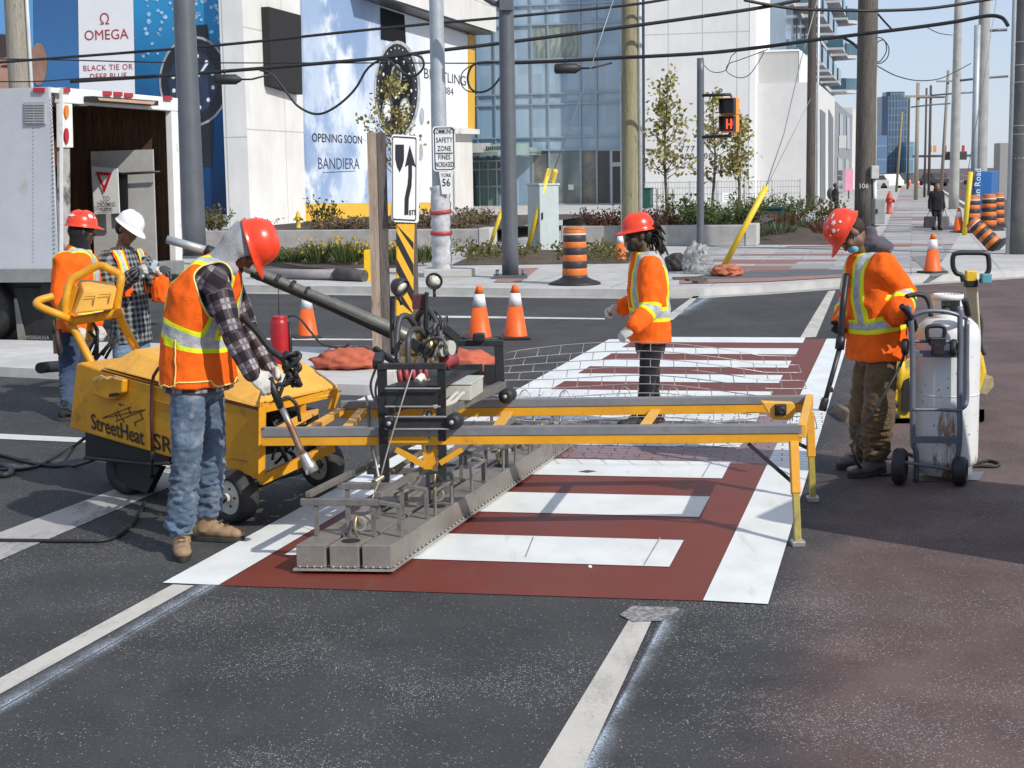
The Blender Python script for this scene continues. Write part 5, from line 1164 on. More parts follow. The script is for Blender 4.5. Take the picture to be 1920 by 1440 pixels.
# side details: vent louvre, lower rail, seam with rivets
mb=MB(); mb.prism([sdp(45,191,.02),sdp(84,191,.02),sdp(85,233,.02),sdp(46,234,.02)],rd*.02)
for i in range(8):
    y=195+4.8*i
    for xa,xb in ((47,63),(66,82)): mb.prism([sdp(xa,y,.035),sdp(xb,y,.035),sdp(xb,y+2.2,.035),sdp(xa,y+2.2,.035)],rd*.014)
mb.build('vent',M('vent_grey',(.38,.38,.38),.5,var=.1),truck)
mb=MB(); mb.prism([sdp(-200,505,.025),sdp(110,504,.025),sdp(110,529,.025),sdp(-200,531,.025)],rd*.024); mb.build('lower_rail',M('rail_grey',(.30,.30,.29),.5,.3,var=.15,dirt=(.12,.10,.08),dirt_amt=.2),truck)
mb=MB(); 
for i in range(40): mb.ell(sdp(97+i*.13,182+i*8.1,.004),(.012,.012,.012),nu=6,nv=4)
for i in range(34): mb.ell(sdp(62,240+i*7.6,.003),(.007,.007,.007),nu=5,nv=4)
mb.build('rivet_row',M('rivet_grey',(.20,.20,.21),.5),truck)
mb=MB(); mb.prism([sdp(111.5,166,.012),sdp(117.5,165.5,.012),sdp(118,524,.012),sdp(112,525,.012)],rd*.011); mb.build('corner_strip',TRF,truck)
# underside: chassis, wheels, mud flap, bumper step
mb=MB(); mb.prism([TC+rd*.35+UPZ*.62+sdv*.2,TC+rd*2.1+UPZ*.62+sdv*.2,TC+rd*2.1+UPZ*.62+sdv*Lt,TC+rd*.35+UPZ*.62+sdv*Lt],(0,0,zb-.63)); mb.prism([TC+rd*.15+sdv*.15+UPZ*(zb-.22),TC+rd*2.3+sdv*.15+UPZ*(zb-.22),TC+rd*2.3+sdv*.35+UPZ*(zb-.22),TC+rd*.15+sdv*.35+UPZ*(zb-.22)],(0,0,.2)); mb.build('chassis',BLK,truck)
tw=sdp(2,610,-.35); 
for k_ in (0,1):
    c=Vector((tw.x,tw.y,.46))+rd*(1.55*k_)+sdv*.25; mb=MB(); mb.lathe([(.28,-.16),(.40,-.17),(.46,-.13),(.46,.13),(.40,.17),(.28,.16)],c,rd,28,closed=True); wo=mb.build('wheel',RUB,truck); mb=MB(); mb.lathe([(.0,-.10),(.2,-.12),(.275,-.155),(.28,.1)],c,rd,20); mb.build('rim',M('rim_dark',(.10,.10,.10),.5,.4),wo)
MUD=M('mud_flap',(.022,.021,.02),.7,var=.3,dirt=(.12,.10,.08),dirt_amt=.15,dscale=4)
mb=MB(); mb.prism([sdp(26,540,-.3),sdp(106,540,-.3),sdp(105,652,-.3),sdp(37,650,-.3)],rd*.02); mf=mb.build('mud_flap',MUD,truck)
mb=MB(); mb.prism([sdp(26,560,-.285),sdp(32,560,-.285),sdp(49,640,-.285),sdp(35,652,-.285)],rd*.012); mb.build('edge_strip',M('flap_edge',(.25,.23,.20),.7,var=.2),mf)
put_text('MISSISSAUGA',9*mpp(18.9)*1.1,sdp(70,633,-.29),-sdv,UPZ,M('flap_lettering',(.42,.40,.38),.7),mf,off=.012,sx=.9)
rpoly('bumper_step',[(300,492),(346,488),(346,512),(300,517)],.30,M('step_grey',(.28,.28,.27),.5,.3,var=.2),.25,bevel=.01)
rpoly('step_bracket',[(300,520),(342,514),(342,556),(303,560)],.10,BLK,.20); rpoly('rear_sill',[(121,521),(330,503),(330,517),(121,536)],.02,M('sill_dark',(.07,.065,.06),.6),.1)
# things leaning inside the truck: a white sheet and two folded signs
def iw(x,y,off): return onp(x,y,TC+rd*(Wt-off),sdv)
o=thing('white_board','big white board leaning inside the open truck','board',TC+rd*2.2+sdv*.8); mb=MB(); mb.prism([iw(170,284,.22),iw(286,280,.22),iw(294,505,.22),iw(178,512,.22)],rd*.03); mb.build('panel',M('board_offwhite',(.52,.52,.50),.6,var=.12,scale=2,dirt=(.3,.28,.25),dirt_amt=.1),o)
o=thing('yield_sign','white sign with red triangle reading to oncoming traffic, inside the truck','sign',TC+rd*2.0+sdv*.8); mb=MB(); mb.prism([iw(171,312,.40),iw(220,316,.40),iw(224,400,.40),iw(177,402,.40)],rd*.02); pn=mb.build('panel',WSGN,o)
def ring_poly(outer,inner,off,m,par):
    n=len(outer); mb=MB()
    for i in range(n): mb.quad(iw(*outer[i],off),iw(*outer[(i+1)%n],off),iw(*inner[(i+1)%n],off),iw(*inner[i],off))
    mb.build('triangle_border',m,par,fix=True)
ring_poly([(179,322),(210,324),(196,362)],[(186,328),(204,329),(196,350)],.425,M('sign_red',(.50,.02,.03),.5),pn)
sT=mpp(20.5)
for t_,y in (('TO',373),('ONCOMING',384),('TRAFFIC',395)): put_text(t_,9.5*sT*1.3,iw(199,y,.43),-sdv,UPZ,SINK,pn,sx=.58 if len(t_)>3 else .9,off=.003,fat=.003)
o=thing('folded_stand','black folded sign stand with hooks leaning on the white board','sign stand',TC+rd*2.0+sdv*.7); mb=MB(); mb.prism([iw(218,322,.30),iw(238,325,.30),iw(240,410,.30),iw(222,410,.30)],rd*.02); mb.build('panel',BLK,o); mb=MB(); mb.tube([iw(180,322,.32),iw(228,326,.32),iw(300,322,.32)],.02,6); mb.build('bar',BLK,o)
o=thing('stored_cone','dim orange barrel standing in the dark of the truck','barrel',TC+rd*1.9+sdv*1.4); mb=MB(); c=iw(158,290,.5)+sdv*.5; mb.lathe([(.16,-.15),(.15,.18),(.10,.22),(.0,.22)],c,n=16); mb.build('body',ORD,o)
# ================================================================== keep right sign on wooden posts
sgd=Vector((.34,.94,0)).normalized(); SP=G(722,690); SP.z=.10
o=thing('keep_right_sign','white keep right arrow sign and striped hazard marker on two wooden posts','sign',SP)
WPL=mat_wood('post_wood_light',(.26,.19,.14),(.42,.34,.27)); WPD=mat_wood('post_wood_dark',(.075,.062,.055),(.17,.145,.13))
def vp(x,y,off=0.0): return onp(x,y,SP+Vector((0,0,0)),Vector((1,0.0,0))) if False else at(x,y,SP.y+off)
z0=.10; zt2=at(715,248,SP.y).z
w1_=at(717,500,SP.y).x-at(700,500,SP.y).x; w2_=at(733,500,SP.y).x-at(717.6,500,SP.y).x
x0=at(700,690,SP.y).x
mb=MB(); mb.box((x0+w1_/2,SP.y+.06,(z0+zt2)/2),(w1_,.12,zt2-z0)); mb.build('post',WPL,o)
mb=MB(); mb.box((x0+w1_+.004+w2_/2,SP.y+.085,(z0+zt2)/2),(w2_,.13,zt2-z0-.01)); mb.build('post',WPD,o)
Pb=at(771,420,SP.y+.55); mb=MB(); zt3=at(771,258,SP.y+.55).z; mb.box((Pb.x,Pb.y+.05,(z0+zt3)/2),(.11,.13,zt3-z0)); mb.build('post',WPD,o)
SA=at(734,335,SP.y-.02)
def kp(x,y,off=0.0): return onp(x,y,SA+Vector((sgd.y,-sgd.x,0))*off,sgd)
nk=Vector((sgd.y,-sgd.x,0))
def kpoly(name,pts,off,m,th,par): mb=MB(); mb.prism([kp(x,y,off) for x,y in pts],nk*th); return mb.build(name,m,par)
pn=kpoly('sign_panel',[(734,256),(737,252),(780,255),(783,258),(782,414),(779,418),(737,416),(734,412)],0,WSGN,.02,o)
# border
mb=MB(); ou=[(735.5,258),(738,255),(779,257.5),(781,260),(780.5,411),(778,414.5),(738,412.5),(735.5,409)]; inn=[(737,259.5),(739,257.5),(778,260),(779.7,262),(779,409.5),(777,412),(739,410),(737,408)]
for i in range(8): mb.quad(kp(*ou[i],.024),kp(*ou[(i+1)%8],.024),kp(*inn[(i+1)%8],.024),kp(*inn[i],.024))
mb.build('sign_border',SINK,pn,fix=True)
kpoly('shield_symbol',[(741,271),(757,271),(757,300),(754,312),(749,323),(744,312),(741,298)],.021,SINK,.004,pn)
kpoly('arrow_symbol',[(768,273),(779,313),(772,309),(772,330),(771,350),(766,372),(765,403),(758,403),(758.5,372),(764,346),(765.5,330),(765.5,309),(759,313)],.021,SINK,.004,pn)
put_text('BTS',9*mpp(16.4)*1.5,kp(773,399,.022),sgd,UPZ,SINK,pn,sx=1.5,fat=.004)
hz=kpoly('hazard_panel',[(743,420),(775,420),(772,588),(742,592)],-.005,M('marker_yellow',(.78,.42,.02),.45,var=.06),.015,o)
def clipband(y0,y1):
    # one diagonal black band on the marker between its two edges
    return [(743,y0),(775,y0+62),(775,y1+62),(743,y1)]
for y0,y1 in ((393,406),(434,456),(484,508),(536,560)):
    pts=clipband(y0,y1); q=[]
    pts=[(x,min(max(y,421),589)) for x,y in pts]
    if pts[0][1]>=588: continue
    if len({round(p[1]) for p in pts})<3: continue
    kpoly('stripe_mark',pts,.011,SINK,.003,hz)
# ================================================================== street heating machine
YM=M('machine_yellow',(.66,.31,.018),.42,var=.10,scale=4,spec=.4,dirt=(.26,.12,.03),dirt_amt=.16,dscale=7); YMT=M('machine_yellow_pale',(.78,.40,.06),.5,var=.12,scale=4,dirt=(.35,.20,.08),dirt_amt=.12,dscale=5); DKM=M('machine_black',(.013,.013,.014),.6,var=.3); DRED=M('oxide_strip',(.075,.025,.02),.6)  # YMT: paler yellow for hood, covers, console and cross pieces
mc0=at(488,800,8.72); mc0=Vector((mc0.x,mc0.y,0)); md=Vector((-math.cos(R(39)),math.sin(R(39)),0)); mn=Vector((-md.y,md.x,0)); mn=-mn if mn.y<0 else mn   # mn: away from the viewer
mach=thing('heating_machine','yellow pavement heating machine on small wheels with long rail arms','machine',mc0)
def mp(x,y,off=0.0): return onp(x,y,mc0-mn*off,md)
def mpoly(name,pts,off,m,th,par=None,bevel=0): mb=MB(); mb.prism([mp(x,y,off) for x,y in pts],mn*th); return mb.build(name,m,par or mach,bevel=bevel)
Wm=.66
body=mpoly('body',[(143,682),(150,680),(178,690),(285,721),(396,747.5),(396,868),(315,857),(130,803),(136,740)],0,YM,Wm,bevel=.012)
mpoly('side_panel',[(396.3,747.6),(486,769),(484,900),(470,893),(414,872),(396.3,868)],0,YM,.02,bevel=.003)
mb=MB(); mb.prism([mp(398,750,-.3),mp(470,768,-.3),mp(470,860,-.3),mp(398,850,-.3)],mn*.3); mb.build('dark_fill_block',DKM,mach,bevel=.02)  # black block set inside to make the open interior dark
mb=MB(); mb.prism([mp(398,752,-Wm+.02),mp(480,772,-Wm+.02),mp(480,800,-Wm+.02),mp(398,790,-Wm+.02)],mn*.02); mb.build('side_panel',YM,mach)
# hood, rising from the top of the body towards its middle
uL=lambda x,y:(mp(x,y)-mc0).dot(md)
zr=mp(480,768).z; zl=mp(180,690).z; ur=.0; ul=uL(180,690)
def hp(u,w,z): return mc0+md*u+mn*w+UPZ*z
zt_=lambda u: zr+(zl-zr)*(u/ul)
A=[hp(.03,.02,zt_(.03)+.003),hp(ul-.03,.02,zt_(ul)+.003),hp(ul-.03,Wm-.04,zt_(ul)+.003),hp(.03,Wm-.04,zt_(.03)+.003)]
B=[hp(.22,.20,zt_(.2)+.13),hp(ul-.22,.14,zt_(ul)+.12),hp(ul-.22,Wm-.12,zt_(ul)+.13),hp(.22,Wm-.10,zt_(.2)+.14)]
mb=MB(); mb.add(A+B,[(0,1,5,4),(1,2,6,5),(2,3,7,6),(3,0,4,7),(4,5,6,7),(3,2,1,0)],False); hood=mb.build('hood',YMT,mach,bevel=.012,fix=True)
mb=MB(); q=hp(ul-.75,.22,zt_(ul-.75)+.137); mb.tube([q,q+UPZ*.03,q+md*-.14+UPZ*.03,q+md*-.14],.010,6); mb.build('latch_handle',DKM,hood)
# front fender pieces that reach out to the right over the axle
mb=MB(); 
f0=at(486,762,8.74); f1=at(640,728,9.25); f2=at(565,682,9.32); f3=at(500,700,9.0)
mb.prism([at(487,757,8.75),at(530,750,8.85),at(633,728,9.28),at(565,682,9.45),at(500,705,9.05)],(0,0,.02)); mb.build('front_cover',YMT,mach,bevel=.004)
mb=MB(); mb.prism([at(487,758,8.74),at(633,729,9.27),at(633,743,9.27),at(487,776,8.74)],Vector((-.01,.02,0))); mb.build('front_lip',YM,mach)
mb=MB(); 
for i in range(9): mb.ell(at(497+15*i,754-3.0*i,8.73+.06*i),(.005,.005,.005),nu=6,nv=4)
mb.build('rivet_row',DRED,mach)
mb=MB(); mb.prism([at(485,765,8.70),at(498,763,8.74),at(496,905,8.74),at(484,902,8.70)],(0,.03,0)); mb.build('front_post',YM,mach,bevel=.003)
mb=MB(); mb.prism([at(622,736,9.22),at(640,732,9.26),at(628,766,9.26),at(614,768,9.22)],(0,.03,0)); mb.build('front_post',YM,mach,bevel=.003)
mb=MB(); mb.prism([at(563,746,9.05),at(573,744,9.05),at(573,795,9.05),at(563,797,9.05)],(0,.03,0)); mb.build('front_post',YM,mach)
mb=MB(); mb.beam(at(488,900,8.76),at(625,838,9.25),.03,.06); mb.build('axle_brace',YM,mach,bevel=.003)
mb=MB(); mb.beam(at(580,868,9.2),at(604,838,9.3),.03,.05); mb.build('axle_brace',YM,mach)
mb=MB(); mb.tube([at(425,930,8.86),at(520,890,9.35),at(605,868,9.84)],.035,8); mb.build('axle',DKM,mach)
mb=MB()
rm=random.Random(4)
for i in range(14):
    a=at(rm.uniform(500,560),rm.uniform(785,880),rm.uniform(8.9,9.1)); b=at(rm.uniform(500,575),rm.uniform(790,890),rm.uniform(8.95,9.2)); mb.tube(bez(a,a+Vector((.05,.02,rm.uniform(-.1,.08))),b+Vector((-.03,0,-.05)),b,8),rm.uniform(.006,.014),6)
mb.build('bay_hose',RUB,mach)
mb=MB(); mb.box(at(530,800,9.25),(.34,.3,.22),rz=R(40)); mb.build('dark_fill_block',DKM,mach,bevel=.02)  # black block darkening the open front behind the hoses
for cx,cy,cyl in ((440,930,8.84),(604,868,9.84)):
    c=at(cx,cy,cyl); rr=c.z-.002; ax=Vector((-.60,-.80,0)).normalized()
    mb=MB(); pf=[(rr*.64,-.056),(rr*.68,-.068),(rr*.86,-.068),(rr*.97,-.045),(rr,0),(rr*.97,.045),(rr*.86,.068),(rr*.68,.068),(rr*.64,.056)]; mb.lathe(pf,c,ax,36,closed=True); wh=mb.build('wheel',M('tyre_dusty',(.032,.031,.03),.75,var=.3,scale=8,dirt=(.13,.12,.11),dirt_amt=.2,dscale=8),mach)
    mb=MB(); mb.lathe([(rr*.66,.050),(rr*.60,.034),(rr*.35,.04),(rr*.18,.05),(rr*.16,.075),(0,.08)],c,ax,28); mb.lathe([(0,-.05),(rr*.6,-.03),(rr*.66,-.045)],c,ax,24); mb.build('rim',M('rim_pale',(.62,.57,.48),.55,.0,var=.15,dirt=(.12,.10,.08),dirt_amt=.2,dscale=14),wh)
    mb=MB(); xx=ax.orthogonal().normalized(); yy=ax.cross(xx)
    for i in range(5): a=2*math.pi*i/5; mb.ell(c+ax*.052+(xx*math.cos(a)+yy*math.sin(a))*rr*.34,(.008,.008,.008),nu=6,nv=4)
    mb.lathe([(.022,.05),(.022,.1),(0,.1)],c,ax,10); mb.build('hub_bolt',DKM,wh)
# rear caster and black belly box
c=at(250,902,9.75); c.z=.16; mb=MB(); mb.lathe([(.07,-.09),(.145,-.095),(.16,-.07),(.16,.07),(.145,.095),(.07,.09)],c,Vector((-.55,-.83,0)),28,closed=True); wh=mb.build('wheel',DKM,mach); mb=MB(); mb.lathe([(0,-.06),(.075,-.05),(.075,.07),(0,.08)],c,Vector((-.55,-.83,0)),20); mb.build('rim',DKM,wh)
mb=MB(); mb.prism([mp(160,808,-.05),mp(318,852,-.05),mp(316,872,-.05),mp(160,856,-.05)],mn*.5); mb.build('belly_box',DKM,mach)
mb=MB(); mb.tube([mp(159,858,.0),mp(285,871,.0),mp(318,868,.0)],.012,6); mb.prism([mp(200,866,-.08),mp(300,876,-.08),mp(275,925,-.08),mp(215,905,-.08)],mn*.05); mb.prism([mp(200,866,-.34),mp(300,876,-.34),mp(275,925,-.34),mp(215,905,-.34)],mn*.05); mb.build('caster_fork',DKM,mach)
# seam strip, scoop, lettering and brick emblem on the side
mpoly('seam_strip',[(190,692.5),(285,718.5),(484,766.5),(484,769.5),(285,722),(190,696)],.004,DRED,.004)
mb=MB(); mb.tube([mp(305,684,.02),mp(296,692,.035),mp(288,705,.03),mp(285,722,.02),mp(284,780,.015),mp(286,850,.015)],.011,8); mb.build('strap_hose',DRED,mach)
sc_=mpoly('air_scoop',[(172,712),(200,706),(230,712),(229,736),(216,748),(200,750),(172,740)],.05,YM,.045,bevel=.012)
mpoly('rim_strip',[(174,709),(188,703),(203,710),(215,704),(232,709),(231,711),(216,707),(203,713),(188,706),(175,711)],.055,M('cream_edge',(.72,.55,.28),.5),.006,sc_)
mpoly('opening',[(205,738),(219,736),(226,740),(214,744),(204,744)],.054,DKM,.004,sc_)
MINK=M('decal_black',(.02,.015,.02),.45)
tv=(mp(274,832)-mp(166,798)); tv2=Vector((tv.x,tv.y,tv.z))
ss=.0040
put_text('StreetHeat',.142,mp(219.5,806,.003),tv2,UPZ,MINK,mach,sx=1.0*tv.length/(.142*4.72)*.97,off=.003,fat=.0035)
put_text('SR',.142,mp(305,833,.003),tv2,UPZ,MINK,mach,sx=1.2,off=.003,fat=.0035)
mb=MB()
for (x0_,y0_,x1_,y1_) in ((192,784,271,768),(216,790,272,768),(193,783,245,763),(220,770,227,783),(227,762,222,757),(224,757,233,760),(240,764,245,776),(216,774,220,788),(262,774,268,786),(252,792,268,785),(252,792,254,800),(229,786,233,792)):
    a,b=mp(x0_,y0_,.004),mp(x1_,y1_,.004); mb.beam(a,b,.0042,.004,up=mn)
mb.build('brick_emblem',MINK,mach)
mpoly('decal_line',[(430,858),(464,865),(464,867),(430,860)],.003,M('faint_decal',(.30,.16,.02),.6),.003)
# flat darker yellow plate painted as the shade of a recessed side step
mpoly('recess_shade',[(289,750),(324,760),(324,776),(289,766)],.004,M('machine_shadow_yellow',(.42,.18,.01),.5,var=.2),.004)
# control console on its tubular frame
Yc=9.95
def ct(pts,r,name,m=YM,n=8,Y=Yc,par=None):
    mb=MB(); mb.tube(spline([at(x,y,Y+dy) for x,y,dy in pts],5),r,10); return mb.build(name,m,par or mach)
ct([(178,694,-.02),(155,648,0),(131,603,0)],.027,'handle_tube'); ct([(256,655,.1),(238,622,.05),(222,590,0)],.027,'handle_tube'); ct([(166,640,.3),(169,615,.3),(172,596,.25)],.024,'handle_tube')
ct([(133,603,-.02),(180,595,-.02),(230,585,-.02)],.03,'handle_bar'); ct([(122,590,-.03),(124,560,-.03),(133,527,0),(160,510,.02),(186,498,.02),(206,505,.02),(224,515,.02),(227,525,0),(221,560,0),(219,588,0)],.026,'handle_loop')
ct([(135,600,-.03),(110,590,-.1),(80,578,-.1),(69,570,-.05),(75,563,0),(100,556,.05)],.026,'handle_loop')
mb=MB(); fr_=[at(139,588,Yc-.13),at(210,580,Yc-.13),at(219,541,Yc-.10),at(157,546,Yc-.10)]; tp_=[at(157,546,Yc-.10),at(219,541,Yc-.10),at(215,530,Yc+.12),at(160,524,Yc+.12)]
bk=[at(122,584,Yc+.12),at(214,578,Yc+.12),at(215,530,Yc+.12),at(150,522,Yc+.12)]
mb.add(fr_+bk,[(0,1,2,3),(3,2,6,7),(1,5,6,2),(4,7,6,5),(0,4,5,1),(0,3,7,4)],False); cons=mb.build('console',YMT,mach,bevel=.008,fix=True)
mb=MB(); mb.add([at(104,582,Yc+.02),at(132,590,Yc-.05),at(147,538,Yc-.03),at(131,524,Yc+.04),at(104,582,Yc+.2),at(132,590,Yc+.1),at(147,538,Yc+.1),at(131,524,Yc+.2)],[(0,1,2,3),(7,6,5,4),(0,4,5,1),(1,5,6,2),(2,6,7,3),(3,7,4,0)],False); mb.build('console_side',YM,mach,bevel=.006,fix=True)
mb=MB()
for (xa,xb,ya) in ((159,178,557),(186,207,553)):
    for a_,b_ in (((xa,ya),(xb,ya-2)),((xb,ya-2),(xb-4,ya+16))): mb.beam(at(*a_,Yc-.128),at(*b_,Yc-.128),.004,.004)
mb.build('panel_groove',M('groove_brown',(.22,.10,.01),.6),cons)
mb=MB()
for i in range(7):
    a=at(170+rm.uniform(-5,30),rm.uniform(650,690),10.15); b=at(165+rm.uniform(0,50),rm.uniform(600,650),10.2); mb.tube(bez(a,a+Vector((.05,0,.1)),b+Vector((.05,0,-.05)),b,8),.011,6)
mb.build('control_lever',DKM,mach)
# ---- rail arms: two long rails with grey running strips, end frame, legs
YN,YF=8.27,9.27; GRS=M('running_strip_grey',(.22,.225,.235),.45,.3,var=.12,scale=3,dirt=(.12,.10,.08),dirt_amt=.1)
def rail(Y,xa,ya,xb,yb,hs,ho,lab):
    a=at(xa,ya,Y); b=at(xb,yb,Y+.0); zA,zB=a.z,b.z
    k_=Y/F; g=hs*k_; r_=ho*k_
    mb=MB(); mb.prism([a,b,b-UPZ*g,a-UPZ*g],(0,.055,0)); ra=mb.build('running_strip',GRS,mach,bevel=.003)
    mb=MB(); a2=a-UPZ*(g+.002)+Vector((0,.006,0)); b2=b-UPZ*(g+.002)+Vector((0,.006,0)); mb.prism([a2,b2,b2-UPZ*r_,a2-UPZ*r_],(0,.05,0)); mb.build('rail',YM,mach,bevel=.003)
    return a,b
nA,nB=rail(YN,489,803,1504,796.5,17,17,'near'); fA,fB=rail(YF,638,753,1521,742,15,17,'far')
for x in (918,1196,700): 
    a=at(x,800,YN+.06); b=at(x+34,771,YF-.01); a.z=b.z=nA.z-.085; mb=MB(); mb.beam(a,b,.06,.012); mb.build('cross_member',YMT,mach)
for (p,q) in (((502,800),(590,765)),((640,797),(680,770)),((560,796),(640,772))):
    a=at(*p,YN+.1); b=at(*q,YF-.02); b.z=a.z=nA.z-.06; mb=MB(); mb.beam(a,b,.05,.03); mb.build('cross_member',YMT,mach)
zr_=nB.z
mb=MB(); mb.beam(nB+Vector((.0,.0,-.035)),fB+Vector((.0,.05,-.035)),.045,.075); mb.build('end_beam',YMT,mach,bevel=.004)
OLV=M('leg_olive',(.30,.24,.03),.5,var=.2,dirt=(.10,.09,.04),dirt_amt=.25,dscale=9)
for (xt,yt,xb,yb,Y,ls) in ((1488,828,1496,1018,YN,1),(1518,772,1524,935,YF,1)):
    a=at(xt,yt,Y+.02); b=G(xb,yb,.015); 
    mb=MB(); mb.beam(a,a.lerp(b,.52),.048,.048,up=(0,1,0)); lg=mb.build('leg',YM,mach,bevel=.004)
    mb=MB(); mb.beam(a.lerp(b,.5),b,.036,.036,up=(0,1,0)); mb.build('leg_tube',OLV,lg,bevel=.003)
    mb=MB(); mb.box(b,(.07,.07,.03)); mb.build('foot',M('foot_steel',(.45,.44,.42),.4,.7,var=.2),lg,bevel=.004)
for (xa,ya,xb,yb,Y) in ((1403,832,1488,906,YN+.03),(1497,832,1518,842,YF)): mb=MB(); mb.beam(at(xa,ya,Y),at(xb,yb,Y),.022,.022); mb.build('diagonal_brace',DKM,mach)
mb=MB(); mb.prism([at(1428,753,YF-.12),at(1488,755,YF-.12),at(1494,772,YF-.12),at(1482,788,YF-.12),at(1448,787,YF-.12)],(0,.06,0)); bb_=mb.build('bearing_block',YMT,mach,bevel=.006)
mb=MB(); c=at(1463,768,YF-.125); mb.lathe([(.048,0),(.048,.02),(.03,.025),(.026,.05),(0,.05)],c,(0,-1,0),4,smooth=False); mb.lathe([(.03,.02),(.028,.06),(.01,.06),(0,.055)],c,(0,-1,0),16); mb.build('flange',DKM,bb_)
# gusset and hanging bracket under the near rail
mb=MB(); mb.beam(at(742,842,YN+.02),at(795,872,YN+.02),.03,.03); mb.beam(at(866,842,YN+.02),at(825,868,YN+.02),.03,.03); mb.prism([at(792,838,YN+.04),at(820,838,YN+.04),at(818,880,YN+.04),at(794,880,YN+.04)],(0,.05,0)); mb.build('gusset',YM,mach)
# boom pole rising to the left over the machine
mb=MB(); mb.tube([at(313,449,9.5),at(350,459,9.5),at(388,470,9.5)],.026,12); bo=mb.build('boom_pole',M('boom_grey',(.42,.44,.46),.45,.4),mach)
mb=MB(); mb.tube([at(386,469,9.5),at(400,474,9.5)],.036,12); mb.build('collar',DKM,bo)
mb=MB(); mb.tube([at(398,474,9.5),at(480,510,9.5),at(620,568,9.45),at(745,622,9.4),at(800,650,9.4)],[.028,.030,.037,.044,.050],14); bo2=mb.build('boom_pole',M('boom_dark',(.20,.19,.165),.4,.5,var=.25,scale=9),mach)
mb=MB(); mb.tube([at(470,516,9.42),at(620,580,9.38),at(745,638,9.33),at(790,664,9.33)],.012,6); mb.tube([at(470,512,9.40),at(620,574,9.36),at(745,630,9.31)],.010,6)
for x,y in ((487,513),(520,527),(548,538),(575,550),(617,567),(657,585),(690,599),(727,616)):
    c=at(x,y,9.47); d=(at(745,622,9.4)-at(480,510,9.5)).normalized(); mb.lathe([(.043,-.01),(.045,-.008),(.045,.008),(.043,.01)],c,d,14)
mb.build('hose_strap',DKM,bo2)
# ================================================================== heater carriage and heater boxes
CBK=M('carriage_black',(.025,.026,.027),.5,.2,var=.3,scale=6,dirt=(.10,.095,.085),dirt_amt=.15,dscale=7); HG=M('heater_grey',(.26,.24,.215),.5,.35,var=.15,scale=4,dirt=(.13,.11,.09),dirt_amt=.25,dscale=5); HGD=M('heater_frame_grey',(.20,.19,.175),.5,.35,var=.2,scale=5,dirt=(.10,.09,.075),dirt_amt=.25,dscale=6); BXG=M('box_beige_grey',(.46,.46,.41),.5,var=.08,dirt=(.25,.23,.19),dirt_amt=.1); RDP=M('valve_red',(.30,.05,.06),.5,var=.3,scale=12); BRS=M('brass',(.42,.34,.18),.4,.7,var=.2)
car=thing('heater_carriage','black steel carriage with hoses and work lamps holding long grey heater boxes','heater carriage',at(770,800,8.4)*1.0)
def cb(pts_a,pts_b,Y0,Y1,w_,h_,name,m=CBK,par=None,bevel=.003,up=(0,0,1)):
    mb=MB(); mb.beam(at(*pts_a,Y0),at(*pts_b,Y1),w_,h_,up); return mb.build(name,m,par or car,bevel=bevel)
Yn,Yf=8.22,9.30
UPY=(0,1,0)
cb((716,682),(722,902),Yn,Yn+.10,.050,.050,'post',up=UPY); cb((828,684),(830,898),Yn,Yn+.12,.045,.045,'post',up=UPY)
cb((708,687),(836,686),Yn-.003,Yn-.003,.05,.032,'top_bar')
cb((707,684),(712,668),Yn,Yn+.15,.05,.05,'post_stub')
mb=MB(); mb.prism([at(724,730,Yn),at(821,727,Yn),at(821,759,Yn),at(724,760,Yn)],(0,.02,0)); mb.build('front_plate',CBK,car)
for y in (728,762,781,804): cb((722,y),(826 if y<780 else 850,y),Yn-.03,Yn-.03,.012,.006,'shelf_edge',M('edge_grey',(.42,.42,.40),.5,.4),bevel=0)
mb=MB(); mb.prism([at(722,783,Yn-.01),at(860,782,Yn-.01),at(866,787,Yn-.01),at(866,799,Yn-.01),at(858,805,Yn-.01),at(722,805,Yn-.01)],(0,.06,0)); mb.build('roller_beam',CBK,car,bevel=.006)
def roller(x,y,Y,r=.034,ln=.10):
    c=at(x,y,Y); mb=MB(); mb.lathe([(r*.5,-ln/2),(r,-ln/2+.006),(r,ln/2-.006),(r*.5,ln/2)],c,(.25,.97,0),20); ro=mb.build('roller',RUB,car); mb=MB(); mb.lathe([(.012,0),(.012,.012),(0,.012)],c-Vector((.25,.97,0))*(ln/2),(-.25,-.97,0),8); mb.build('bolt',PALEST,ro)
roller(852,789,Yn+.0,.042); roller(735,791,Yn+.0,.036); roller(952,741,Yf-.10,.044,.12); roller(815,741,Yf+.05,.036)
cb((935,642),(938,724),Yf,Yf,.055,.045,'post',up=UPY); cb((852,642),(854,722),Yf,Yf,.035,.035,'post',up=UPY); cb((850,643),(944,643),Yf-.002,Yf-.002,.05,.036,'top_bar')
mb=MB(); mb.prism([at(838,684,Yf-.1),at(905,683,Yf-.1),at(905,708,Yf-.1),at(838,708,Yf-.1)],(0,.02,0)); mb.prism([at(907,684,Yf-.02),at(932,684,Yf-.02),at(934,722,Yf-.02),at(908,722,Yf-.02)],(0,.02,0)); mb.build('rear_plate',CBK,car)
cb((824,775),(942,722),Yn+.05,Yf-.05,.05,.045,'side_beam',HGD); cb((716,775),(850,722),Yn+.05,Yf-.05,.05,.04,'side_beam',CBK)
cb((724,742),(835,700),Yn+.2,Yf-.2,.03,.03,'deck_bar'); 
mb=MB(); mb.prism([at(722,728,Yn+.05),at(826,727,Yn+.05),at(905,694,Yf-.08),at(820,694,Yf-.08)],(0,0,.01)); mb.build('deck',CBK,car)
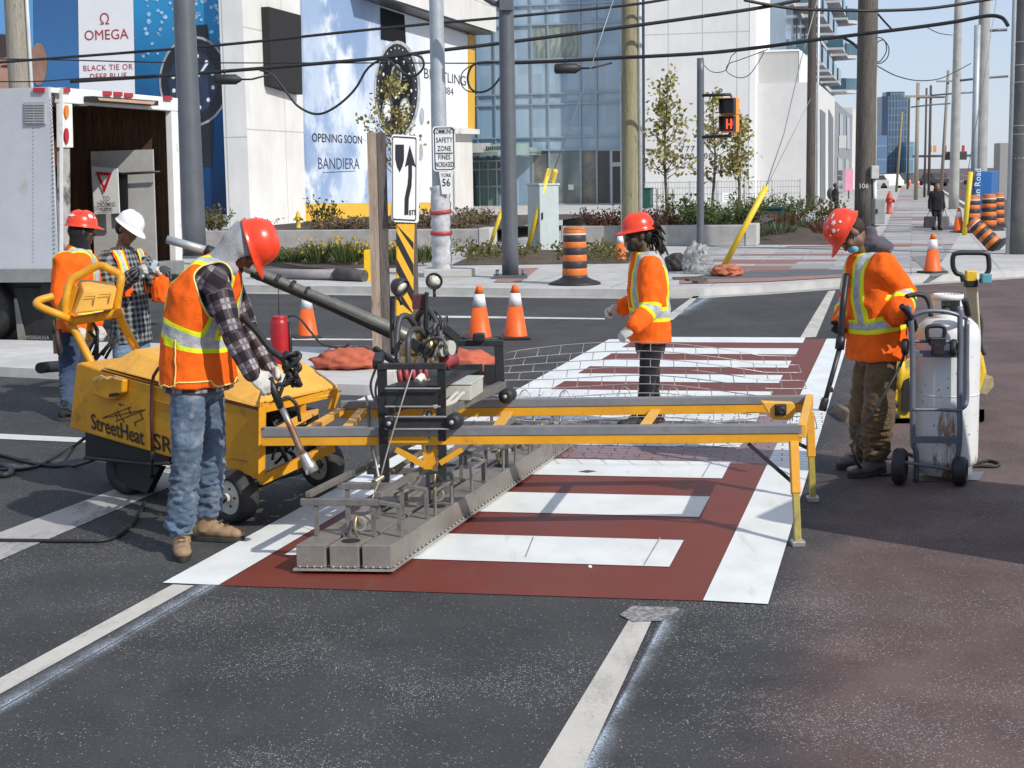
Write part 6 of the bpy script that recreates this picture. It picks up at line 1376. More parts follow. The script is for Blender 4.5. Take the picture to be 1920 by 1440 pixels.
# control box with pale conduits
mb=MB(); bx=[at(828,722,8.55),at(884,720,8.55),at(905,712,8.80)]; hbx=at(828,722,8.55).z-at(828,750,8.55).z
mb.prism([at(828,751,8.55),at(883,751,8.55),at(906,735,8.85),at(845,735,8.85)],(0,0,.085)); eb=mb.build('control_box',BXG,car,bevel=.005)
mb=MB(); e0=[at(826,751,8.545),at(885,751,8.545),at(908,735,8.86),at(843,735,8.86)]; mb.prism([p+UPZ*.087 for p in e0],(0,0,.012)); mb.build('lid',BXG,eb,bevel=.003)
mb=MB()
for dx in (0,12): mb.tube(spline([at(858+dx,736,8.5),at(850+dx,742,8.47),at(838+dx,754,8.42),at(822+dx,760,8.38),at(812+dx,764,8.36)],5),.013,8); mb.lathe([(.02,0),(.02,.02)],at(858+dx,735,8.51),(0,-1,0),10)
mb.build('conduit',M('conduit_grey_hose',(.44,.42,.38),.5,var=.1),car)
# valves, pipes, blower wheels
mb=MB(); mb.tube([at(745,706,8.6),at(775,702,8.6),at(800,698,8.6)],.035,12)
for x in (750,762,775,788,798): mb.lathe([(.05,-.012),(.055,0),(.05,.012)],at(x,705-(x-745)*.14,8.6),(1,.1,.1),14)
mb.build('valve_block',RDP,car)
mb=MB(); mb.tube([at(826,680,8.9),at(838,676,8.95),at(850,674,9.0)],.045,12); mb.lathe([(.06,-.01),(.06,.01)],at(838,676,8.94),(1,.1,.1),14); mb.build('valve_block',RDP,car)
for x,y in ((829,655),(844,652)): mb=MB(); mb.lathe([(0,-.014),(.042,-.014),(.044,0),(.042,.014),(0,.014)],at(x,y,8.85),(1,-.6,0),18,smooth=False); mb.build('blower_disc',BXG,car)
mb=MB(); mb.box(at(730,710,8.5),(.07,.07,.1)); mb.build('junction_box',M('box_white',(.66,.65,.60),.5),car,bevel=.004); 
mb=MB(); mb.tube([at(800,715,8.6),at(790,706,8.55),at(782,716,8.5)],.022,8); mb.build('pipe_elbow',M('box_white',(.66,.65,.60),.5),car); mb=MB(); mb.box(at(775,722,8.55),(.10,.06,.05)); mb.box(at(830,706,8.8),(.08,.06,.05)); mb.build('green_block',M('green_paint',(.02,.10,.06),.5),car)
HOSE=M('hose_grey',(.055,.055,.055),.5,var=.2,scale=14)
def hose(pts,r,par=car,m=HOSE,name='hose',n=6): mb=MB(); mb.tube(spline([at(x,y,Y) for x,y,Y in pts],n),r,8); return mb.build(name,m,par)
hose([(747,690,8.7),(744,640,8.75),(749,600,8.8),(762,592,8.85),(774,604,8.9),(785,625,9.0),(792,640,9.0)],.018); hose([(766,690,8.6),(765,640,8.62),(772,620,8.7),(786,618,8.8),(797,632,8.9)],.017); hose([(783,610,9.05),(784,592,9.0),(795,582,8.95),(810,588,8.9),(822,612,8.85),(828,650,8.8)],.019); hose([(800,588,9.0),(798,610,9.0),(804,625,8.95),(812,640,8.9)],.014)
hose([(736,556,8.9),(735,600,8.9),(737,665,8.85)],.014,m=CBK,name='lamp_post'); hose([(800,690,8.9),(799,620,8.9),(799,562,8.9),(801,548,8.9)],.013,m=CBK,name='lamp_post')
hose([(798,770,8.3),(793,790,8.28),(794,830,8.3),(800,860,8.35),(792,885,8.4)],.014,m=BRS,name='gas_hose'); hose([(805,770,8.3),(804,800,8.28),(806,835,8.3),(797,860,8.35),(782,905,8.35),(740,930,8.3)],.014,m=HGD,name='gas_hose')
hose([(690,760,8.3),(693,800,8.3),(700,850,8.3),(706,880,8.3),(706,910,8.25)],.009,m=HGD); hose([(686,742,8.35),(697,800,8.3),(704,860,8.3),(712,905,8.25)],.007,m=M('wire_pale',(.42,.40,.36),.5,.3)); hose([(774,690,8.2),(752,760,8.15),(728,840,8.15),(715,890,8.15)],.004,m=M('wire_pale',(.42,.40,.36),.5,.3),name='wire'); hose([(712,900,8.15),(700,930,8.0),(692,960,7.95)],.004,m=M('wire_pale',(.42,.40,.36),.5,.3),name='wire')
hose([(705,690,8.3),(695,720,8.35),(700,745,8.35),(712,760,8.3)],.007,m=HGD); hose([(712,700,8.3),(704,730,8.3),(709,760,8.28),(720,772,8.26)],.007,m=HGD)
for i in range(10):
    a=at(rm.uniform(770,840),rm.uniform(600,680),rm.uniform(8.6,9.0)); b=at(rm.uniform(770,840),rm.uniform(610,690),rm.uniform(8.6,9.0)); mb=MB(); mb.tube(bez(a,a+Vector((0,0,.12)),b+Vector((.03,0,.06)),b,10),rm.uniform(.005,.011),6); mb.build('hose',HOSE if i%2 else HGD,car)
mb=MB(); mb.ell(at(770,655,8.9),(.06,.08,.06)); mb.ell(at(806,650,8.9),(.05,.07,.07)); mb.ell(at(792,628,9.0),(.04,.05,.05)); mb.box(at(812,674,8.9),(.07,.1,.08)); mb.box(at(765,680,8.75),(.12,.12,.06)); mb.build('regulator',BRS,car)
cb((702,653),(745,684),8.75,8.65,.03,.03,'angle_bar'); cb((805,640),(858,640),9.1,9.2,.02,.09,'hopper_side'); cb((828,612),(858,636),9.0,9.1,.03,.05,'hopper_side'); cb((770,640),(812,665),8.8,8.8,.02,.05,'angle_bar')
mb=MB(); mb.box(at(787,565,8.95),(.085,.07,.085)); mb.build('switch_box',M('switch_red_black',(.09,.025,.03),.5,var=.4),car,bevel=.004)
mb=MB(); mb.box(at(898,632,Yf-.05),(.075,.06,.05)); mb.build('latch',BLK,car,bevel=.01)
def lamp(c,ax,r):
    mb=MB(); mb.lathe([(0,-.06),(r*.55,-.058),(r*.9,-.03),(r,0),(r,.012),(r*.88,.014),(r*.88,.004)],c,ax,24); lo=mb.build('work_lamp',M('lamp_housing',(.05,.045,.04),.45,.3),car)
    mb=MB(); mb.lathe([(0,.010),(r*.87,.006)],c,ax,24); mb.build('lamp_lens',M('lamp_glass',(.78,.77,.66),.12,.0,var=.3,scale=70,bump=.8,bscale=110,spec=.8),lo)
    mb=MB(); mb.tube([c-UPZ*r*.9+Vector(ax)*-.02,c-UPZ*(r+.04)],.01,6); mb.build('bracket',BLK,lo)
lamp(at(814,527,8.9),(.05,-1,-.05),.050); lamp(at(752,540,8.9),(.75,-.55,-.45),.058)
# ---- heater boxes lying just above the crossing
HA=G(556,1077); HB=G(735,1079); hl=(HB-HA).normalized(); hd=(G(1075,838)-G(735,1080)).normalized(); LH=(G(1075,838)-G(735,1080)).length
def hh(s,v,z): q=HA+hl*s+hd*v; return Vector((q.x,q.y,z))
wB=.150; starts=[(0.0,0.0),(.172,0.0),(.34,0.0)]
for i,(s0,v0) in enumerate(starts):
    nseg=3; 
    mb=MB(); L1=LH/nseg
    for j in range(nseg):
        va=v0+j*L1+.004; vb=v0+(j+1)*L1-.004
        mb.prism([hh(s0,va,.035),hh(s0+wB,va,.035),hh(s0+wB,vb,.035),hh(s0,vb,.035)],(0,0,.118))
    hbx=mb.build('heater_box',HG,car,bevel=.004)
    mb=MB(); mb.prism([hh(s0-.012,v0-.012,.022),hh(s0+wB+.012,v0-.012,.022),hh(s0+wB+.012,LH+.012,.022),hh(s0-.012,LH+.012,.022)],(0,0,.010)); mb.build('flange',M('flange_steel',(.52,.50,.46),.4,.6,var=.15),hbx)
    mb=MB()
    for k_ in range(4): mb.ell(hh(s0+.02+.037*k_,v0-.004,.042),(.006,.006,.006),nu=6,nv=4)
    for k_ in range(60): mb.ell(hh(s0+wB+.006,v0+.03+k_*LH/60.5,.040),(.006,.006,.006),nu=6,nv=4)
    mb.build('rivet_row',M('rivet_steel',(.45,.43,.39),.4,.6),hbx)
    for v in ((.10,1.45,2.7) if i==1 else (.95,2.2,3.3)): mb=MB(); mb.lathe([(0,.0),(.05,.001)],hh(s0+wB/2,v,.1535),(0,0,1),18); mb.build('port_hole',M('port_black',(.015,.014,.013),.8),hbx)
zF=.335
for v in (.20,.62,1.05,1.65,2.15,2.75,3.3):
    sL=-.02 if v>.5 else -.05
    mb=MB(); mb.beam(hh(sL,v,zF),hh(.36,v,zF),.035,.035); mb.build('cross_bar',HGD,car,bevel=.003)
    mb=MB(); mb.beam(hh(.36,v,zF-.0),hh(.47,v,zF-.02),.03,.022); mb.build('outrigger',HGD,car,bevel=.003)
    for s in (.03,.20,.33,.465):
        mb=MB(); mb.beam(hh(s,v,.162),hh(s,v,zF-.018),.018,.022,up=hl); mb.build('hanger',HGD,car)
mb=MB(); mb.beam(hh(.355,.20,zF+.037),hh(.355,3.4,zF+.037),.04,.03); mb.build('long_bar',HGD,car,bevel=.003)
mb=MB(); mb.beam(hh(-.01,.2,zF+.037),hh(-.01,3.4,zF+.037),.035,.03); mb.build('long_bar',HGD,car,bevel=.003)
mb=MB(); mb.tube([hh(.18,.62,zF+.02),hh(.22,1.05,zF+.06),hh(.26,1.4,zF+.10)],.016,8); mb.build('gas_pipe',M('pipe_tarnished',(.24,.21,.15),.4,.5,var=.3),car)
for v in (.20,.95,1.45,2.2,2.75,3.25):
    s=.25 if v<.3 or 1.3<v<1.6 else .41
    c=hh(s,v+.10,.215); mb=MB(); mb.tube([c-hd*.08,c+hd*.08],[.028,.022],12); mb.lathe([(.04,0),(.04,.012)],c-hd*.08,hd,12); mb.build('burner',M('burner_pale',(.46,.44,.39),.45,.4,var=.2),car)
    mb=MB(); mb.tube(spline([c-hd*.08,c-hd*.12+UPZ*.05,c-hd*.15-UPZ*.01,c-hd*.12-UPZ*.055],4),.008,6); mb.build('gas_hose',BRS,car)
for v in (.70,1.35,2.0,2.6,3.15):
    mb=MB(); a,b=hh(.485,v,.162),hh(.485,v+.28,.162); mb.tube([a,a+UPZ*.13,b+UPZ*.13,b],.010,6,smooth=False); mb.build('guard_hoop',HGD,car)
    mb=MB(); a,b=hh(.40,v+.28,.162),hh(.485,v+.28,.162); mb.tube([a+UPZ*.13,b+UPZ*.13],.010,6); mb.build('guard_hoop',HGD,car)
# ================================================================== wire brick template
WIRE=M('wire_galvanised',(.40,.39,.37),.4,.6,var=.2)
o=thing('wire_template','flexible wire brick pattern template lifted over the crossing by the rails','wire template',at(1200,770,10.5))
def wt(s,t):
    """s: 0 left .. 1 right, t: 0 front (low) .. 1 back (high)"""
    topx=948+(1492-948)*s; topy=662-21*math.sin(math.pi*min(1,s*1.15))**.8+ (s>.5)*6*(s-.5)*2
    botx=905+(1532-905)*s; boty=778+22*s+ (8*math.sin(s*9))
    x=botx+(topx-botx)*t; y=boty+(topy-boty)*(t**.85)
    Y=10.15+1.35*t+.05*math.sin(s*7)
    q=at(x,y,Y); q.z=max(q.z,.02); return q
rows=[0,.13,.26,.38,.5,.62,.74,.86,1.0]
mb=MB()
for t in rows: mb.tube([wt(i/40,t) for i in range(41)],.0032,5)
nc=13
for r_ in range(len(rows)-1):
    for c_ in range(nc+1):
        s=(c_+(.5 if r_%2 else 0))/nc
        if s>1: continue
        mb.tube([wt(s,rows[r_]),wt(s,(rows[r_]+rows[r_+1])/2),wt(s,rows[r_+1])],.0032,5)
mb.build('grid',WIRE,o)
for s in (.10,.22,.40,.55,.93): 
    mb=MB(); p=wt(s,.08); q=wt(s+.055,.05); mb.tube(spline([p,p+Vector((.02,.05,.11)),(p+q)/2+Vector((0,.05,.15)),q+Vector((-.02,.05,.10)),q],5),.004,6); mb.build('lifting_loop',WIRE,o)
# part of the template lying flat between the rails
mb=MB()
for j in range(5):
    t=j/4; mb.tube([G(1015+(1420-1015)*i/24+ (0 if j else 0),784+t*20+4*math.sin(i*.4+j),.03+.02*math.sin(i*.7+j)) for i in range(25)],.0035,5)
    if j<4:
        for c_ in range(9): s=(c_+.5*(j%2))/9; x=1015+405*s; mb.tube([G(x,784+t*20,.03),G(x-3,789+t*20,.03)],.0035,5)
mb.build('grid',WIRE,o)
mb=MB()
for j in range(2): mb.tube([G(1240+140*i/12,836+6*j+1.5*math.sin(i),.02) for i in range(13)],.0035,5)
mb.build('grid',WIRE,o)
# ================================================================== gas cart
GC=G(1745,905); o=thing('gas_cart','grey steel hand cart carrying a tall rusty white gas cylinder','gas cart',(GC.x,GC.y,0)); cart=o
CY=9.62; CST=M('cart_blue_grey',(.16,.18,.22),.45,.35,var=.12,scale=5)
def mat_tank():
    m,t,b,o_=newmat('tank_white_rusty'); k=NT(t); p=k.pos(); x,y,z=k.sep(p)
    c=k.mix(k.smooth(k.noise(3,4,p),.3,.7),(.66,.68,.70),(.76,.77,.77))
    st=k.noise(6,6,k.scl(p,(1,1,.22)),.65); lo=k.smooth(z,.85,.15)
    r=k.smooth(k.math('ADD',st,k.math('MULTIPLY',lo,.14)),.675,.74)
    c=k.mix(k.math('MULTIPLY',r,.85),c,k.mix(k.smooth(k.noise(30,3,p),.3,.7),(.40,.17,.04),(.16,.055,.02)))
    sp=k.smooth(k.noise(38,3,p,.6),.66,.71); c=k.mix(sp,c,(.06,.05,.045))
    t.links.new(c,b.inputs[0]); b.inputs['Roughness'].default_value=.42; k.bump(b,k.noise(40,3,p),.12); return m
TNK=mat_tank()
tc=at(1771,900,9.88); rT=.205; zT=at(1771,592,9.88).z
mb=MB(); mb.lathe([(rT*.80,.03),(rT*.84,.03),(rT*.84,.09),(rT*.96,.10),(rT,.14),(rT,zT-.16),(rT*.985,zT-.11),(rT*.9,zT-.06),(rT*.7,zT-.02),(rT*.4,zT),(0,zT+.004)],(tc.x,tc.y,0),n=40); tk=mb.build('gas_cylinder',TNK,cart)
mb=MB(); mb.lathe([(rT*1.004,zT*.52),(rT*1.012,zT*.525),(rT*1.004,zT*.53)],(tc.x,tc.y,0),n=40); mb.build('weld_seam',TNK,tk)
# valve collar: open at the front
zc0,zc1=zT-.02,at(1771,551,9.88).z; mb=MB(); rC=.10; xc=at(1776,560,9.88).x; n=22
A_=[R(-90)+R(38)+(2*math.pi-R(76))*i/n for i in range(n+1)]
ins=[];out=[]
for i in range(n):
    a,b=A_[i],A_[i+1]; P=lambda r,an,z:Vector((xc+r*math.cos(an),tc.y+r*math.sin(an),z))
    mb.quad(P(rC,a,zc0),P(rC,b,zc0),P(rC,b,zc1),P(rC,a,zc1)); mb.quad(P(rC-.01,b,zc0),P(rC-.01,a,zc0),P(rC-.01,a,zc1),P(rC-.01,b,zc1)); mb.quad(P(rC,a,zc1),P(rC,b,zc1),P(rC-.01,b,zc1),P(rC-.01,a,zc1))
mb.lathe([(rC,zc1-.035),(rC+.002,zc1-.035),(rC+.002,zc1),(rC-.01,zc1),(rC-.01,zc1-.035)],(xc,tc.y,0),n=28); mb.lathe([(rC,zc0),(rC+.002,zc0),(rC+.002,zc0+.03),(rC-.01,zc0+.03)],(xc,tc.y,0),n=28)
mb.build('valve_collar',WHT,tk)
mb=MB(); mb.lathe([(.025,zc0),(.02,zc0+.05),(.03,zc0+.055),(.03,zc0+.08),(0,zc0+.08)],(xc,tc.y,0),n=12); mb.tube([Vector((xc,tc.y,zc0+.04)),Vector((xc+.06,tc.y-.05,zc0+.04))],.016,8); mb.build('valve',BRS,tk)
def cbar(pts,r,name='frame_tube',m=CST,n=5,par=None): mb=MB(); mb.tube(spline([at(x,y,CY+dy) for x,y,dy in pts],n),r,10); return mb.build(name,m,par or cart)
cbar([(1703,572,0),(1708,600,0),(1711,660,0),(1711,770,0),(1712,830,.02),(1718,850,.03),(1718,902,.08)],.0175); cbar([(1800,575,0),(1800,640,0),(1799,740,0),(1800,800,0),(1798,840,.02),(1793,870,.05),(1792,900,.08)],.0175); cbar([(1813,600,.06),(1812,680,.06),(1812,750,.05),(1803,765,.02)],.017)
cbar([(1710,592,0),(1735,584,-.01),(1770,584,-.01),(1800,592,0),(1812,597,.04)],.014); cbar([(1709,640,0),(1755,640,0),(1800,642,0)],.011)
for y,w_ in ((663,13),(824,13)): 
    a,b=at(1711,y,CY+.005),at(1798,y+1,CY+.005); mb=MB(); mb.beam(a,b,.02,w_*CY/F); mb.build('cross_plate',CST,cart,bevel=.003)
cbar([(1711,768,-.01),(1755,768,-.01),(1799,770,-.01)],.011,m=CST); cbar([(1690,866,.03),(1745,874,.03),(1802,884,.03)],.011)
# carry handle and clip on the upper bar
cbar([(1740,640,-.03),(1738,618,-.03),(1745,612,-.03),(1765,612,-.03),(1771,618,-.03),(1769,640,-.03)],.013,'carry_handle',BLK)
mb=MB(); mb.box(at(1757,640,CY-.03),(.10,.05,.05)); mb.box(at(1758,655,CY-.03),(.07,.05,.07)); mb.build('clip',BLK,cart,bevel=.006)
# hand grips
cbar([(1690,574,-.05),(1699,582,-.03),(1708,598,0)],.020,'hand_grip',BLK); cbar([(1700,556,.10),(1718,552,.15),(1735,556,.16),(1744,575,.15),(1745,592,.12)],.016,'hand_grip',RUB); cbar([(1808,562,.02),(1812,575,.03),(1815,592,.04)],.021,'hand_grip',BLK)
def cwheel(x,y,Y,r,wd,ax=Vector((.93,-.37,0)).normalized(),rim=True):
    c=at(x,y,Y); 
    mb=MB(); mb.lathe([(r*.55,-wd*.5),(r*.85,-wd*.55),(r,-wd*.3),(r,wd*.3),(r*.85,wd*.55),(r*.55,wd*.5)],c,ax,30,closed=True); wh=mb.build('wheel',M('cart_tyre',(.02,.02,.021),.6,var=.3,scale=9),cart); mb=MB(); mb.lathe([(r*.56,wd*.35),(r*.5,wd*.2),(r*.2,wd*.3),(0,wd*.35)],c,ax,20); mb.lathe([(0,-wd*.3),(r*.56,-wd*.35)],c,ax,20); mb.build('rim',M('rim_rusty',(.28,.20,.16),.5,.4,var=.3),wh)
    return c
r_=.122
c=at(1687,878,9.66); cwheel(1687,874,9.64,at(1687,874,9.64).z-.003,.075); cwheel(1800,883,9.58,at(1800,883,9.58).z-.003,.08)
cwheel(1697,650,9.66,.052,.035); cwheel(1788,652,9.60,.055,.035)
mb=MB(); mb.prism([at(1718,905,9.72),at(1835,912,9.72),at(1845,905,10.0),at(1725,898,10.05)],(0,0,.012)); 
nose=mb.build('nose_plate',CST,cart)
for v in nose.data.vertices: v.co.z=.012+(v.co.z>0.03)*.0 if False else max(.004,min(.03,v.co.z))
# gas hose trailing on the ground
def ghose(label,pts,r,cat='hose',grp=None,z=None,m=RUB,name='gas_hose'):
    mb=MB(); mb.tube(spline([G(x,y,r+.001) if len(q)==0 else at(x,y,q[0]) for x,y,*q in pts],6),r,8); return tag(mb.build(name,m),label,cat,grp)
ghose('black gas hose looping over the ground behind the gas cart',[(1828,870),(1850,864),(1872,868),(1868,874),(1835,874),(1760,872),(1700,850),(1660,860),(1600,852),(1585,858),(1600,866)],.011)
# ================================================================== plate compactor behind the cart
PY=12.2; o=thing('plate_compactor','yellow plate compactor with a tall black handle behind the gas cart','compactor',at(1740,800,PY)); pc=o
pcy=M('compactor_yellow',(.70,.46,.03),.45,var=.12,dirt=(.25,.17,.06),dirt_amt=.15); PBR=M('plate_muddy',(.16,.115,.08),.8,var=.3,bump=.5,bscale=25)
b0=G(1660,822); 
mb=MB(); 
for Xc,w_ in ((1690,240),): 
    a=G(1600,812); b=G(1845,745)
mb.prism([at(1600,815,12.0),at(1845,806,12.0),at(1845,795,12.6),at(1600,795,12.6)],(0,0,.05)); pl_=mb.build('base_plate',PBR,pc,bevel=.01)
for v in pl_.data.vertices: v.co.z=.01 if v.co.z<.06 else .08
mb=MB(); mb.prism([at(1582,800,12.1),at(1590,773,12.1),at(1607,776,12.1),at(1612,800,12.1),at(1600,820,12.1)],(0,.5,0)); mb.build('plate_end',PBR,pc,bevel=.01)
mb=MB(); mb.prism([at(1832,738,12.9),at(1846,708,12.9),at(1862,706,12.9),at(1864,724,12.9),at(1850,742,12.9)],(0,.3,0)); mb.build('plate_end',M('pad_ribbed',(.36,.30,.18),.7,var=.3,scale=18),pc,bevel=.01)
mb=MB(); mb.prism([at(1664,790,PY),at(1664,730,PY),at(1672,700,PY),at(1700,695,PY),at(1840,640,PY),at(1852,700,PY),at(1836,745,PY),at(1760,790,PY)],(0,.45,0)); mb.build('engine_cover',pcy,pc,bevel=.03)
for x,y,r in ((1676,758,.035),(1676,780,.045)): mb=MB(); mb.lathe([(r,0),(r,.02),(r*.6,.025),(0,.025)],at(x,y,PY),(0,-1,0),16); mb.build('rubber_mount',RUB,pc)
mb=MB(); mb.prism([at(1690,770,PY-.01),at(1692,715,PY-.01),at(1704,708,PY-.01),at(1706,772,PY-.01)],(0,-.02,0)); mb.prism([at(1664,792,PY-.01),at(1708,792,PY-.01),at(1708,808,PY-.01),at(1664,808,PY-.01)],(0,-.03,0)); mb.build('dark_gap_plate',DKM,pc)  # black plates stand in for the dark gaps around the cover
mb=MB(); mb.tube([at(1682,730,PY-.04),at(1690,700,PY-.04),at(1690,670,PY-.04)],.03,10); mb.build('pipe',pcy,pc)
mb=MB(); mb.beam(at(1828,640,PY-.1),at(1821,530,PY-.4),.09,.05); mb.build('handle_stem',M('stem_cream',(.66,.60,.42),.5,var=.12),pc,bevel=.01)
mb=MB(); mb.beam(at(1832,620,PY-.02),at(1829,545,PY-.3),.03,.04); mb.build('stem_stripe',pcy,pc)
mb=MB(); mb.box(at(1820,518,PY-.42),(.085,.06,.09)); mb.build('handle_clamp',pcy,pc,bevel=.01); mb=MB(); mb.box(at(1820,531,PY-.42),(.10,.06,.06)); mb.build('clamp_base',BLK,pc,bevel=.01)
mb=MB(); mb.tube(spline([at(x,y,PY-.45) for x,y in ((1806,528),(1803,516),(1793,512),(1787,500),(1787,482),(1794,475),(1820,474),(1846,475),(1853,482),(1854,505),(1848,516),(1838,528))],4),.019,10); mb.build('handle_loop',BLK,pc)
mb=MB(); mb.box(at(1848,522,PY-.46),(.075,.08,.075)); mb.build('throttle_box',M('throttle_blue',(.10,.30,.36),.5),pc,bevel=.008)
mb=MB(); mb.tube(spline([at(x,y,PY-.05) for x,y in ((1812,590),(1826,584),(1836,590),(1840,610),(1838,640),(1846,665))],5),.018,8); mb.build('lift_bar',GREYMET,pc)
# ================================================================== things on the median
q=Vector((G(527,692,.1).x,G(527,692,.1).y,.10)); o=thing('red_canister','red pressure canister with a black hose behind the heating machine','canister',q); rr=18*q.y/F; ht=at(527,592,q.y).z-.1
mb=MB(); mb.lathe([(rr*.95,0),(rr,.02),(rr,ht-.08),(rr*.9,ht-.05),(rr*.8,ht-.03),(rr*.82,ht-.02),(rr*.82,ht-.005),(rr*.4,ht),(0,ht)],q,n=28); mb.build('body',M('canister_red',(.36,.010,.014),.35,var=.15),o)
mb=MB(); mb.tube([q+Vector((rr*1.05,-.02,ht-.06)),q+Vector((rr*1.12,-.02,ht*.5)),q+Vector((rr*1.05,-.02,.05))],.018,8); mb.tube(spline([at(540,594,q.y),at(552,592,q.y),at(565,600,q.y),at(585,625,q.y),at(605,645,q.y),at(640,652,q.y),at(655,645,q.y)],5),.012,8); mb.build('hose',RUB,o)
mb=MB(); mb.tube([at(522,535,q.y),at(523,594,q.y)],.004,4); mb.build('wire',CAB,o)
SBM=M('sandbag_orange',(.44,.105,.055),.8,var=.16,scale=5,bump=.6,bscale=9)
q=G(652,690,.1); blob('sandbag','orange sandbag slumped at the foot of the wooden sign post','sandbag',(q.x,q.y,.10),(.34,.24,.13),SBM,5,.25)
q=G(878,684,.1); blob('sandbag','orange sandbag behind the black carriage frame','sandbag',(q.x-.02,q.y,.02),(.30,.24,.15),SBM,8,.25)
mb=MB()
for i in range(4): mb.tube([G(622+20*math.cos(a*.5)+i*3+ (a*2.0),655+7*math.sin(a*.5),.13+.02*i) for a in range(0,26)],.008,5)
tag(mb.build('wire_coil',M('coil_pink',(.50,.34,.30),.6)),'loose pinkish wire coil on the median above the sandbag','wire coil')
mb=MB(); mb.tube([G(76,690,.22),G(90,688,.2),G(124,686,.17)],.055,12); tag(mb.build('black_pipe',RUB),'short black pipe lying on the median behind the machine','pipe')
# hoses on the road at left
ghose('thin black hose curving from the left edge to the machine belly',[(-60,1013),(0,1013),(120,1014),(200,1012),(240,990),(265,955),(280,915),(285,870,9.0),(286,848,9.0)],.011,'hose','black hoses on the road')
ghose('black hose running left from under the machine, lower one',[(-60,850),(0,853),(50,866),(100,874),(140,873),(175,862,10.0)],.013,'hose','black hoses on the road')
ghose('black hose running left from under the machine, upper one',[(0,880),(40,880),(75,872),(110,852),(140,835),(158,822,10.2)],.012,'hose','black hoses on the road')
ghose('tight loop of thick black hose at the left edge',[(-60,872),(-5,872),(15,876),(22,884),(10,890),(-20,888),(-60,880)],.022,'hose','black hoses on the road')
# pebbles of broken marking on the crossing
rq=random.Random(9); 
p=G(1106,1066); blob('stone_chip','small white chip lying on the red crossing','chip',(p.x,p.y,.004),(.012,.012,.009),WHT,2,.3,2)

# ================================================================== dark van, out of view, added to cast the shadow across the lane
VA=Vector((2.92,7.28,0)); VB=Vector((3.85,8.70,0)); vw=(VB-VA); vn=Vector((vw.y,-vw.x,0)).normalized(); WV=vw.length; vw=vw.normalized()
o=thing('shadow_van','unseen dark van added beyond the right edge to cast the shadow across the lane','van',VA+vn*2)
VD=M('van_dark',(.03,.032,.036),.35,var=.1)
def vp_(u,w_,z): return VA+vn*u+vw*w_+UPZ*z
mb=MB(); mb.prism([vp_(u,0,z) for u,z in ((.0,.30),(-.02,1.0),(.03,1.62),(.16,1.80),(.40,1.87),(4.4,1.92),(4.5,.35))],vw*WV); mb.build('body',VD,o,bevel=.05)
mb=MB(); mb.prism([vp_(-.12,.02,.30),vp_(.1,.02,.30),vp_(.1,.02,.55),vp_(-.12,.02,.55)],vw*(WV-.04)); mb.build('bumper',RUB,o,bevel=.04)
for u in (.75,3.6):
    for w_ in (.06,WV-.06): mb=MB(); c=vp_(u,w_,.335); mb.lathe([(.18,-.1),(.31,-.1),(.333,0),(.31,.1),(.18,.1)],c,vw,24,closed=True); wh=mb.build('wheel',RUB,o); mb=MB(); mb.lathe([(0,-.06),(.185,-.05),(.185,.05),(0,.06)],c,vw,16); mb.build('rim',PALEST,wh)
mb=MB(); mb.prism([vp_(-.03,.15,1.05),vp_(-.03,WV-.15,1.05),vp_(.02,WV-.2,1.55),vp_(.02,.2,1.55)],-vn*.02); mb.build('rear_window',M('van_glass',(.02,.025,.03),.08,spec=.7),o)
# ================================================================== people
def remesh(mb,voxel,it=3,fac=.5):
    me=mb.mesh('tmp'); o=bpy.data.objects.new('tmp',me); COL.objects.link(o)
    r=o.modifiers.new('r','REMESH'); r.mode='VOXEL'; r.voxel_size=voxel
    if it: s=o.modifiers.new('s','SMOOTH'); s.iterations=it; s.factor=fac
    dg=bpy.context.evaluated_depsgraph_get(); dg.update()
    out=bpy.data.meshes.new_from_object(o.evaluated_get(dg)); bpy.data.objects.remove(o); bpy.data.meshes.remove(me)
    for p in out.polygons: p.use_smooth=True
    return out
def wrinkle(me,amp,freq,seed=0,aniso=(1,1,1),fn=None):
    ns=[v.normal.copy() for v in me.vertices]; sv=Vector((seed*3.1,seed*1.7,seed*.9))
    for v,n in zip(me.vertices,ns):
        p=v.co; q=Vector((p.x*aniso[0],p.y*aniso[1],p.z*aniso[2]))*freq+sv
        a=1-abs(noise.noise(q))*2.2; b=noise.noise(q*2.3)
        k=fn(p) if fn else 1
        v.co=p+n*(amp*k*(a*.75+b*.45-.35))
    me.update()
def limb(mb,pts,rs,n=14,sub=5):
    P=[Vector(p) for p in pts]
    pp=[];rr=[]
    for i in range(len(P)-1):
        for k in range(sub): t=k/sub; pp.append(P[i].lerp(P[i+1],t)); rr.append(rs[i]*(1-t)+rs[i+1]*t)
    pp.append(P[-1]); rr.append(rs[-1])
    mb.tube(pp,rr,n)
    mb.ell(P[0],(rs[0],)*3,nu=n,nv=8); mb.ell(P[-1],(rs[-1],)*3,nu=n,nv=8)
    for i in range(1,len(P)-1): mb.ell(P[i],(rs[i]*1.0,)*3,nu=n,nv=8)
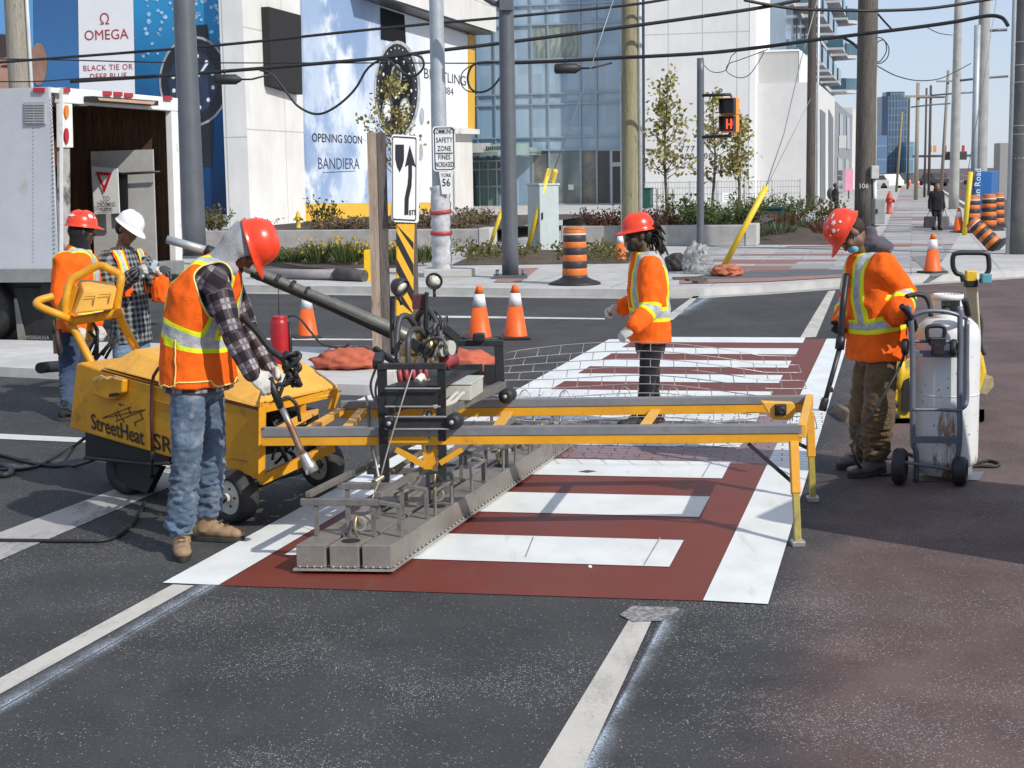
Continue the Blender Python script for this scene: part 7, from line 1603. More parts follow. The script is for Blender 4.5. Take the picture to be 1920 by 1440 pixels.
class Torso:
    """spine polyline with a lateral axis; gives frames and surface coordinates"""
    def __init__(s,spine,lats):
        s.P=[Vector(p) for p in spine]; s.L=[Vector(l).normalized() for l in lats]; s.acc=[0]
        for i in range(len(s.P)-1): s.acc.append(s.acc[-1]+(s.P[i+1]-s.P[i]).length)
    def frame(s,i,t=0):
        j=min(i,len(s.P)-2); d=(s.P[j+1]-s.P[j])
        if 0<i<len(s.P)-1: d=d.normalized()+(s.P[i]-s.P[i-1]).normalized()
        d=d.normalized(); l=s.L[i]; l=(l-d*l.dot(d)).normalized(); f=l.cross(d); return l,f,d
    def loft(s,mb,rings,n=28,ex=2.4):
        """rings: (t along spine 0..total, half width, half depth, forward offset)"""
        vs=[]
        for (t,a,b,off) in rings:
            p,l,f,d=s.at(t)
            for j in range(n):
                an=2*math.pi*j/n; ca,sa=math.cos(an),math.sin(an)
                x=a*math.copysign(abs(ca)**(2/ex),ca); y=b*math.copysign(abs(sa)**(2/ex),sa)
                vs.append(p+l*x+f*(y+off))
        k=len(rings); fs=[(i*n+j,i*n+(j+1)%n,(i+1)*n+(j+1)%n,(i+1)*n+j) for i in range(k-1) for j in range(n)]
        fs+=[tuple(reversed(range(n))),tuple((k-1)*n+j for j in range(n))]
        mb.add(vs,fs,True)
    def at(s,t):
        T=s.acc[-1]
        for i in range(len(s.P)-1):
            if t<=s.acc[i+1] or i==len(s.P)-2:
                q=(t-s.acc[i])/(s.acc[i+1]-s.acc[i]); break
        p=s.P[i]+(s.P[i+1]-s.P[i])*q
        qc=min(1,max(0,q)); l0,f0,d0=s.frame(i); l1,f1,d1=s.frame(i+1)
        l=l0.lerp(l1,qc).normalized(); d=d0.lerp(d1,qc).normalized(); l=(l-d*l.dot(d)).normalized()
        return p,l,l.cross(d),d
    def coord(s,p):
        best=None
        for i in range(len(s.P)-1):
            a=s.P[i]; d=s.P[i+1]-a; L=d.length; q=(p-a).dot(d)/(L*L)
            lo=0 if i>0 else -9; hi=1 if i<len(s.P)-2 else 9
            qc=min(max(q,lo),hi); e=(p-(a+d*qc)).length
            if best is None or e<best[0]: best=(e,s.acc[i]+qc*L)
        t=best[1]; c,l,f,d=s.at(t); v=p-c
        return t,v.dot(l),v.dot(f)
def seg_coord(p,pts):
    best=None; acc=0
    for i in range(len(pts)-1):
        a=pts[i]; d=pts[i+1]-a; L=d.length; q=min(1,max(0,(p-a).dot(d)/(L*L))); e=(p-(a+d*q)).length
        if best is None or e<best[0]: best=(e,acc+q*L,p-(a+d*q),d/L)
        acc+=L
    return best
def setattr_f(me,name,vals): a=me.attributes.new(name,'FLOAT','POINT'); a.data.foreach_set('value',vals)
# ---- cloth materials
def mat_cloth(name,col,var=.15,bumpsc=90,rough=.85,mottled=None,msc=4):
    m,t,b,o=newmat(name); k=NT(t); p=k.pos()
    c=k.mix(k.smooth(k.math('ADD',k.math('MULTIPLY',k.noise(7,4,p),.7),k.math('MULTIPLY',k.noise(60,2,p),.3)),.3,.7),tuple(v*(1-var) for v in col),tuple(min(1,v*(1+var)) for v in col))
    if mottled: c=k.mix(k.math('MULTIPLY',k.smooth(k.noise(msc,6,p,.65),.48,.68),.75),c,mottled)
    t.links.new(c,b.inputs[0]); b.inputs['Roughness'].default_value=rough; b.inputs['Specular IOR Level'].default_value=.25; b.inputs['Sheen Weight'].default_value=.15
    k.bump(b,k.math('ADD',k.noise(bumpsc,3,p),k.math('MULTIPLY',k.noise(22,4,p),1.2)),.45,.006); return m
def mat_hivis(name,col=(.93,.135,.006),silver=(.42,.43,.44),lime=(.74,.80,.02),w0=.027,w1=.055):
    m,t,b,o=newmat(name); k=NT(t); p=k.pos(); d=k.attr('tape')
    c=k.mix(k.smooth(k.noise(9,4,p),.3,.7),tuple(v*.84 for v in col),tuple(min(1,v*1.06) for v in col))
    c=k.mix(k.math('MULTIPLY',k.smooth(k.noise(14,5,p,.7),.6,.75),.35),c,tuple(v*.5 for v in col))
    c=k.mix(k.math('LESS_THAN',d,w1),c,lime); sv=k.mix(k.smooth(k.noise(25,3,p),.3,.7),tuple(v*.8 for v in silver),tuple(v*1.2 for v in silver))
    isv=k.math('LESS_THAN',d,w0); c=k.mix(isv,c,sv)
    t.links.new(c,b.inputs[0]); t.links.new(k.math('SUBTRACT',.85,k.math('MULTIPLY',isv,.4)),b.inputs['Roughness']); b.inputs['Specular IOR Level'].default_value=.3
    k.bump(b,k.math('ADD',k.noise(120,2,p),k.math('MULTIPLY',k.noise(18,4,p),1.4)),.45,.007); return m
def mat_plaid(name,light,mid,dark,size,line=None):
    m,t,b,o=newmat(name); k=NT(t); p=k.pos(); u=k.attr('pu'); v=k.attr('pv')
    def band(q,w): return k.math('LESS_THAN',k.math('FRACT',k.math('ADD',k.math('DIVIDE',q,size),20.0)),w)
    a,bb=band(u,.5),band(v,.5); s=k.math('ADD',a,bb)
    c=k.mix(k.smooth(s,.4,.6),dark,mid); c=k.mix(k.smooth(s,1.4,1.6),c,light)
    if line:
        l=k.math('MAXIMUM',k.math('LESS_THAN',k.math('ABSOLUTE',k.math('SUBTRACT',k.math('FRACT',k.math('ADD',k.math('DIVIDE',u,size),20.0)),.25)),.06),k.math('LESS_THAN',k.math('ABSOLUTE',k.math('SUBTRACT',k.math('FRACT',k.math('ADD',k.math('DIVIDE',v,size),20.0)),.25)),.06)); c=k.mix(k.math('MULTIPLY',l,.75),c,line)
    c=k.mix(k.math('MULTIPLY',k.smooth(k.noise(12,3,p),.4,.7),.3),c,tuple(q*.5 for q in mid))
    t.links.new(c,b.inputs[0]); b.inputs['Roughness'].default_value=.9; k.bump(b,k.math('ADD',k.noise(130,2,p),k.math('MULTIPLY',k.noise(20,4,p),1.4)),.4,.006); return m
HIV=mat_hivis('hi_vis_orange'); HIVW=mat_hivis('hi_vis_orange_wide',w0=.029,w1=.053); HIVN=mat_hivis('hi_vis_orange_narrow',w0=.017,w1=.030)
DENIM=mat_cloth('faded_denim',(.085,.125,.185),.40,110,mottled=(.27,.31,.35),msc=9); DENIMD=mat_cloth('dark_denim',(.035,.055,.10),.25,110); DENIMM=mat_cloth('blue_denim',(.11,.19,.29),.2,110,mottled=(.24,.32,.40),msc=7)
KHAKI=mat_cloth('khaki_work_trousers',(.125,.082,.042),.2,100,mottled=(.055,.04,.025),msc=5); BLKC=mat_cloth('black_cloth',(.012,.012,.014),.3); GREYC=mat_cloth('grey_fleece',(.30,.30,.31),.12); PURP=mat_cloth('purple_grey_fleece',(.085,.075,.095),.15)
PLA1=mat_plaid('brown_white_plaid',(.36,.34,.34),(.065,.045,.050),(.012,.006,.009),.115,(.14,.12,.13)); PLA5=mat_plaid('small_black_white_plaid',(.27,.28,.275),(.085,.09,.092),(.012,.012,.016),.05,(.22,.235,.23))
GLW=mat_cloth('glove_off_white',(.55,.53,.48),.12,80,mottled=(.33,.31,.28),msc=16); GLB=mat_cloth('glove_black',(.02,.02,.022),.3,80)
TANB=M('boot_tan',(.30,.195,.11),.75,var=.2,scale=9,bump=.4,bscale=30,dirt=(.20,.17,.13),dirt_amt=.2,dscale=8); SOLE=M('boot_sole',(.035,.032,.03),.8,var=.2); GRB2=M('boot_grey',(.11,.105,.10),.8,var=.25,scale=9,bump=.4); BLB=M('boot_black',(.02,.019,.018),.7,var=.3)
def mat_skin(name,col):
    m,t,b,o=newmat(name); k=NT(t); p=k.pos(); c=k.mix(k.smooth(k.noise(18,4,p),.3,.7),tuple(v*.82 for v in col),tuple(min(1,v*1.12) for v in col)); t.links.new(c,b.inputs[0]); b.inputs['Roughness'].default_value=.55; b.inputs['Subsurface Weight'].default_value=.05; b.inputs['Subsurface Radius'].default_value=(.01,.004,.002); return m
SKD=mat_skin('skin_dark',(.080,.042,.028)); SKM=mat_skin('skin_tan',(.20,.105,.065)); SKB=mat_skin('skin_brown',(.16,.085,.052))
EYEW=M('eye_white',(.6,.58,.55),.3); HAIRB=M('hair_black',(.010,.008,.008),.6,var=.4,scale=30,bump=.6,bscale=90)
HELR=M('helmet_red_orange',(.80,.055,.018),.28,var=.05,scale=3,spec=.5,dirt=(.45,.05,.03),dirt_amt=.08,dscale=9); HELW=M('helmet_white',(.80,.80,.79),.28,var=.03,scale=3)
STK=M('sticker_white',(.75,.72,.72),.4); STRP=M('strap_black',(.02,.02,.022),.6)
def hframe(f,u):
    f=Vector(f).normalized(); u=Vector(u); u=(u-f*u.dot(f)).normalized(); s=u.cross(f); return f,s,u     # forward, left, up
def add_head(mb,c,f,s,u,k=1.0):
    m=Matrix((f,s,u)).transposed()
    def E(x,y,z,a,b,d): mb.ell(c+m@Vector((x*k,y*k,z*k)),(a*k,b*k,d*k),rot=m,nu=18,nv=12)
    E(-.012,0,.030,.098,.077,.092); E(.028,0,-.035,.066,.064,.085); E(.062,0,-.098,.028,.032,.022); E(.02,.043,-.07,.034,.022,.032); E(.02,-.043,-.07,.034,.022,.032)
    E(.090,0,-.008,.014,.010,.026); E(.101,0,-.032,.017,.016,.014); E(.084,.030,.016,.016,.030,.011); E(.084,-.030,.016,.016,.030,.011)
    E(.087,0,-.062,.014,.026,.007); E(.085,0,-.073,.014,.022,.008); E(.062,.044,-.028,.024,.020,.024); E(.062,-.044,-.028,.024,.020,.024)
    for q in (1,-1): E(-.008,q*.079,-.012,.022,.010,.034); E(-.002,q*.082,.002,.012,.009,.012); E(.079,q*.032,-.004,.011,.014,.011)
def add_hand(mb,wr,d,n,side,curl=.5,k=1.0,thick=0.0,thumb=.5):
    """wr wrist, d towards the fingers, n palm normal, side +1/-1 which way the thumb leaves"""
    d=Vector(d).normalized(); n=Vector(n); n=(n-d*n.dot(d)).normalized(); t=d.cross(n)*side; m=Matrix((d,t,n)).transposed()
    mb.ell(wr+d*.048*k,(.054*k+thick,.043*k+thick,.019*k+thick),rot=m,nu=14,nv=10); mb.ell(wr+d*.082*k,(.024*k+thick,.042*k+thick,.017*k+thick),rot=m,nu=14,nv=10); mb.ell(wr+d*.005*k,(.03*k+thick,.030*k+thick,.022*k+thick),rot=m)
    for i,ln in enumerate((.072,.082,.076,.058)):
        p=wr+d*(.094-.004*abs(i-1))*k+t*(.033-.0215*i)*k; a=.12+.05*i; pts=[p-d*.02*k,p]; rr=[.0105*k+thick]*2
        dirv=(d+t*(.10-.07*i)).normalized()
        for sg,fr in enumerate((.45,.32,.23)):
            a=(curl*(.75+.12*i))*(1 if sg else .8); nn=n
            ax=dirv.cross(n); 
            if sg==0: bend=a
            else: bend+=a
            dd=dirv*math.cos(bend)+n*math.sin(bend); p=p+dd*ln*fr*k; pts.append(p); rr.append((.0100-.0010*sg)*k+thick)
        limb(mb,pts,rr,n=9,sub=2)
    p=wr+d*.028*k+t*.030*k; dd=(d*.62+t*.62+n*.35*thumb).normalized(); q=p+dd*.040*k; dd2=(d*.85+t*.15+n*(.3+thumb*.6)).normalized(); q2=q+dd2*.030*k; q3=q2+(dd2+n*.3*thumb).normalized()*.022*k
    limb(mb,[p,q,q2,q3],[.0145*k+thick,.0125*k+thick,.011*k+thick,.0095*k+thick],n=9,sub=2)
def helmet(par,c,f,s,u,m,stickers=(),brim=.055,k=1.0):
    base=c+u*.045*k; mm=Matrix((f,s,u)).transposed(); mb=MB(); n=40; rows=[]
    A,B,Hh=.132*k,.108*k,.125*k
    prof=[(i/9)*math.pi/2 for i in range(10)]
    def dome(an,ph,add=0):
        ca,sa=math.cos(an),math.sin(an); r=math.cos(ph)**.82; x=(A+add)*r*ca; y=(B+add)*r*sa; z=(Hh+add)*math.sin(ph)**.95
        rd_=max(0,1-abs(y)/.022); 
        if rd_>0 and ph<1.5: z+=.009*rd_*(1 if x>-.1 else .5)
        if abs(abs(y)-.05)<.012 and ph>.3: z+=.004
        return base+mm@Vector((x-.005*k,y,z))
    vs=[]
    def brimr(an,q):
        ca,sa=math.cos(an),math.sin(an); front=max(0,ca)**1.5; ex=.012+brim*front*(1-.3*abs(sa)); x=(A+ex*q)*ca; y=(B+(.012+.01*front)*q)*sa
        return base+mm@Vector((x-.005*k,y,-.012*q*(.4+front)-.006*q))
    rings=[[brimr(2*math.pi*j/n,1) -u*.004 for j in range(n)],[brimr(2*math.pi*j/n,1) for j in range(n)],[brimr(2*math.pi*j/n,.5)+u*.001 for j in range(n)],[brimr(2*math.pi*j/n,0)+u*.004 for j in range(n)]]
    rings+=[[dome(2*math.pi*j/n,ph) for j in range(n)] for ph in prof[1:-1]]
    inner=[[brimr(2*math.pi*j/n,.9)-u*.005 for j in range(n)],[base+mm@Vector((A*.93*math.cos(2*math.pi*j/n),B*.93*math.sin(2*math.pi*j/n),-.004)) for j in range(n)],[base+mm@Vector((A*.80*math.cos(2*math.pi*j/n),B*.8*math.sin(2*math.pi*j/n),Hh*.6)) for j in range(n)]]
    allr=list(reversed(inner))+rings
    for r in allr: vs+=r
    K=len(allr); top=len(vs); vs.append(dome(0,math.pi/2-.001)); bot=len(vs); vs.append(base+u*Hh*.62)
    fs=[(i*n+j,i*n+(j+1)%n,(i+1)*n+(j+1)%n,(i+1)*n+j) for i in range(K-1) for j in range(n)]
    fs+=[((K-1)*n+j,(K-1)*n+(j+1)%n,top) for j in range(n)]+[(bot,(j+1)%n,j) for j in range(n)]
    mb.add(vs,fs,True); ho=mb.build('hard_hat',m,par)
    for (an,ph,r,sh) in stickers:
        p=dome(R(an),R(ph),.0); pu=dome(R(an),R(ph)+.05); pa=dome(R(an)+.05,R(ph)); nx=(pa-p).normalized(); ny=(pu-p).normalized(); nn=nx.cross(ny); 
        if nn.dot(p-base)<0: nn=-nn
        mb=MB(); N=14
        pts=[]
        for i in range(N):
            a=2*math.pi*i/N; rr=r*(1 if sh==0 else (.72+.28*math.cos(a*5)))
            qx,qy=rr*math.cos(a)*(1.6 if sh==2 else 1),rr*math.sin(a)*(.6 if sh==2 else 1); pts.append(p+nx*qx+ny*qy+nn*(.003-(qx*qx+qy*qy)*3.0))
        mb.add(pts+[p+nn*.0045],[(i,(i+1)%N,N) for i in range(N)],True); mb.build('sticker',STK,ho,fix=True)
    return ho
def boot(par,ank,toe,m,k=1.0,ground=0.0,shaft=.16,sole=True,name='boot',L=.20):
    toe=Vector((toe[0],toe[1],0)).normalized(); s=Vector((-toe.y,toe.x,0)); a=Vector((ank.x,ank.y,ground)); mm=Matrix((toe,s,UPZ)).transposed(); mb=MB()
    def E(x,z,ra,rb,rc): mb.ell(a+toe*x*k+UPZ*z*k,(ra*k,rb*k,rc*k),rot=mm,nu=16,nv=10)
    E(-.045,.060,.045,.040,.052); E(.03,.062,.075,.044,.048); E(.10,.050,.075,.049,.036); E(.155,.047,.055,.047,.030)
    mb.tube([a+UPZ*.05*k-toe*.015*k,a+UPZ*.11*k-toe*.012*k,Vector((ank.x,ank.y,ground+shaft*k))],[.052*k,.052*k,.056*k],16)
    me=remesh(mb,.009*k,3); wrinkle(me,.003,18,k); bo=link(name,me,m,par)
    if sole:
        mb=MB(); pts=[]; N=28
        for i in range(N):
            an=2*math.pi*i/N; ca,sa=math.cos(an),math.sin(an); x=.056+.150*ca; w=(.050 if ca>.1 else .043)*(1-.12*(abs(ca)**4)); pts.append(a+toe*x*k+s*(w*sa*k)+UPZ*.002)
        mb.prism(pts,UPZ*.026*k); mb.build('sole',SOLE,bo,bevel=.004)
        mb=MB()
        for j in range(4):
            z=.066+.021*j; x=.060-.028*j; 
            for q in (-1,1): mb.tube([a+toe*(x+.045)*k+s*(q*.022)*k+UPZ*(z+.012)*k,a+toe*(x+.052)*k+UPZ*(z+.022)*k,a+toe*(x+.045)*k-s*(q*.022)*k+UPZ*(z+.028)*k],.0035,5)
        mb.build('laces',M('lace_dark',(.09,.06,.045),.8),bo)
    return bo
def build_person(label,J,o):
    """J: joints; o: look. Returns the root."""
    pel,wai,che,nek=[Vector(q) for q in J['spine']]; lat=Vector(J['lat']).normalized(); hc=Vector(J['head'][0]); hf,hs,hu=hframe(*J['head'][1:])
    gnd=o.get('ground',0.0); foot=(J['legR'][2]+J['legL'][2])/2
    root=thing('person',label,'person',(foot.x,foot.y,gnd),o.get('group'))
    vx=o.get('voxel',.008); bulk=o.get('bulk',1.0)
    T=Torso([pel-(wai-pel).normalized()*.12,pel,wai,che,nek],[J.get('latp',lat),J.get('latp',lat),lat,J.get('latc',lat),J.get('latc',lat)])
    tt=T.acc; shR,elR,wrR=[Vector(q) for q in J['armR']]; shL,elL,wrL=[Vector(q) for q in J['armL']]
    hpR,knR,anR=[Vector(q) for q in J['legR']]; hpL,knL,anL=[Vector(q) for q in J['legL']]
    th,tw,tc,tn=tt[1],tt[2],tt[3],tt[4]
    # --- the body: one continuous surface
    mb=MB(); T.loft(mb,[(0,.10,.08,0),(th,.150,.100,0),(tw,.130,.095,0),(tc,.150,.105,.005),(tc+(tn-tc)*.6,.150,.08,0),(tn,.06,.055,0)])
    limb(mb,[nek-(nek-che).normalized()*.03,nek.lerp(hc,.45),hc-hu*.05-hf*.015],[.066,.055,.055])
    for sh,el,wr in ((shR,elR,wrR),(shL,elL,wrL)): limb(mb,[sh,sh.lerp(el,.5),el,el.lerp(wr,.35),wr],[.052,.045,.037,.038,.026])
    for hp_,kn,an in ((hpR,knR,anR),(hpL,knL,anL)): limb(mb,[hp_,hp_.lerp(kn,.5),kn,kn.lerp(an,.35),an],[.078,.068,.05,.05,.036])
    add_head(mb,hc,hf,hs,hu)
    for key,wr,el,side in (('handR',wrR,elR,1),('handL',wrL,elL,-1)):
        d,n,curl=J[key][:3]; add_hand(mb,wr,d,n,side*J.get('flip',1),curl,.96 if o.get('gloves') else 1.0,thumb=J[key][3] if len(J[key])>3 else .5)
    for an,toe in ((anR,J['toeR']),(anL,J['toeL'])):
        t_=Vector((toe[0],toe[1],0)).normalized(); mb.ell(Vector((an.x,an.y,gnd+.05))+t_*.06,(.10,.035,.03),rot=Matrix((t_,Vector((-t_.y,t_.x,0)),UPZ)).transposed()); limb(mb,[an,Vector((an.x,an.y,gnd+.06))],[.036,.036])
    me=remesh(mb,vx if not o.get('far') else .014,1,.4); bo=link('body',me,o['skin'],root)
    me.materials.append(EYEW); me.materials.append(HAIRB)
    mm=Matrix((hf,hs,hu)); 
    for p in me.polygons:
        q=mm@(p.center-hc)
        if q.x>.07:
            for e in (1,-1):
                d=math.hypot(q.y-e*.032,(q.z+.003)*1.4)
                if d<.011: p.material_index=2 if d<.0055 else 1
                if abs(q.y-e*.032)<.026 and abs(q.z-.020)<.005: p.material_index=2
    # --- trousers
    b=o.get('trbulk',1.0); mb=MB(); T.loft(mb,[(-.01,.125*b,.105*b,0),(th,.168*b,.125*b,0),(th+(tw-th)*.55,.158*b,.118*b,0)])
    rk=o.get('legr',(.100,.092,.076,.073,.068,.072))
    for hp_,kn,an in ((hpR,knR,anR),(hpL,knL,anL)):
        limb(mb,[hp_,hp_.lerp(kn,.5),kn,kn.lerp(an,.4),kn.lerp(an,.8),an+UPZ*o.get('cuff',.03)],rk,n=18)
    me=remesh(mb,vx*1.2,3); zk=min(knR.z,knL.z)
    wrinkle(me,o.get('trw',.010),13,o.get('seed',1),(.8,.8,2.3),lambda p:.5+1.1*max(0,min(1,(zk+.12-p.z)/.3))); 
    if 'trcut' in o:
        bm=bmesh.new(); bm.from_mesh(me); bmesh.ops.delete(bm,geom=[v for v in bm.verts if T.coord(v.co)[0]>th+o['trcut']],context='VERTS'); bm.to_mesh(me); bm.free()
    tr=link('trousers',me,o['trousers'],root)
    # --- upper garments
    def garment(name,m,infl,arms,hem,neck=True,wr_amp=.007,cut=None,tapes=False,armr=(.080,.072,.062,.058,.052),armlen=1.0,voxel=None,shl=0.0):
        mb=MB(); i=infl; h0=hem
        T.loft(mb,[(h0,.172*bulk+i,.128*bulk+i,o.get('belly',.0)*.5),(th+(tw-th)*.3,.165*bulk+i,.125*bulk+i,o.get('belly',0)),(tw,.160*bulk+i,.122*bulk+i,o.get('belly',0)),(tw+(tc-tw)*.6,.170*bulk+i,.128*bulk+i,.008),(tc,.172*bulk+i,.128*bulk+i,.005),(tc+(tn-tc)*.45,.165*bulk+i+shl,.105*bulk+i,0),(tc+(tn-tc)*.8,.125*bulk+i,.085*bulk+i,0),(tn+.01,.072+i,.068+i,0)])
        for sh,el,wr in ((shR,elR,wrR),(shL,elL,wrL)):
            if arms:
                e=el.lerp(wr,armlen*1.0); limb(mb,[sh,sh.lerp(el,.5),el,el.lerp(wr,.5*armlen),e],[r+i*.6 for r in armr],n=16)
            else: mb.ell(sh-(sh-nek)*.25,(.060+i,)*3)
        me=remesh(mb,voxel or vx*1.15,3); wrinkle(me,wr_amp,9,o.get('seed',1)+infl*100,(1,1,.8))
        if cut:
            bm=bmesh.new(); bm.from_mesh(me); bmesh.ops.delete(bm,geom=[v for v in bm.verts if cut(v.co)],context='VERTS'); bm.to_mesh(me); bm.free()
        if not arms and not cut:
            bm=bmesh.new(); bm.from_mesh(me); kill=[]
            for v in bm.verts:
                for sh,el in ((shR,elR),(shL,elL)):
                    d_=(el-sh).normalized(); q_=(v.co-sh).dot(d_); e_=(v.co-sh-d_*max(-.03,min(q_,.17))).length
                    if e_<.098: kill.append(v); break
            bmesh.ops.delete(bm,geom=kill,context='VERTS'); bm.edges.ensure_lookup_table()
            be=[e for e in bm.edges if e.is_boundary]; adj={}
            for e in be:
                a_,b_=e.verts; adj.setdefault(a_,[]).append(b_); adj.setdefault(b_,[]).append(a_)
            seen=set(); mp_=MB()
            for v0 in adj:
                if v0 in seen: continue
                lp=[v0]; seen.add(v0); cur=v0
                while True:
                    nx=[q for q in adj[cur] if q not in seen]
                    if not nx: break
                    cur=nx[0]; seen.add(cur); lp.append(cur)
                if len(lp)>20:
                    P_=[q.co.copy() for q in lp]
                    for _ in range(6): P_=[(P_[i-1]+P_[i]*2+P_[(i+1)%len(P_)])/4 for i in range(len(P_))]
                    mp_.tube(P_[::3],.0055,6,closed=True); mp_.build('vest_piping',M('piping_cream',(.80,.66,.22),.7),root); mp_=MB()
            bm.to_mesh(me); bm.free()
        tp=[];pu=[];pv=[]
        aR,aL=[shR,elR,wrR],[shL,elL,wrL]; Lu=(elR-shR).length
        for v in me.vertices:
            p=v.co; t,x,f=T.coord(p); d=9.0; onarm=False
            if arms:
                for A in (aR,aL):
                    sc=seg_coord(p,A); rlim=.085+i
                    if sc[0]<rlim and (sc[1]>.07) and (abs(x)>.12 or sc[0]<.07) and sc[0]<abs(math.hypot(x,f)): 
                        onarm=True; pvv=sc[1]; ax=sc[3]; rr=sc[2]; x1=ax.cross(UPZ); x1=x1.normalized() if x1.length>.05 else Vector((1,0,0)); y1=ax.cross(x1); puu=math.atan2(rr.dot(y1),rr.dot(x1))*.075; break
            if onarm:
                d=min([abs(pvv-q) for q in o.get('sleeve_tape',[])] or [9.0]); pu.append(puu); pv.append(pvv)
            else:
                d=abs(t-o.get('waist_t',tw)-o.get('waist_slope',0)*f)
                if t>o.get('waist_t',tw): d=min(d,abs(abs(x-o.get('strap_shift',0)*(t-tw))-o.get('strap_x',.115))*1.0)
                pu.append(math.atan2(f,x)*.16); pv.append(t)
            tp.append(d)
        setattr_f(me,'tape',tp); setattr_f(me,'pu',pu); setattr_f(me,'pv',pv); me.update()
        return link(name,me,m,root)
    for g in o['tops']: garment(**g(T,th,tw,tc,tn))
    # --- feet and hands
    boot(root,anR,J['toeR'],o['boots'],o.get('bootk',1.05),gnd); boot(root,anL,J['toeL'],o['boots'],o.get('bootk',1.05),gnd)
    gl=o.get('gloves')
    if gl:
        for key,wr,el,side in (('handR',wrR,elR,1),('handL',wrL,elL,-1)):
            d,n,curl=J[key][:3]; mb=MB(); add_hand(mb,wr,d,n,side*J.get('flip',1),curl,1.0,.0035,J[key][3] if len(J[key])>3 else .5); fw=(wr-el).normalized(); limb(mb,[wr-fw*.055,wr-fw*.02,wr+Vector(d).normalized()*.01],[.043,.040,.034])
            me=remesh(mb,.0048,1,.4); wrinkle(me,.0022,30,3); link('glove',me,gl,root)
    if o.get('hat'): helmet(root,hc,hf,hs,hu,o['hat'],o.get('stickers',()))
    return root,T,(hc,hf,hs,hu)
# ------------------------------------------------------------------ worker in the grey hood, at the heating machine
def g1(T,th,tw,tc,tn): return dict(name='plaid_shirt',m=PLA1,infl=.0,arms=True,hem=.03,wr_amp=.009,armr=(.076,.068,.058,.055,.046))
def g2(T,th,tw,tc,tn): return dict(name='safety_vest',m=HIVW,infl=.022,arms=False,hem=th-.06,wr_amp=.010,tapes=True)
Y=8.26; f1=Vector((.87,-.5,0)); l1=Vector((.5,.87,0))
J=dict(spine=[at(372,700,Y),at(371,640,Y),at(381,560,Y+.01),at(420,495,Y+.03)],lat=l1,latc=Vector((.30,.95,0)),head=(at(464,462,Y+.04),Vector((.30,-.12,-.93)),Vector((.94,-.05,.33))),
 armR=[at(404,528,Y-.19),at(436,628,Y-.27),at(474,702,Y-.30)],armL=[at(428,530,Y+.20),at(462,610,Y+.28),at(506,690,Y+.12)],
 handR=(Vector((.75,0,-.65)),Vector((-.3,.8,-.4)),.75,.8),handL=(Vector((.7,-.3,-.6)),Vector((-.4,-.5,-.4)),.9,.6),
 legR=[at(354,712,Y-.09),at(350,862,Y-.13),at(338,992,8.10)],legL=[at(386,712,Y+.10),at(396,858,Y+.12),at(388,962,8.40)],toeR=Vector((.25,-.97,0)),toeL=Vector((.98,-.18,0)))
root1,T1,H1=build_person('person in grey hood, red hard hat and orange vest bending over the yellow machine',J,dict(skin=SKB,trousers=DENIM,boots=TANB,gloves=GLW,hat=HELR,tops=[g1,g2],seed=2,trw=.017,waist_t=.12+.215,waist_slope=-.22,strap_x=.112,bulk=1.20,legr=(.098,.092,.080,.078,.074,.076)))
hc,hf,hs,hu=H1; nk=at(418,500,Y+.03)
mb=MB(); mb.ell(hc-hu*.012-hf*.022,(.118,.102,.118),rot=Matrix((hf,hs,hu)).transposed(),nu=20,nv=14); limb(mb,[hc-hu*.05-hf*.03,(hc-hu*.05).lerp(nk,.5)-hf*.015,nk],[.100,.098,.100],n=18); mb.ell(nk-Vector((0,0,.02)),(.13,.14,.07))
me=remesh(mb,.008,3); wrinkle(me,.018,7,5,(1,1,.5))
bm=bmesh.new(); bm.from_mesh(me); mm=Matrix((hf,hs,hu))
bmesh.ops.delete(bm,geom=[v for v in bm.verts if (lambda q:(q.x>.055 and abs(q.y)<.075 and -.115<q.z))(mm@(v.co-hc))],context='VERTS'); bm.to_mesh(me); bm.free(); link('hood',me,GREYC,root1)
vest=[c for c in root1.children if c.name.startswith('safety_vest')][0]; lo_=min(T1.coord(v.co)[0] for v in vest.data.vertices)
sb={}
for v in vest.data.vertices:
    t_,x_,f_=T1.coord(v.co); 
    if abs(t_-lo_-.035)<.02:
        k_=int((math.atan2(f_,x_)+math.pi)/(2*math.pi)*48)
        if k_ not in sb or math.hypot(x_,f_)>sb[k_][0]: sb[k_]=(math.hypot(x_,f_),v.co.copy())
mb=MB(); mb.tube([sb[k_][1]-UPZ*.004 for k_ in sorted(sb)],.005,6,closed=True); mb.build('vest_piping',M('piping_cream',(.80,.66,.22),.7),root1)
sm_=[]
for j in range(9):
    tq=lo_+.03+j*.028; best=None
    for v in vest.data.vertices:
        t_,x_,f_=T1.coord(v.co)
        if abs(t_-tq)<.012 and x_<0:
            an=abs(math.atan2(f_,-x_)-.15)
            if best is None or an<best[0]: best=(an,v.co.copy()+v.normal*.002)
    if best: sm_.append(best[1])
mb=MB(); mb.tube(spline(sm_,3),.004,6); mb.build('vest_piping',M('piping_cream',(.80,.66,.22),.7),root1)
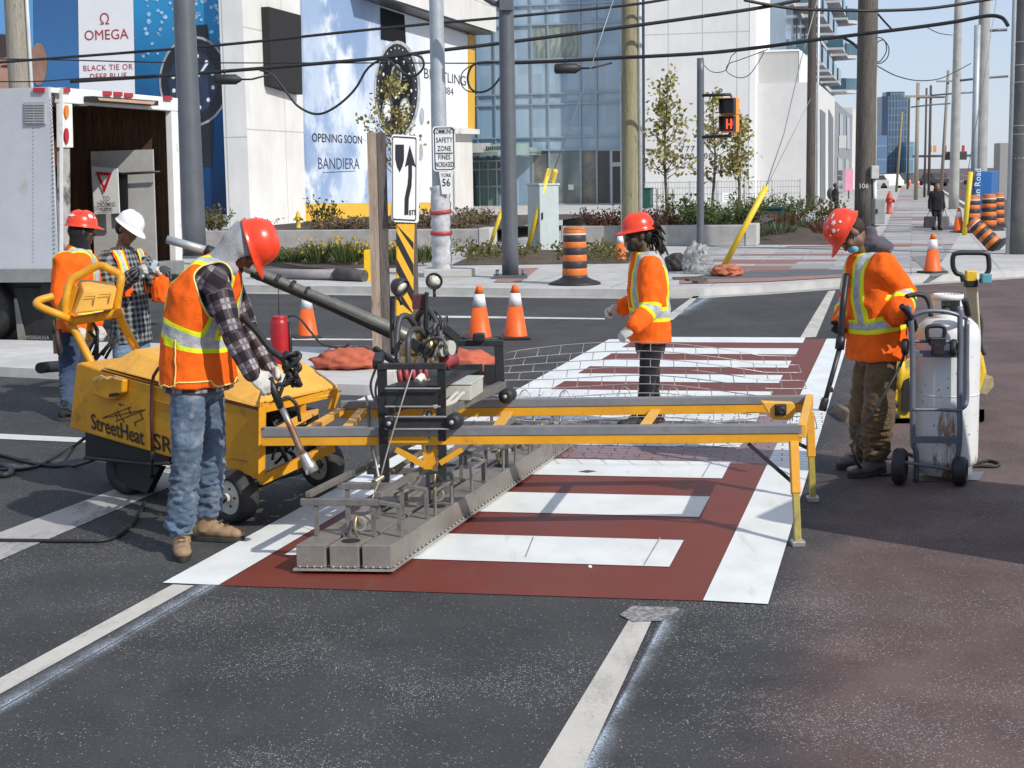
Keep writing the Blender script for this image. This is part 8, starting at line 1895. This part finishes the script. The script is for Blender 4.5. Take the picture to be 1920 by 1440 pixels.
# his torch lance and its knotted hose
tor=thing('torch_lance','long metal gas torch with black handle held by the hooded worker','torch',at(545,760,8.0)); TY=7.98
mb=MB(); mb.tube([at(505,708,TY),at(515,735,TY),at(527,765,TY)],[.018,.022,.020],12); mb.build('handle',BLK,tor)
def mat_lance():
    m,t,b,o=newmat('heated_steel'); k=NT(t); p=k.pos(); c=k.mix(k.smooth(k.noise(9,4,p),.42,.6),(.30,.29,.28),(.36,.17,.09)); t.links.new(c,b.inputs[0]); b.inputs['Metallic'].default_value=.7; b.inputs['Roughness'].default_value=.42; return m
mb=MB(); mb.tube([at(526,760,TY),at(545,800,TY),at(561,838,TY),at(570,855,TY)],.0175,14); mb.build('pipe',mat_lance(),tor)
mb=MB(); a_=at(568,850,TY); b__=at(586,884,TY); mb.lathe([(.02,0),(.026,.01),(.028,.05),(.036,.07),(.037,.11),(.034,.111),(.03,.06),(0,.05)],a_,(b__-a_),18); mb.build('burner_bell',M('bell_steel',(.52,.51,.49),.35,.8,var=.2),tor)
mb=MB(); pts=[]
for i in range(60):
    a=i*.62; pts.append(at(547+12*math.sin(a)+5*math.sin(a*2.3),690+28*math.cos(a*.43)+5*math.cos(a*1.7),TY+.05+.05*math.sin(a*.9)))
mb.tube(spline(pts,3),.0125,7); mb.tube(spline([at(455,596,TY+.15),at(480,620,TY+.1),at(508,655,TY+.05),at(530,672,TY+.03),at(540,690,TY+.03)],5),.018,8); mb.tube(spline([at(540,700,TY+.03),at(530,725,TY),at(523,750,TY),at(540,745,TY+.02),at(556,760,TY+.03),at(562,790,TY+.05)],5),.010,8); mb.tube(spline([at(548,705,TY),at(535,720,TY),at(520,722,TY),at(512,740,TY)],5),.012,8)
mb.build('hose',RUB,tor)
# ------------------------------------------------------------------ worker with dreadlocks, behind the rails
def g3(T,th,tw,tc,tn): return dict(name='safety_jacket',m=HIV,infl=.030,arms=True,hem=th-.035,wr_amp=.010,armr=(.084,.078,.070,.064,.054),armlen=.86)
Y=12.0; f2=Vector((-.985,-.17,0)); l2=Vector((.17,-.985,0))
J=dict(spine=[at(1219,632,Y),at(1219,588,Y),at(1216,525,Y),at(1211,474,Y)],lat=l2,head=(at(1197,440,Y),Vector((-.97,-.16,-.12)),Vector((-.10,0,1))),
 armL=[at(1219,503,Y-.20),at(1219,580,Y-.29),at(1187,616,Y-.40)],armR=[at(1206,503,Y+.20),at(1199,568,Y+.28),at(1163,577,Y+.18)],
 handL=(Vector((-.75,0,-.5)),Vector((.3,.5,-.6)),.95,.9),handR=(Vector((-.85,0,-.25)),Vector((0,-.6,-.6)),1.0,.8),
 legL=[at(1224,638,Y-.09),at(1214,712,Y-.12),at(1206,786,Y-.05)],legR=[at(1214,638,Y+.09),at(1222,712,Y+.10),at(1226,784,Y+.22)],toeR=Vector((-.95,-.3,0)),toeL=Vector((-.95,-.3,0)))
root2,T2,H2=build_person('person with dreadlocks, sunglasses and orange jacket walking behind the yellow rails',J,dict(skin=SKD,trousers=BLKC,boots=BLB,gloves=GLW,hat=HELR,tops=[g3],seed=5,trcut=.02,waist_t=.12+.19,strap_x=.11,sleeve_tape=[.335],legr=(.090,.082,.066,.062,.058,.058),trw=.009))
hc,hf,hs,hu=H2; mm=Matrix((hf,hs,hu)).transposed()
mb=MB(); mb.ell(hc+mm@Vector((.052,0,-.088)),(.050,.058,.040),rot=mm); mb.ell(hc+mm@Vector((.02,0,-.075)),(.06,.072,.045),rot=mm); me=remesh(mb,.006,1); wrinkle(me,.004,60,2); link('beard',me,HAIRB,root2)
mb=MB(); rr=random.Random(8)
mb.ell(hc+mm@Vector((-.065,0,-.01)),(.060,.085,.085),rot=mm)
for i in range(60):
    a=rr.uniform(-1.2,1.2); z=rr.uniform(-.06,.06); p=hc+mm@Vector((-.085,a*.06,z)); e=p+mm@Vector((-.03-rr.random()*.07,a*.05+rr.gauss(0,.025),-.03-rr.random()*.13+z*.6)); mid=p.lerp(e,.5)+mm@Vector((-.02,rr.gauss(0,.012),.03)); mb.tube(spline([p,mid,e],4),[.009]*7+[.008,.005],7)
mb.build('dreadlocks',HAIRB,root2)
mb=MB()
for e in (1,-1): mb.ell(hc+mm@Vector((.092,e*.033,-.003)),(.010,.028,.019),rot=mm); mb.tube([hc+mm@Vector((.085,e*.060,.004)),hc+mm@Vector((.0,e*.086,.006))],.004,6)
mb.tube([hc+mm@Vector((.098,.02,.002)),hc+mm@Vector((.098,-.02,.002))],.004,6); mb.build('sunglasses',M('glasses_black',(.008,.008,.01),.1),root2)
def g3n(*a): d=g3(*a); d['m']=HIVN; return d
# ------------------------------------------------------------------ bent worker at the gas cart
def g4(T,th,tw,tc,tn): return dict(name='safety_jacket',m=HIV,infl=.034,arms=True,hem=th-.085,wr_amp=.012,armr=(.090,.084,.078,.074,.064),armlen=.9)
Y=10.0; l3=Vector((.25,-.97,0))
J=dict(spine=[at(1643,648,Y),at(1643,600,Y),at(1635,535,Y),at(1624,475,Y)],lat=l3,head=(at(1593,437,Y-.02),Vector((-.50,-.10,-.85)),Vector((-.86,0,.50))),
 armL=[at(1655,505,Y-.19),at(1686,565,Y-.17),at(1691,592,Y-.27)],armR=[at(1618,505,Y+.19),at(1598,568,Y+.25),at(1583,606,Y+.06)],
 handL=(Vector((.75,0,-.35)),Vector((0,.3,-.9)),1.0,.8),handR=(Vector((-.5,-.5,-.5)),Vector((-.2,-.7,0)),1.1,.8),
 legL=[at(1655,655,Y-.10),at(1648,762,Y-.15),at(1640,858,Y-.05)],legR=[at(1632,655,Y+.10),at(1622,765,Y+.05),at(1622,852,Y+.22)],toeR=Vector((-.96,-.28,0)),toeL=Vector((-.90,-.43,0)))
J['armL'][1]=at(1690,552,Y-.10); J['armL'][2]=at(1689,590,Y-.29)
root3,T3,H3=build_person('person in khaki trousers, orange jacket and stickered hard hat looking down by the gas cart',J,dict(skin=SKM,trousers=KHAKI,boots=GRB2,gloves=GLB,hat=HELR,tops=[g4],seed=8,trcut=-.045,bulk=1.13,waist_t=.12+.165,waist_slope=-.12,strap_x=.105,sleeve_tape=[.33],legr=(.088,.104,.104,.102,.094,.088),trw=.016,trbulk=.96,cuff=.06,
   stickers=((60,32,.013,0),(82,48,.021,1),(52,55,.010,2),(95,30,.009,0),(40,30,.009,1),(112,62,.020,2),(70,22,.009,2))))
hc,hf,hs,hu=H3; mm=Matrix((hf,hs,hu)).transposed(); nk=at(1634,468,Y)
mb=MB(); limb(mb,[nk+Vector((.035,0,.0)),nk+Vector((-.01,0,.012)),hc-hu*.12-hf*.06],[.092,.090,.055],n=18); mb.ell(nk+Vector((.045,0,.015)),(.10,.135,.050)); me=remesh(mb,.008,3); wrinkle(me,.012,10,4); link('hoodie_collar',me,PURP,root3)
mb=MB(); mb.ell(hc+mm@Vector((.074,0,-.066)),(.036,.052,.040),rot=mm); mb.tube([hc+mm@Vector((.07,-.045,-.05)),hc+mm@Vector((-.005,-.082,-.015))],.003,5); mb.tube([hc+mm@Vector((.07,.045,-.05)),hc+mm@Vector((-.005,.082,-.015))],.003,5); mb.build('face_mask',M('mask_blue',(.16,.42,.60),.7,var=.1),root3)
mb=MB()
for e in (1,-1): mb.ell(hc+mm@Vector((.088,e*.033,-.003)),(.010,.030,.020),rot=mm); mb.tube([hc+mm@Vector((.085,e*.060,.004)),hc+mm@Vector((.0,e*.086,.006))],.004,6)
mb.build('safety_glasses',M('glasses_dark',(.02,.02,.022),.1),root3)
mb=MB(); mb.ell(hc+mm@Vector((-.045,0,.0)),(.07,.083,.075),rot=mm); me=remesh(mb,.007,1); wrinkle(me,.002,70,1); link('hair',me,M('hair_short_brown',(.035,.025,.02),.8,var=.3,scale=60),root3)
mb=MB(); mb.box(hc+mm@Vector((-.115,0,.03)),(.02,.06,.04),rot=mm); mb.tube([hc+mm@Vector((-.10,-.05,.03)),hc+mm@Vector((-.06,-.095,.03))],.008,6); mb.build('hat_strap',STRP,root3)
for kn in (J['legL'][2],): mb=MB(); mb.lathe([(.098,-.03),(.104,-.028),(.104,.028),(.098,.03)],kn+UPZ*.10,(.1,0,1),20); mb.build('ankle_strap',STRP,root3)
tor=thing('torch_lance','black torch lance pointing down over the white edge line, held by the bent worker','torch',at(1560,700,9.7)); TY=9.82
mb=MB(); mb.tube(spline([at(1588,515,TY+.1),at(1582,560,TY),at(1579,600,TY-.02),at(1577,635,TY-.02)],5),.021,10); mb.tube([at(1577,630,TY-.02),at(1574,655,TY-.02)],.030,10); mb.build('handle',BLK,tor)
mb=MB(); mb.tube([at(1575,650,TY-.02),at(1560,705,TY-.05),at(1547,752,TY-.08)],.0165,12); mb.build('pipe',M('lance_dark',(.055,.05,.048),.45,.5,var=.3),tor)
mb=MB(); a_=at(1548,746,TY-.08); b__=at(1542,768,TY-.09); mb.lathe([(.02,0),(.024,.01),(.026,.085),(.02,.086),(0,.05)],a_,b__-a_,14); mb.box(at(1557,731,TY-.07),(.03,.03,.03)); mb.build('burner_bell',M('lance_dark',(.055,.05,.048),.45,.5),tor)
mb=MB(); mb.tube(spline([at(1702,640,9.7),at(1690,680,9.68),at(1668,722,9.62),at(1640,768,9.58),at(1615,800,9.58),at(1602,830,9.58),at(1604,860,9.6),G(1622,884,.02),G(1660,890,.013),G(1690,886,.013)],6),.010,8); tag(mb.build('gas_hose',RUB),'black gas hose hanging across the khaki trousers down to the cart','hose')
# ------------------------------------------------------------------ two workers by the truck
Y=13.2; l4=Vector((-.45,.89,0))
J=dict(spine=[at(142,612,Y),at(140,570,Y),at(140,508,Y),at(150,466,Y)],lat=l4,head=(at(154,432,Y),Vector((.86,.42,-.10)),Vector((.08,.02,1))),
 armR=[at(121,492,Y-.16),at(113,560,Y-.22),at(140,617,Y-.34)],armL=[at(163,492,Y+.22),at(176,560,Y+.25),at(180,610,Y+.12)],
 handR=(Vector((.8,-.3,-.4)),Vector((0,.3,-.9)),.8,.8),handL=(Vector((.5,-.3,-.6)),Vector((0,.3,-.9)),.8,.8),
 legR=[at(130,625,Y-.08),at(128,705,Y-.08),at(130,772,13.05)],legL=[at(150,625,Y+.1),at(152,705,Y+.1),at(152,768,13.4)],toeR=Vector((.85,.5,0)),toeL=Vector((.85,.5,0)))
J['legR'][2]=G(130,788)+UPZ*.09; J['legL'][2]=G(152,782)+UPZ*.09
root4,T4,H4=build_person('person with back turned in red hard hat and orange jacket behind the machine console',J,dict(skin=SKD,trousers=DENIMD,boots=BLB,gloves=GLW,hat=HELR,tops=[g3n],seed=11,waist_t=.12+.10,strap_x=.10,legr=(.098,.090,.078,.072,.066,.068),stickers=((-60,40,.022,0),(-40,30,.012,1),(-150,35,.028,2))))
hc,hf,hs,hu=H4; mm=Matrix((hf,hs,hu)).transposed()
mb=MB(); mb.ell(hc+mm@Vector((-.02,0,-.01)),(.102,.092,.10),rot=mm); limb(mb,[hc-hu*.05-hf*.02,at(150,470,Y),],[.085,.088],n=16); me=remesh(mb,.008,2); wrinkle(me,.006,12,4); link('balaclava',me,BLKC,root4)
mb=MB(); q=at(108,640,Y-.30); mb.box(q,(.05,.10,.20)); mb.tube([at(106,620,Y-.34),at(112,665,Y-.34)],.018,8); mb.tube([at(103,622,Y-.36),at(100,600,Y-.36)],.010,6); mb.build('tool_belt',M('leather_dark',(.05,.035,.028),.7,var=.4,scale=14),root4)
Y=13.7; l5=Vector((.52,.85,0))
def g5(T,th,tw,tc,tn): return dict(name='plaid_shirt',m=PLA5,infl=.012,arms=True,hem=th-.13,wr_amp=.010,armr=(.080,.074,.066,.062,.052))
def g6(T,th,tw,tc,tn): return dict(name='open_vest',m=HIVN,infl=.034,arms=False,hem=th+.1,wr_amp=.004,cut=lambda p:(lambda c:(c[2]>0.0 and (abs(c[1])<.072 or c[0]<tw+.06)) or (abs(c[1])>.168) or c[0]<tw+.02 or c[0]>tn-.005)(T.coord(p)))
J=dict(spine=[at(243,615,Y),at(238,568,Y),at(231,510,Y),at(228,466,Y)],lat=l5,head=(at(240,430,Y-.04),Vector((.76,-.40,-.52)),Vector((.50,-.10,.86))),
 armR=[at(197,490,Y-.14),at(207,552,Y-.22),at(254,512,Y-.42)],armL=[at(262,487,Y+.12),at(304,543,Y-.05),at(308,510,Y-.30)],
 handR=(Vector((.9,-.2,.25)),Vector((0,-.9,.3)),1.0,.8),handL=(Vector((-.75,-.4,.25)),Vector((.0,-.6,.7)),.9,.8),
 legR=[at(232,625,Y-.08),at(232,705,Y-.1),at(232,772,Y)],legL=[at(258,625,Y+.08),at(268,705,Y+.05),at(270,770,Y)],toeR=Vector((.8,-.6,0)),toeL=Vector((.95,-.3,0)))
J['legR'][2]=G(232,764)+UPZ*.09; J['legL'][2]=G(270,758)+UPZ*.09
root5,T5,H5=build_person('person in white hard hat, plaid shirt and open orange vest looking at a small device',J,dict(skin=SKM,trousers=DENIMM,boots=TANB,gloves=GLW,hat=HELW,tops=[g5,g6],seed=14,belly=.02,bulk=1.05,strap_x=.118,waist_t=tuple([0])[0]+.55,legr=(.105,.098,.084,.078,.072,.072)))
hc,hf,hs,hu=H5; mm=Matrix((hf,hs,hu)).transposed()
mb=MB(); mb.ell(hc+mm@Vector((-.045,0,-.005)),(.072,.085,.085),rot=mm); me=remesh(mb,.007,1); wrinkle(me,.004,50,1); link('hair',me,HAIRB,root5)
mb=MB(); q=at(289,497,Y-.48); mb.box(q,(.045,.02,.08),rot=Matrix.Rotation(R(25),3,'Y')); tag(mb.build('hand_device',M('device_pale',(.50,.62,.68),.3),bevel=.004),'small pale blue device held between the white gloves','device')
bl_=blob('orange_cloth',None,None,(0,0,0),(.075,.05,.17),HIV,7,.3); bl_.location=at(302,568,Y-.35)
for v in bl_.data.vertices: v.co.x*=1+.5*max(0,.2-v.co.z)
setattr_f(bl_.data,'tape',[9.0]*len(bl_.data.vertices)); tag(bl_,'bright orange cloth hanging below the white gloves','cloth')
# ------------------------------------------------------------------ people far down the pavement
def gb(T,th,tw,tc,tn): return dict(name='dark_coat',m=BLKC,infl=.012,arms=True,hem=th-.12,wr_amp=.006,voxel=.014,armr=(.075,.068,.058,.054,.046))
def far_person(label,x,yfeet,yhead,z,lat,fdir,grp=None,skin=SKM,hair=True):
    b=G(x,yfeet,z); Yp=b.y; sc=(at(x,yhead,Yp).z-z)/1.72; f=Vector(fdir).normalized(); l=Vector(lat).normalized()
    def P(a,c,h): return Vector((b.x,b.y,z))+l*(a*sc)+f*(c*sc)+UPZ*(h*sc)
    J=dict(spine=[P(0,0,.90),P(0,0,1.05),P(0,.0,1.25),P(0,.01,1.43)],lat=l,head=(P(0,.03,1.58),f,UPZ),armR=[P(-.18,0,1.36),P(-.24,-.03,1.10),P(-.27,.03,.84)],armL=[P(.18,0,1.36),P(.24,-.03,1.10),P(.27,.03,.84)],
      handR=(Vector((0,0,-1)),l,1.0,.5),handL=(Vector((0,0,-1)),-l,1.0,.5),legR=[P(-.09,0,.86),P(-.09,.05,.48),P(-.08,-.06,.09)],legL=[P(.09,0,.86),P(.09,.08,.48),P(.08,.14,.09)],toeR=f,toeL=f)
    r,T,Hh=build_person(label,J,dict(skin=skin,trousers=BLKC,boots=BLB,tops=[gb],seed=3,far=True,voxel=.012,ground=z,group=grp,legr=(.085,.078,.06,.056,.05,.05),trw=.004))
    hc,hf,hs,hu=Hh; mm=Matrix((hf,hs,hu)).transposed(); mb=MB(); mb.ell(hc+mm@Vector((-.03,0,.03)),(.095,.09,.10),rot=mm)
    if hair: mb.ell(hc+mm@Vector((-.05,0,-.08)),(.06,.10,.14),rot=mm)
    me=remesh(mb,.012,1); link('hair',me,M('hair_dark_brown',(.03,.02,.015),.7),r); return r,J
rw,J=far_person('person all in black walking towards us with a shopping bag in each hand',1755,432,344,SWZ,(1,.1,0),(.1,-1,0))
for i,(k_,lab) in enumerate((('armR','dark shopping bag in the right hand of the person in black'),('armL','grey shopping bag in the left hand of the person in black'))):
    p=J[k_][2]-UPZ*.10; o=thing('shopping_bag',lab,'bag',(p.x,p.y,p.z-.45)); mb=MB(); a=p-UPZ*.16; mb.prism([a+Vector((-.15,-.06,0)),a+Vector((.15,-.06,0)),a+Vector((.17,-.06,-.34)),a+Vector((-.17,-.06,-.34))],(0,.13,0)); mb.build('body',M('bag_dark' if i==0 else 'bag_grey',(.03,.03,.035) if i==0 else (.13,.13,.14),.5,var=.3,scale=8,bump=.6,bscale=15),o,bevel=.02); mb=MB(); mb.tube(spline([a+Vector((-.08,-.05,0)),p+Vector((-.02,-.05,.02)),p+Vector((.02,-.05,.02)),a+Vector((.08,-.05,0))],4),.008,5); mb.build('handle',BLK,o)
rb_,J2=far_person('person in dark clothes with a backpack standing by the pink poster',1566,404,344,.1,(.2,1,0),(1,-.2,0),hair=False)
mb=MB(); c=J2['spine'][2]-Vector((1,-.2,0)).normalized()*.22; mb.ell(c-UPZ*.05,(.13,.16,.24)); o=thing('backpack','dark grey backpack worn by the person at the pink poster','backpack',c); mb.build('bag',mat_cloth('backpack_grey',(.06,.065,.08),.2),o)
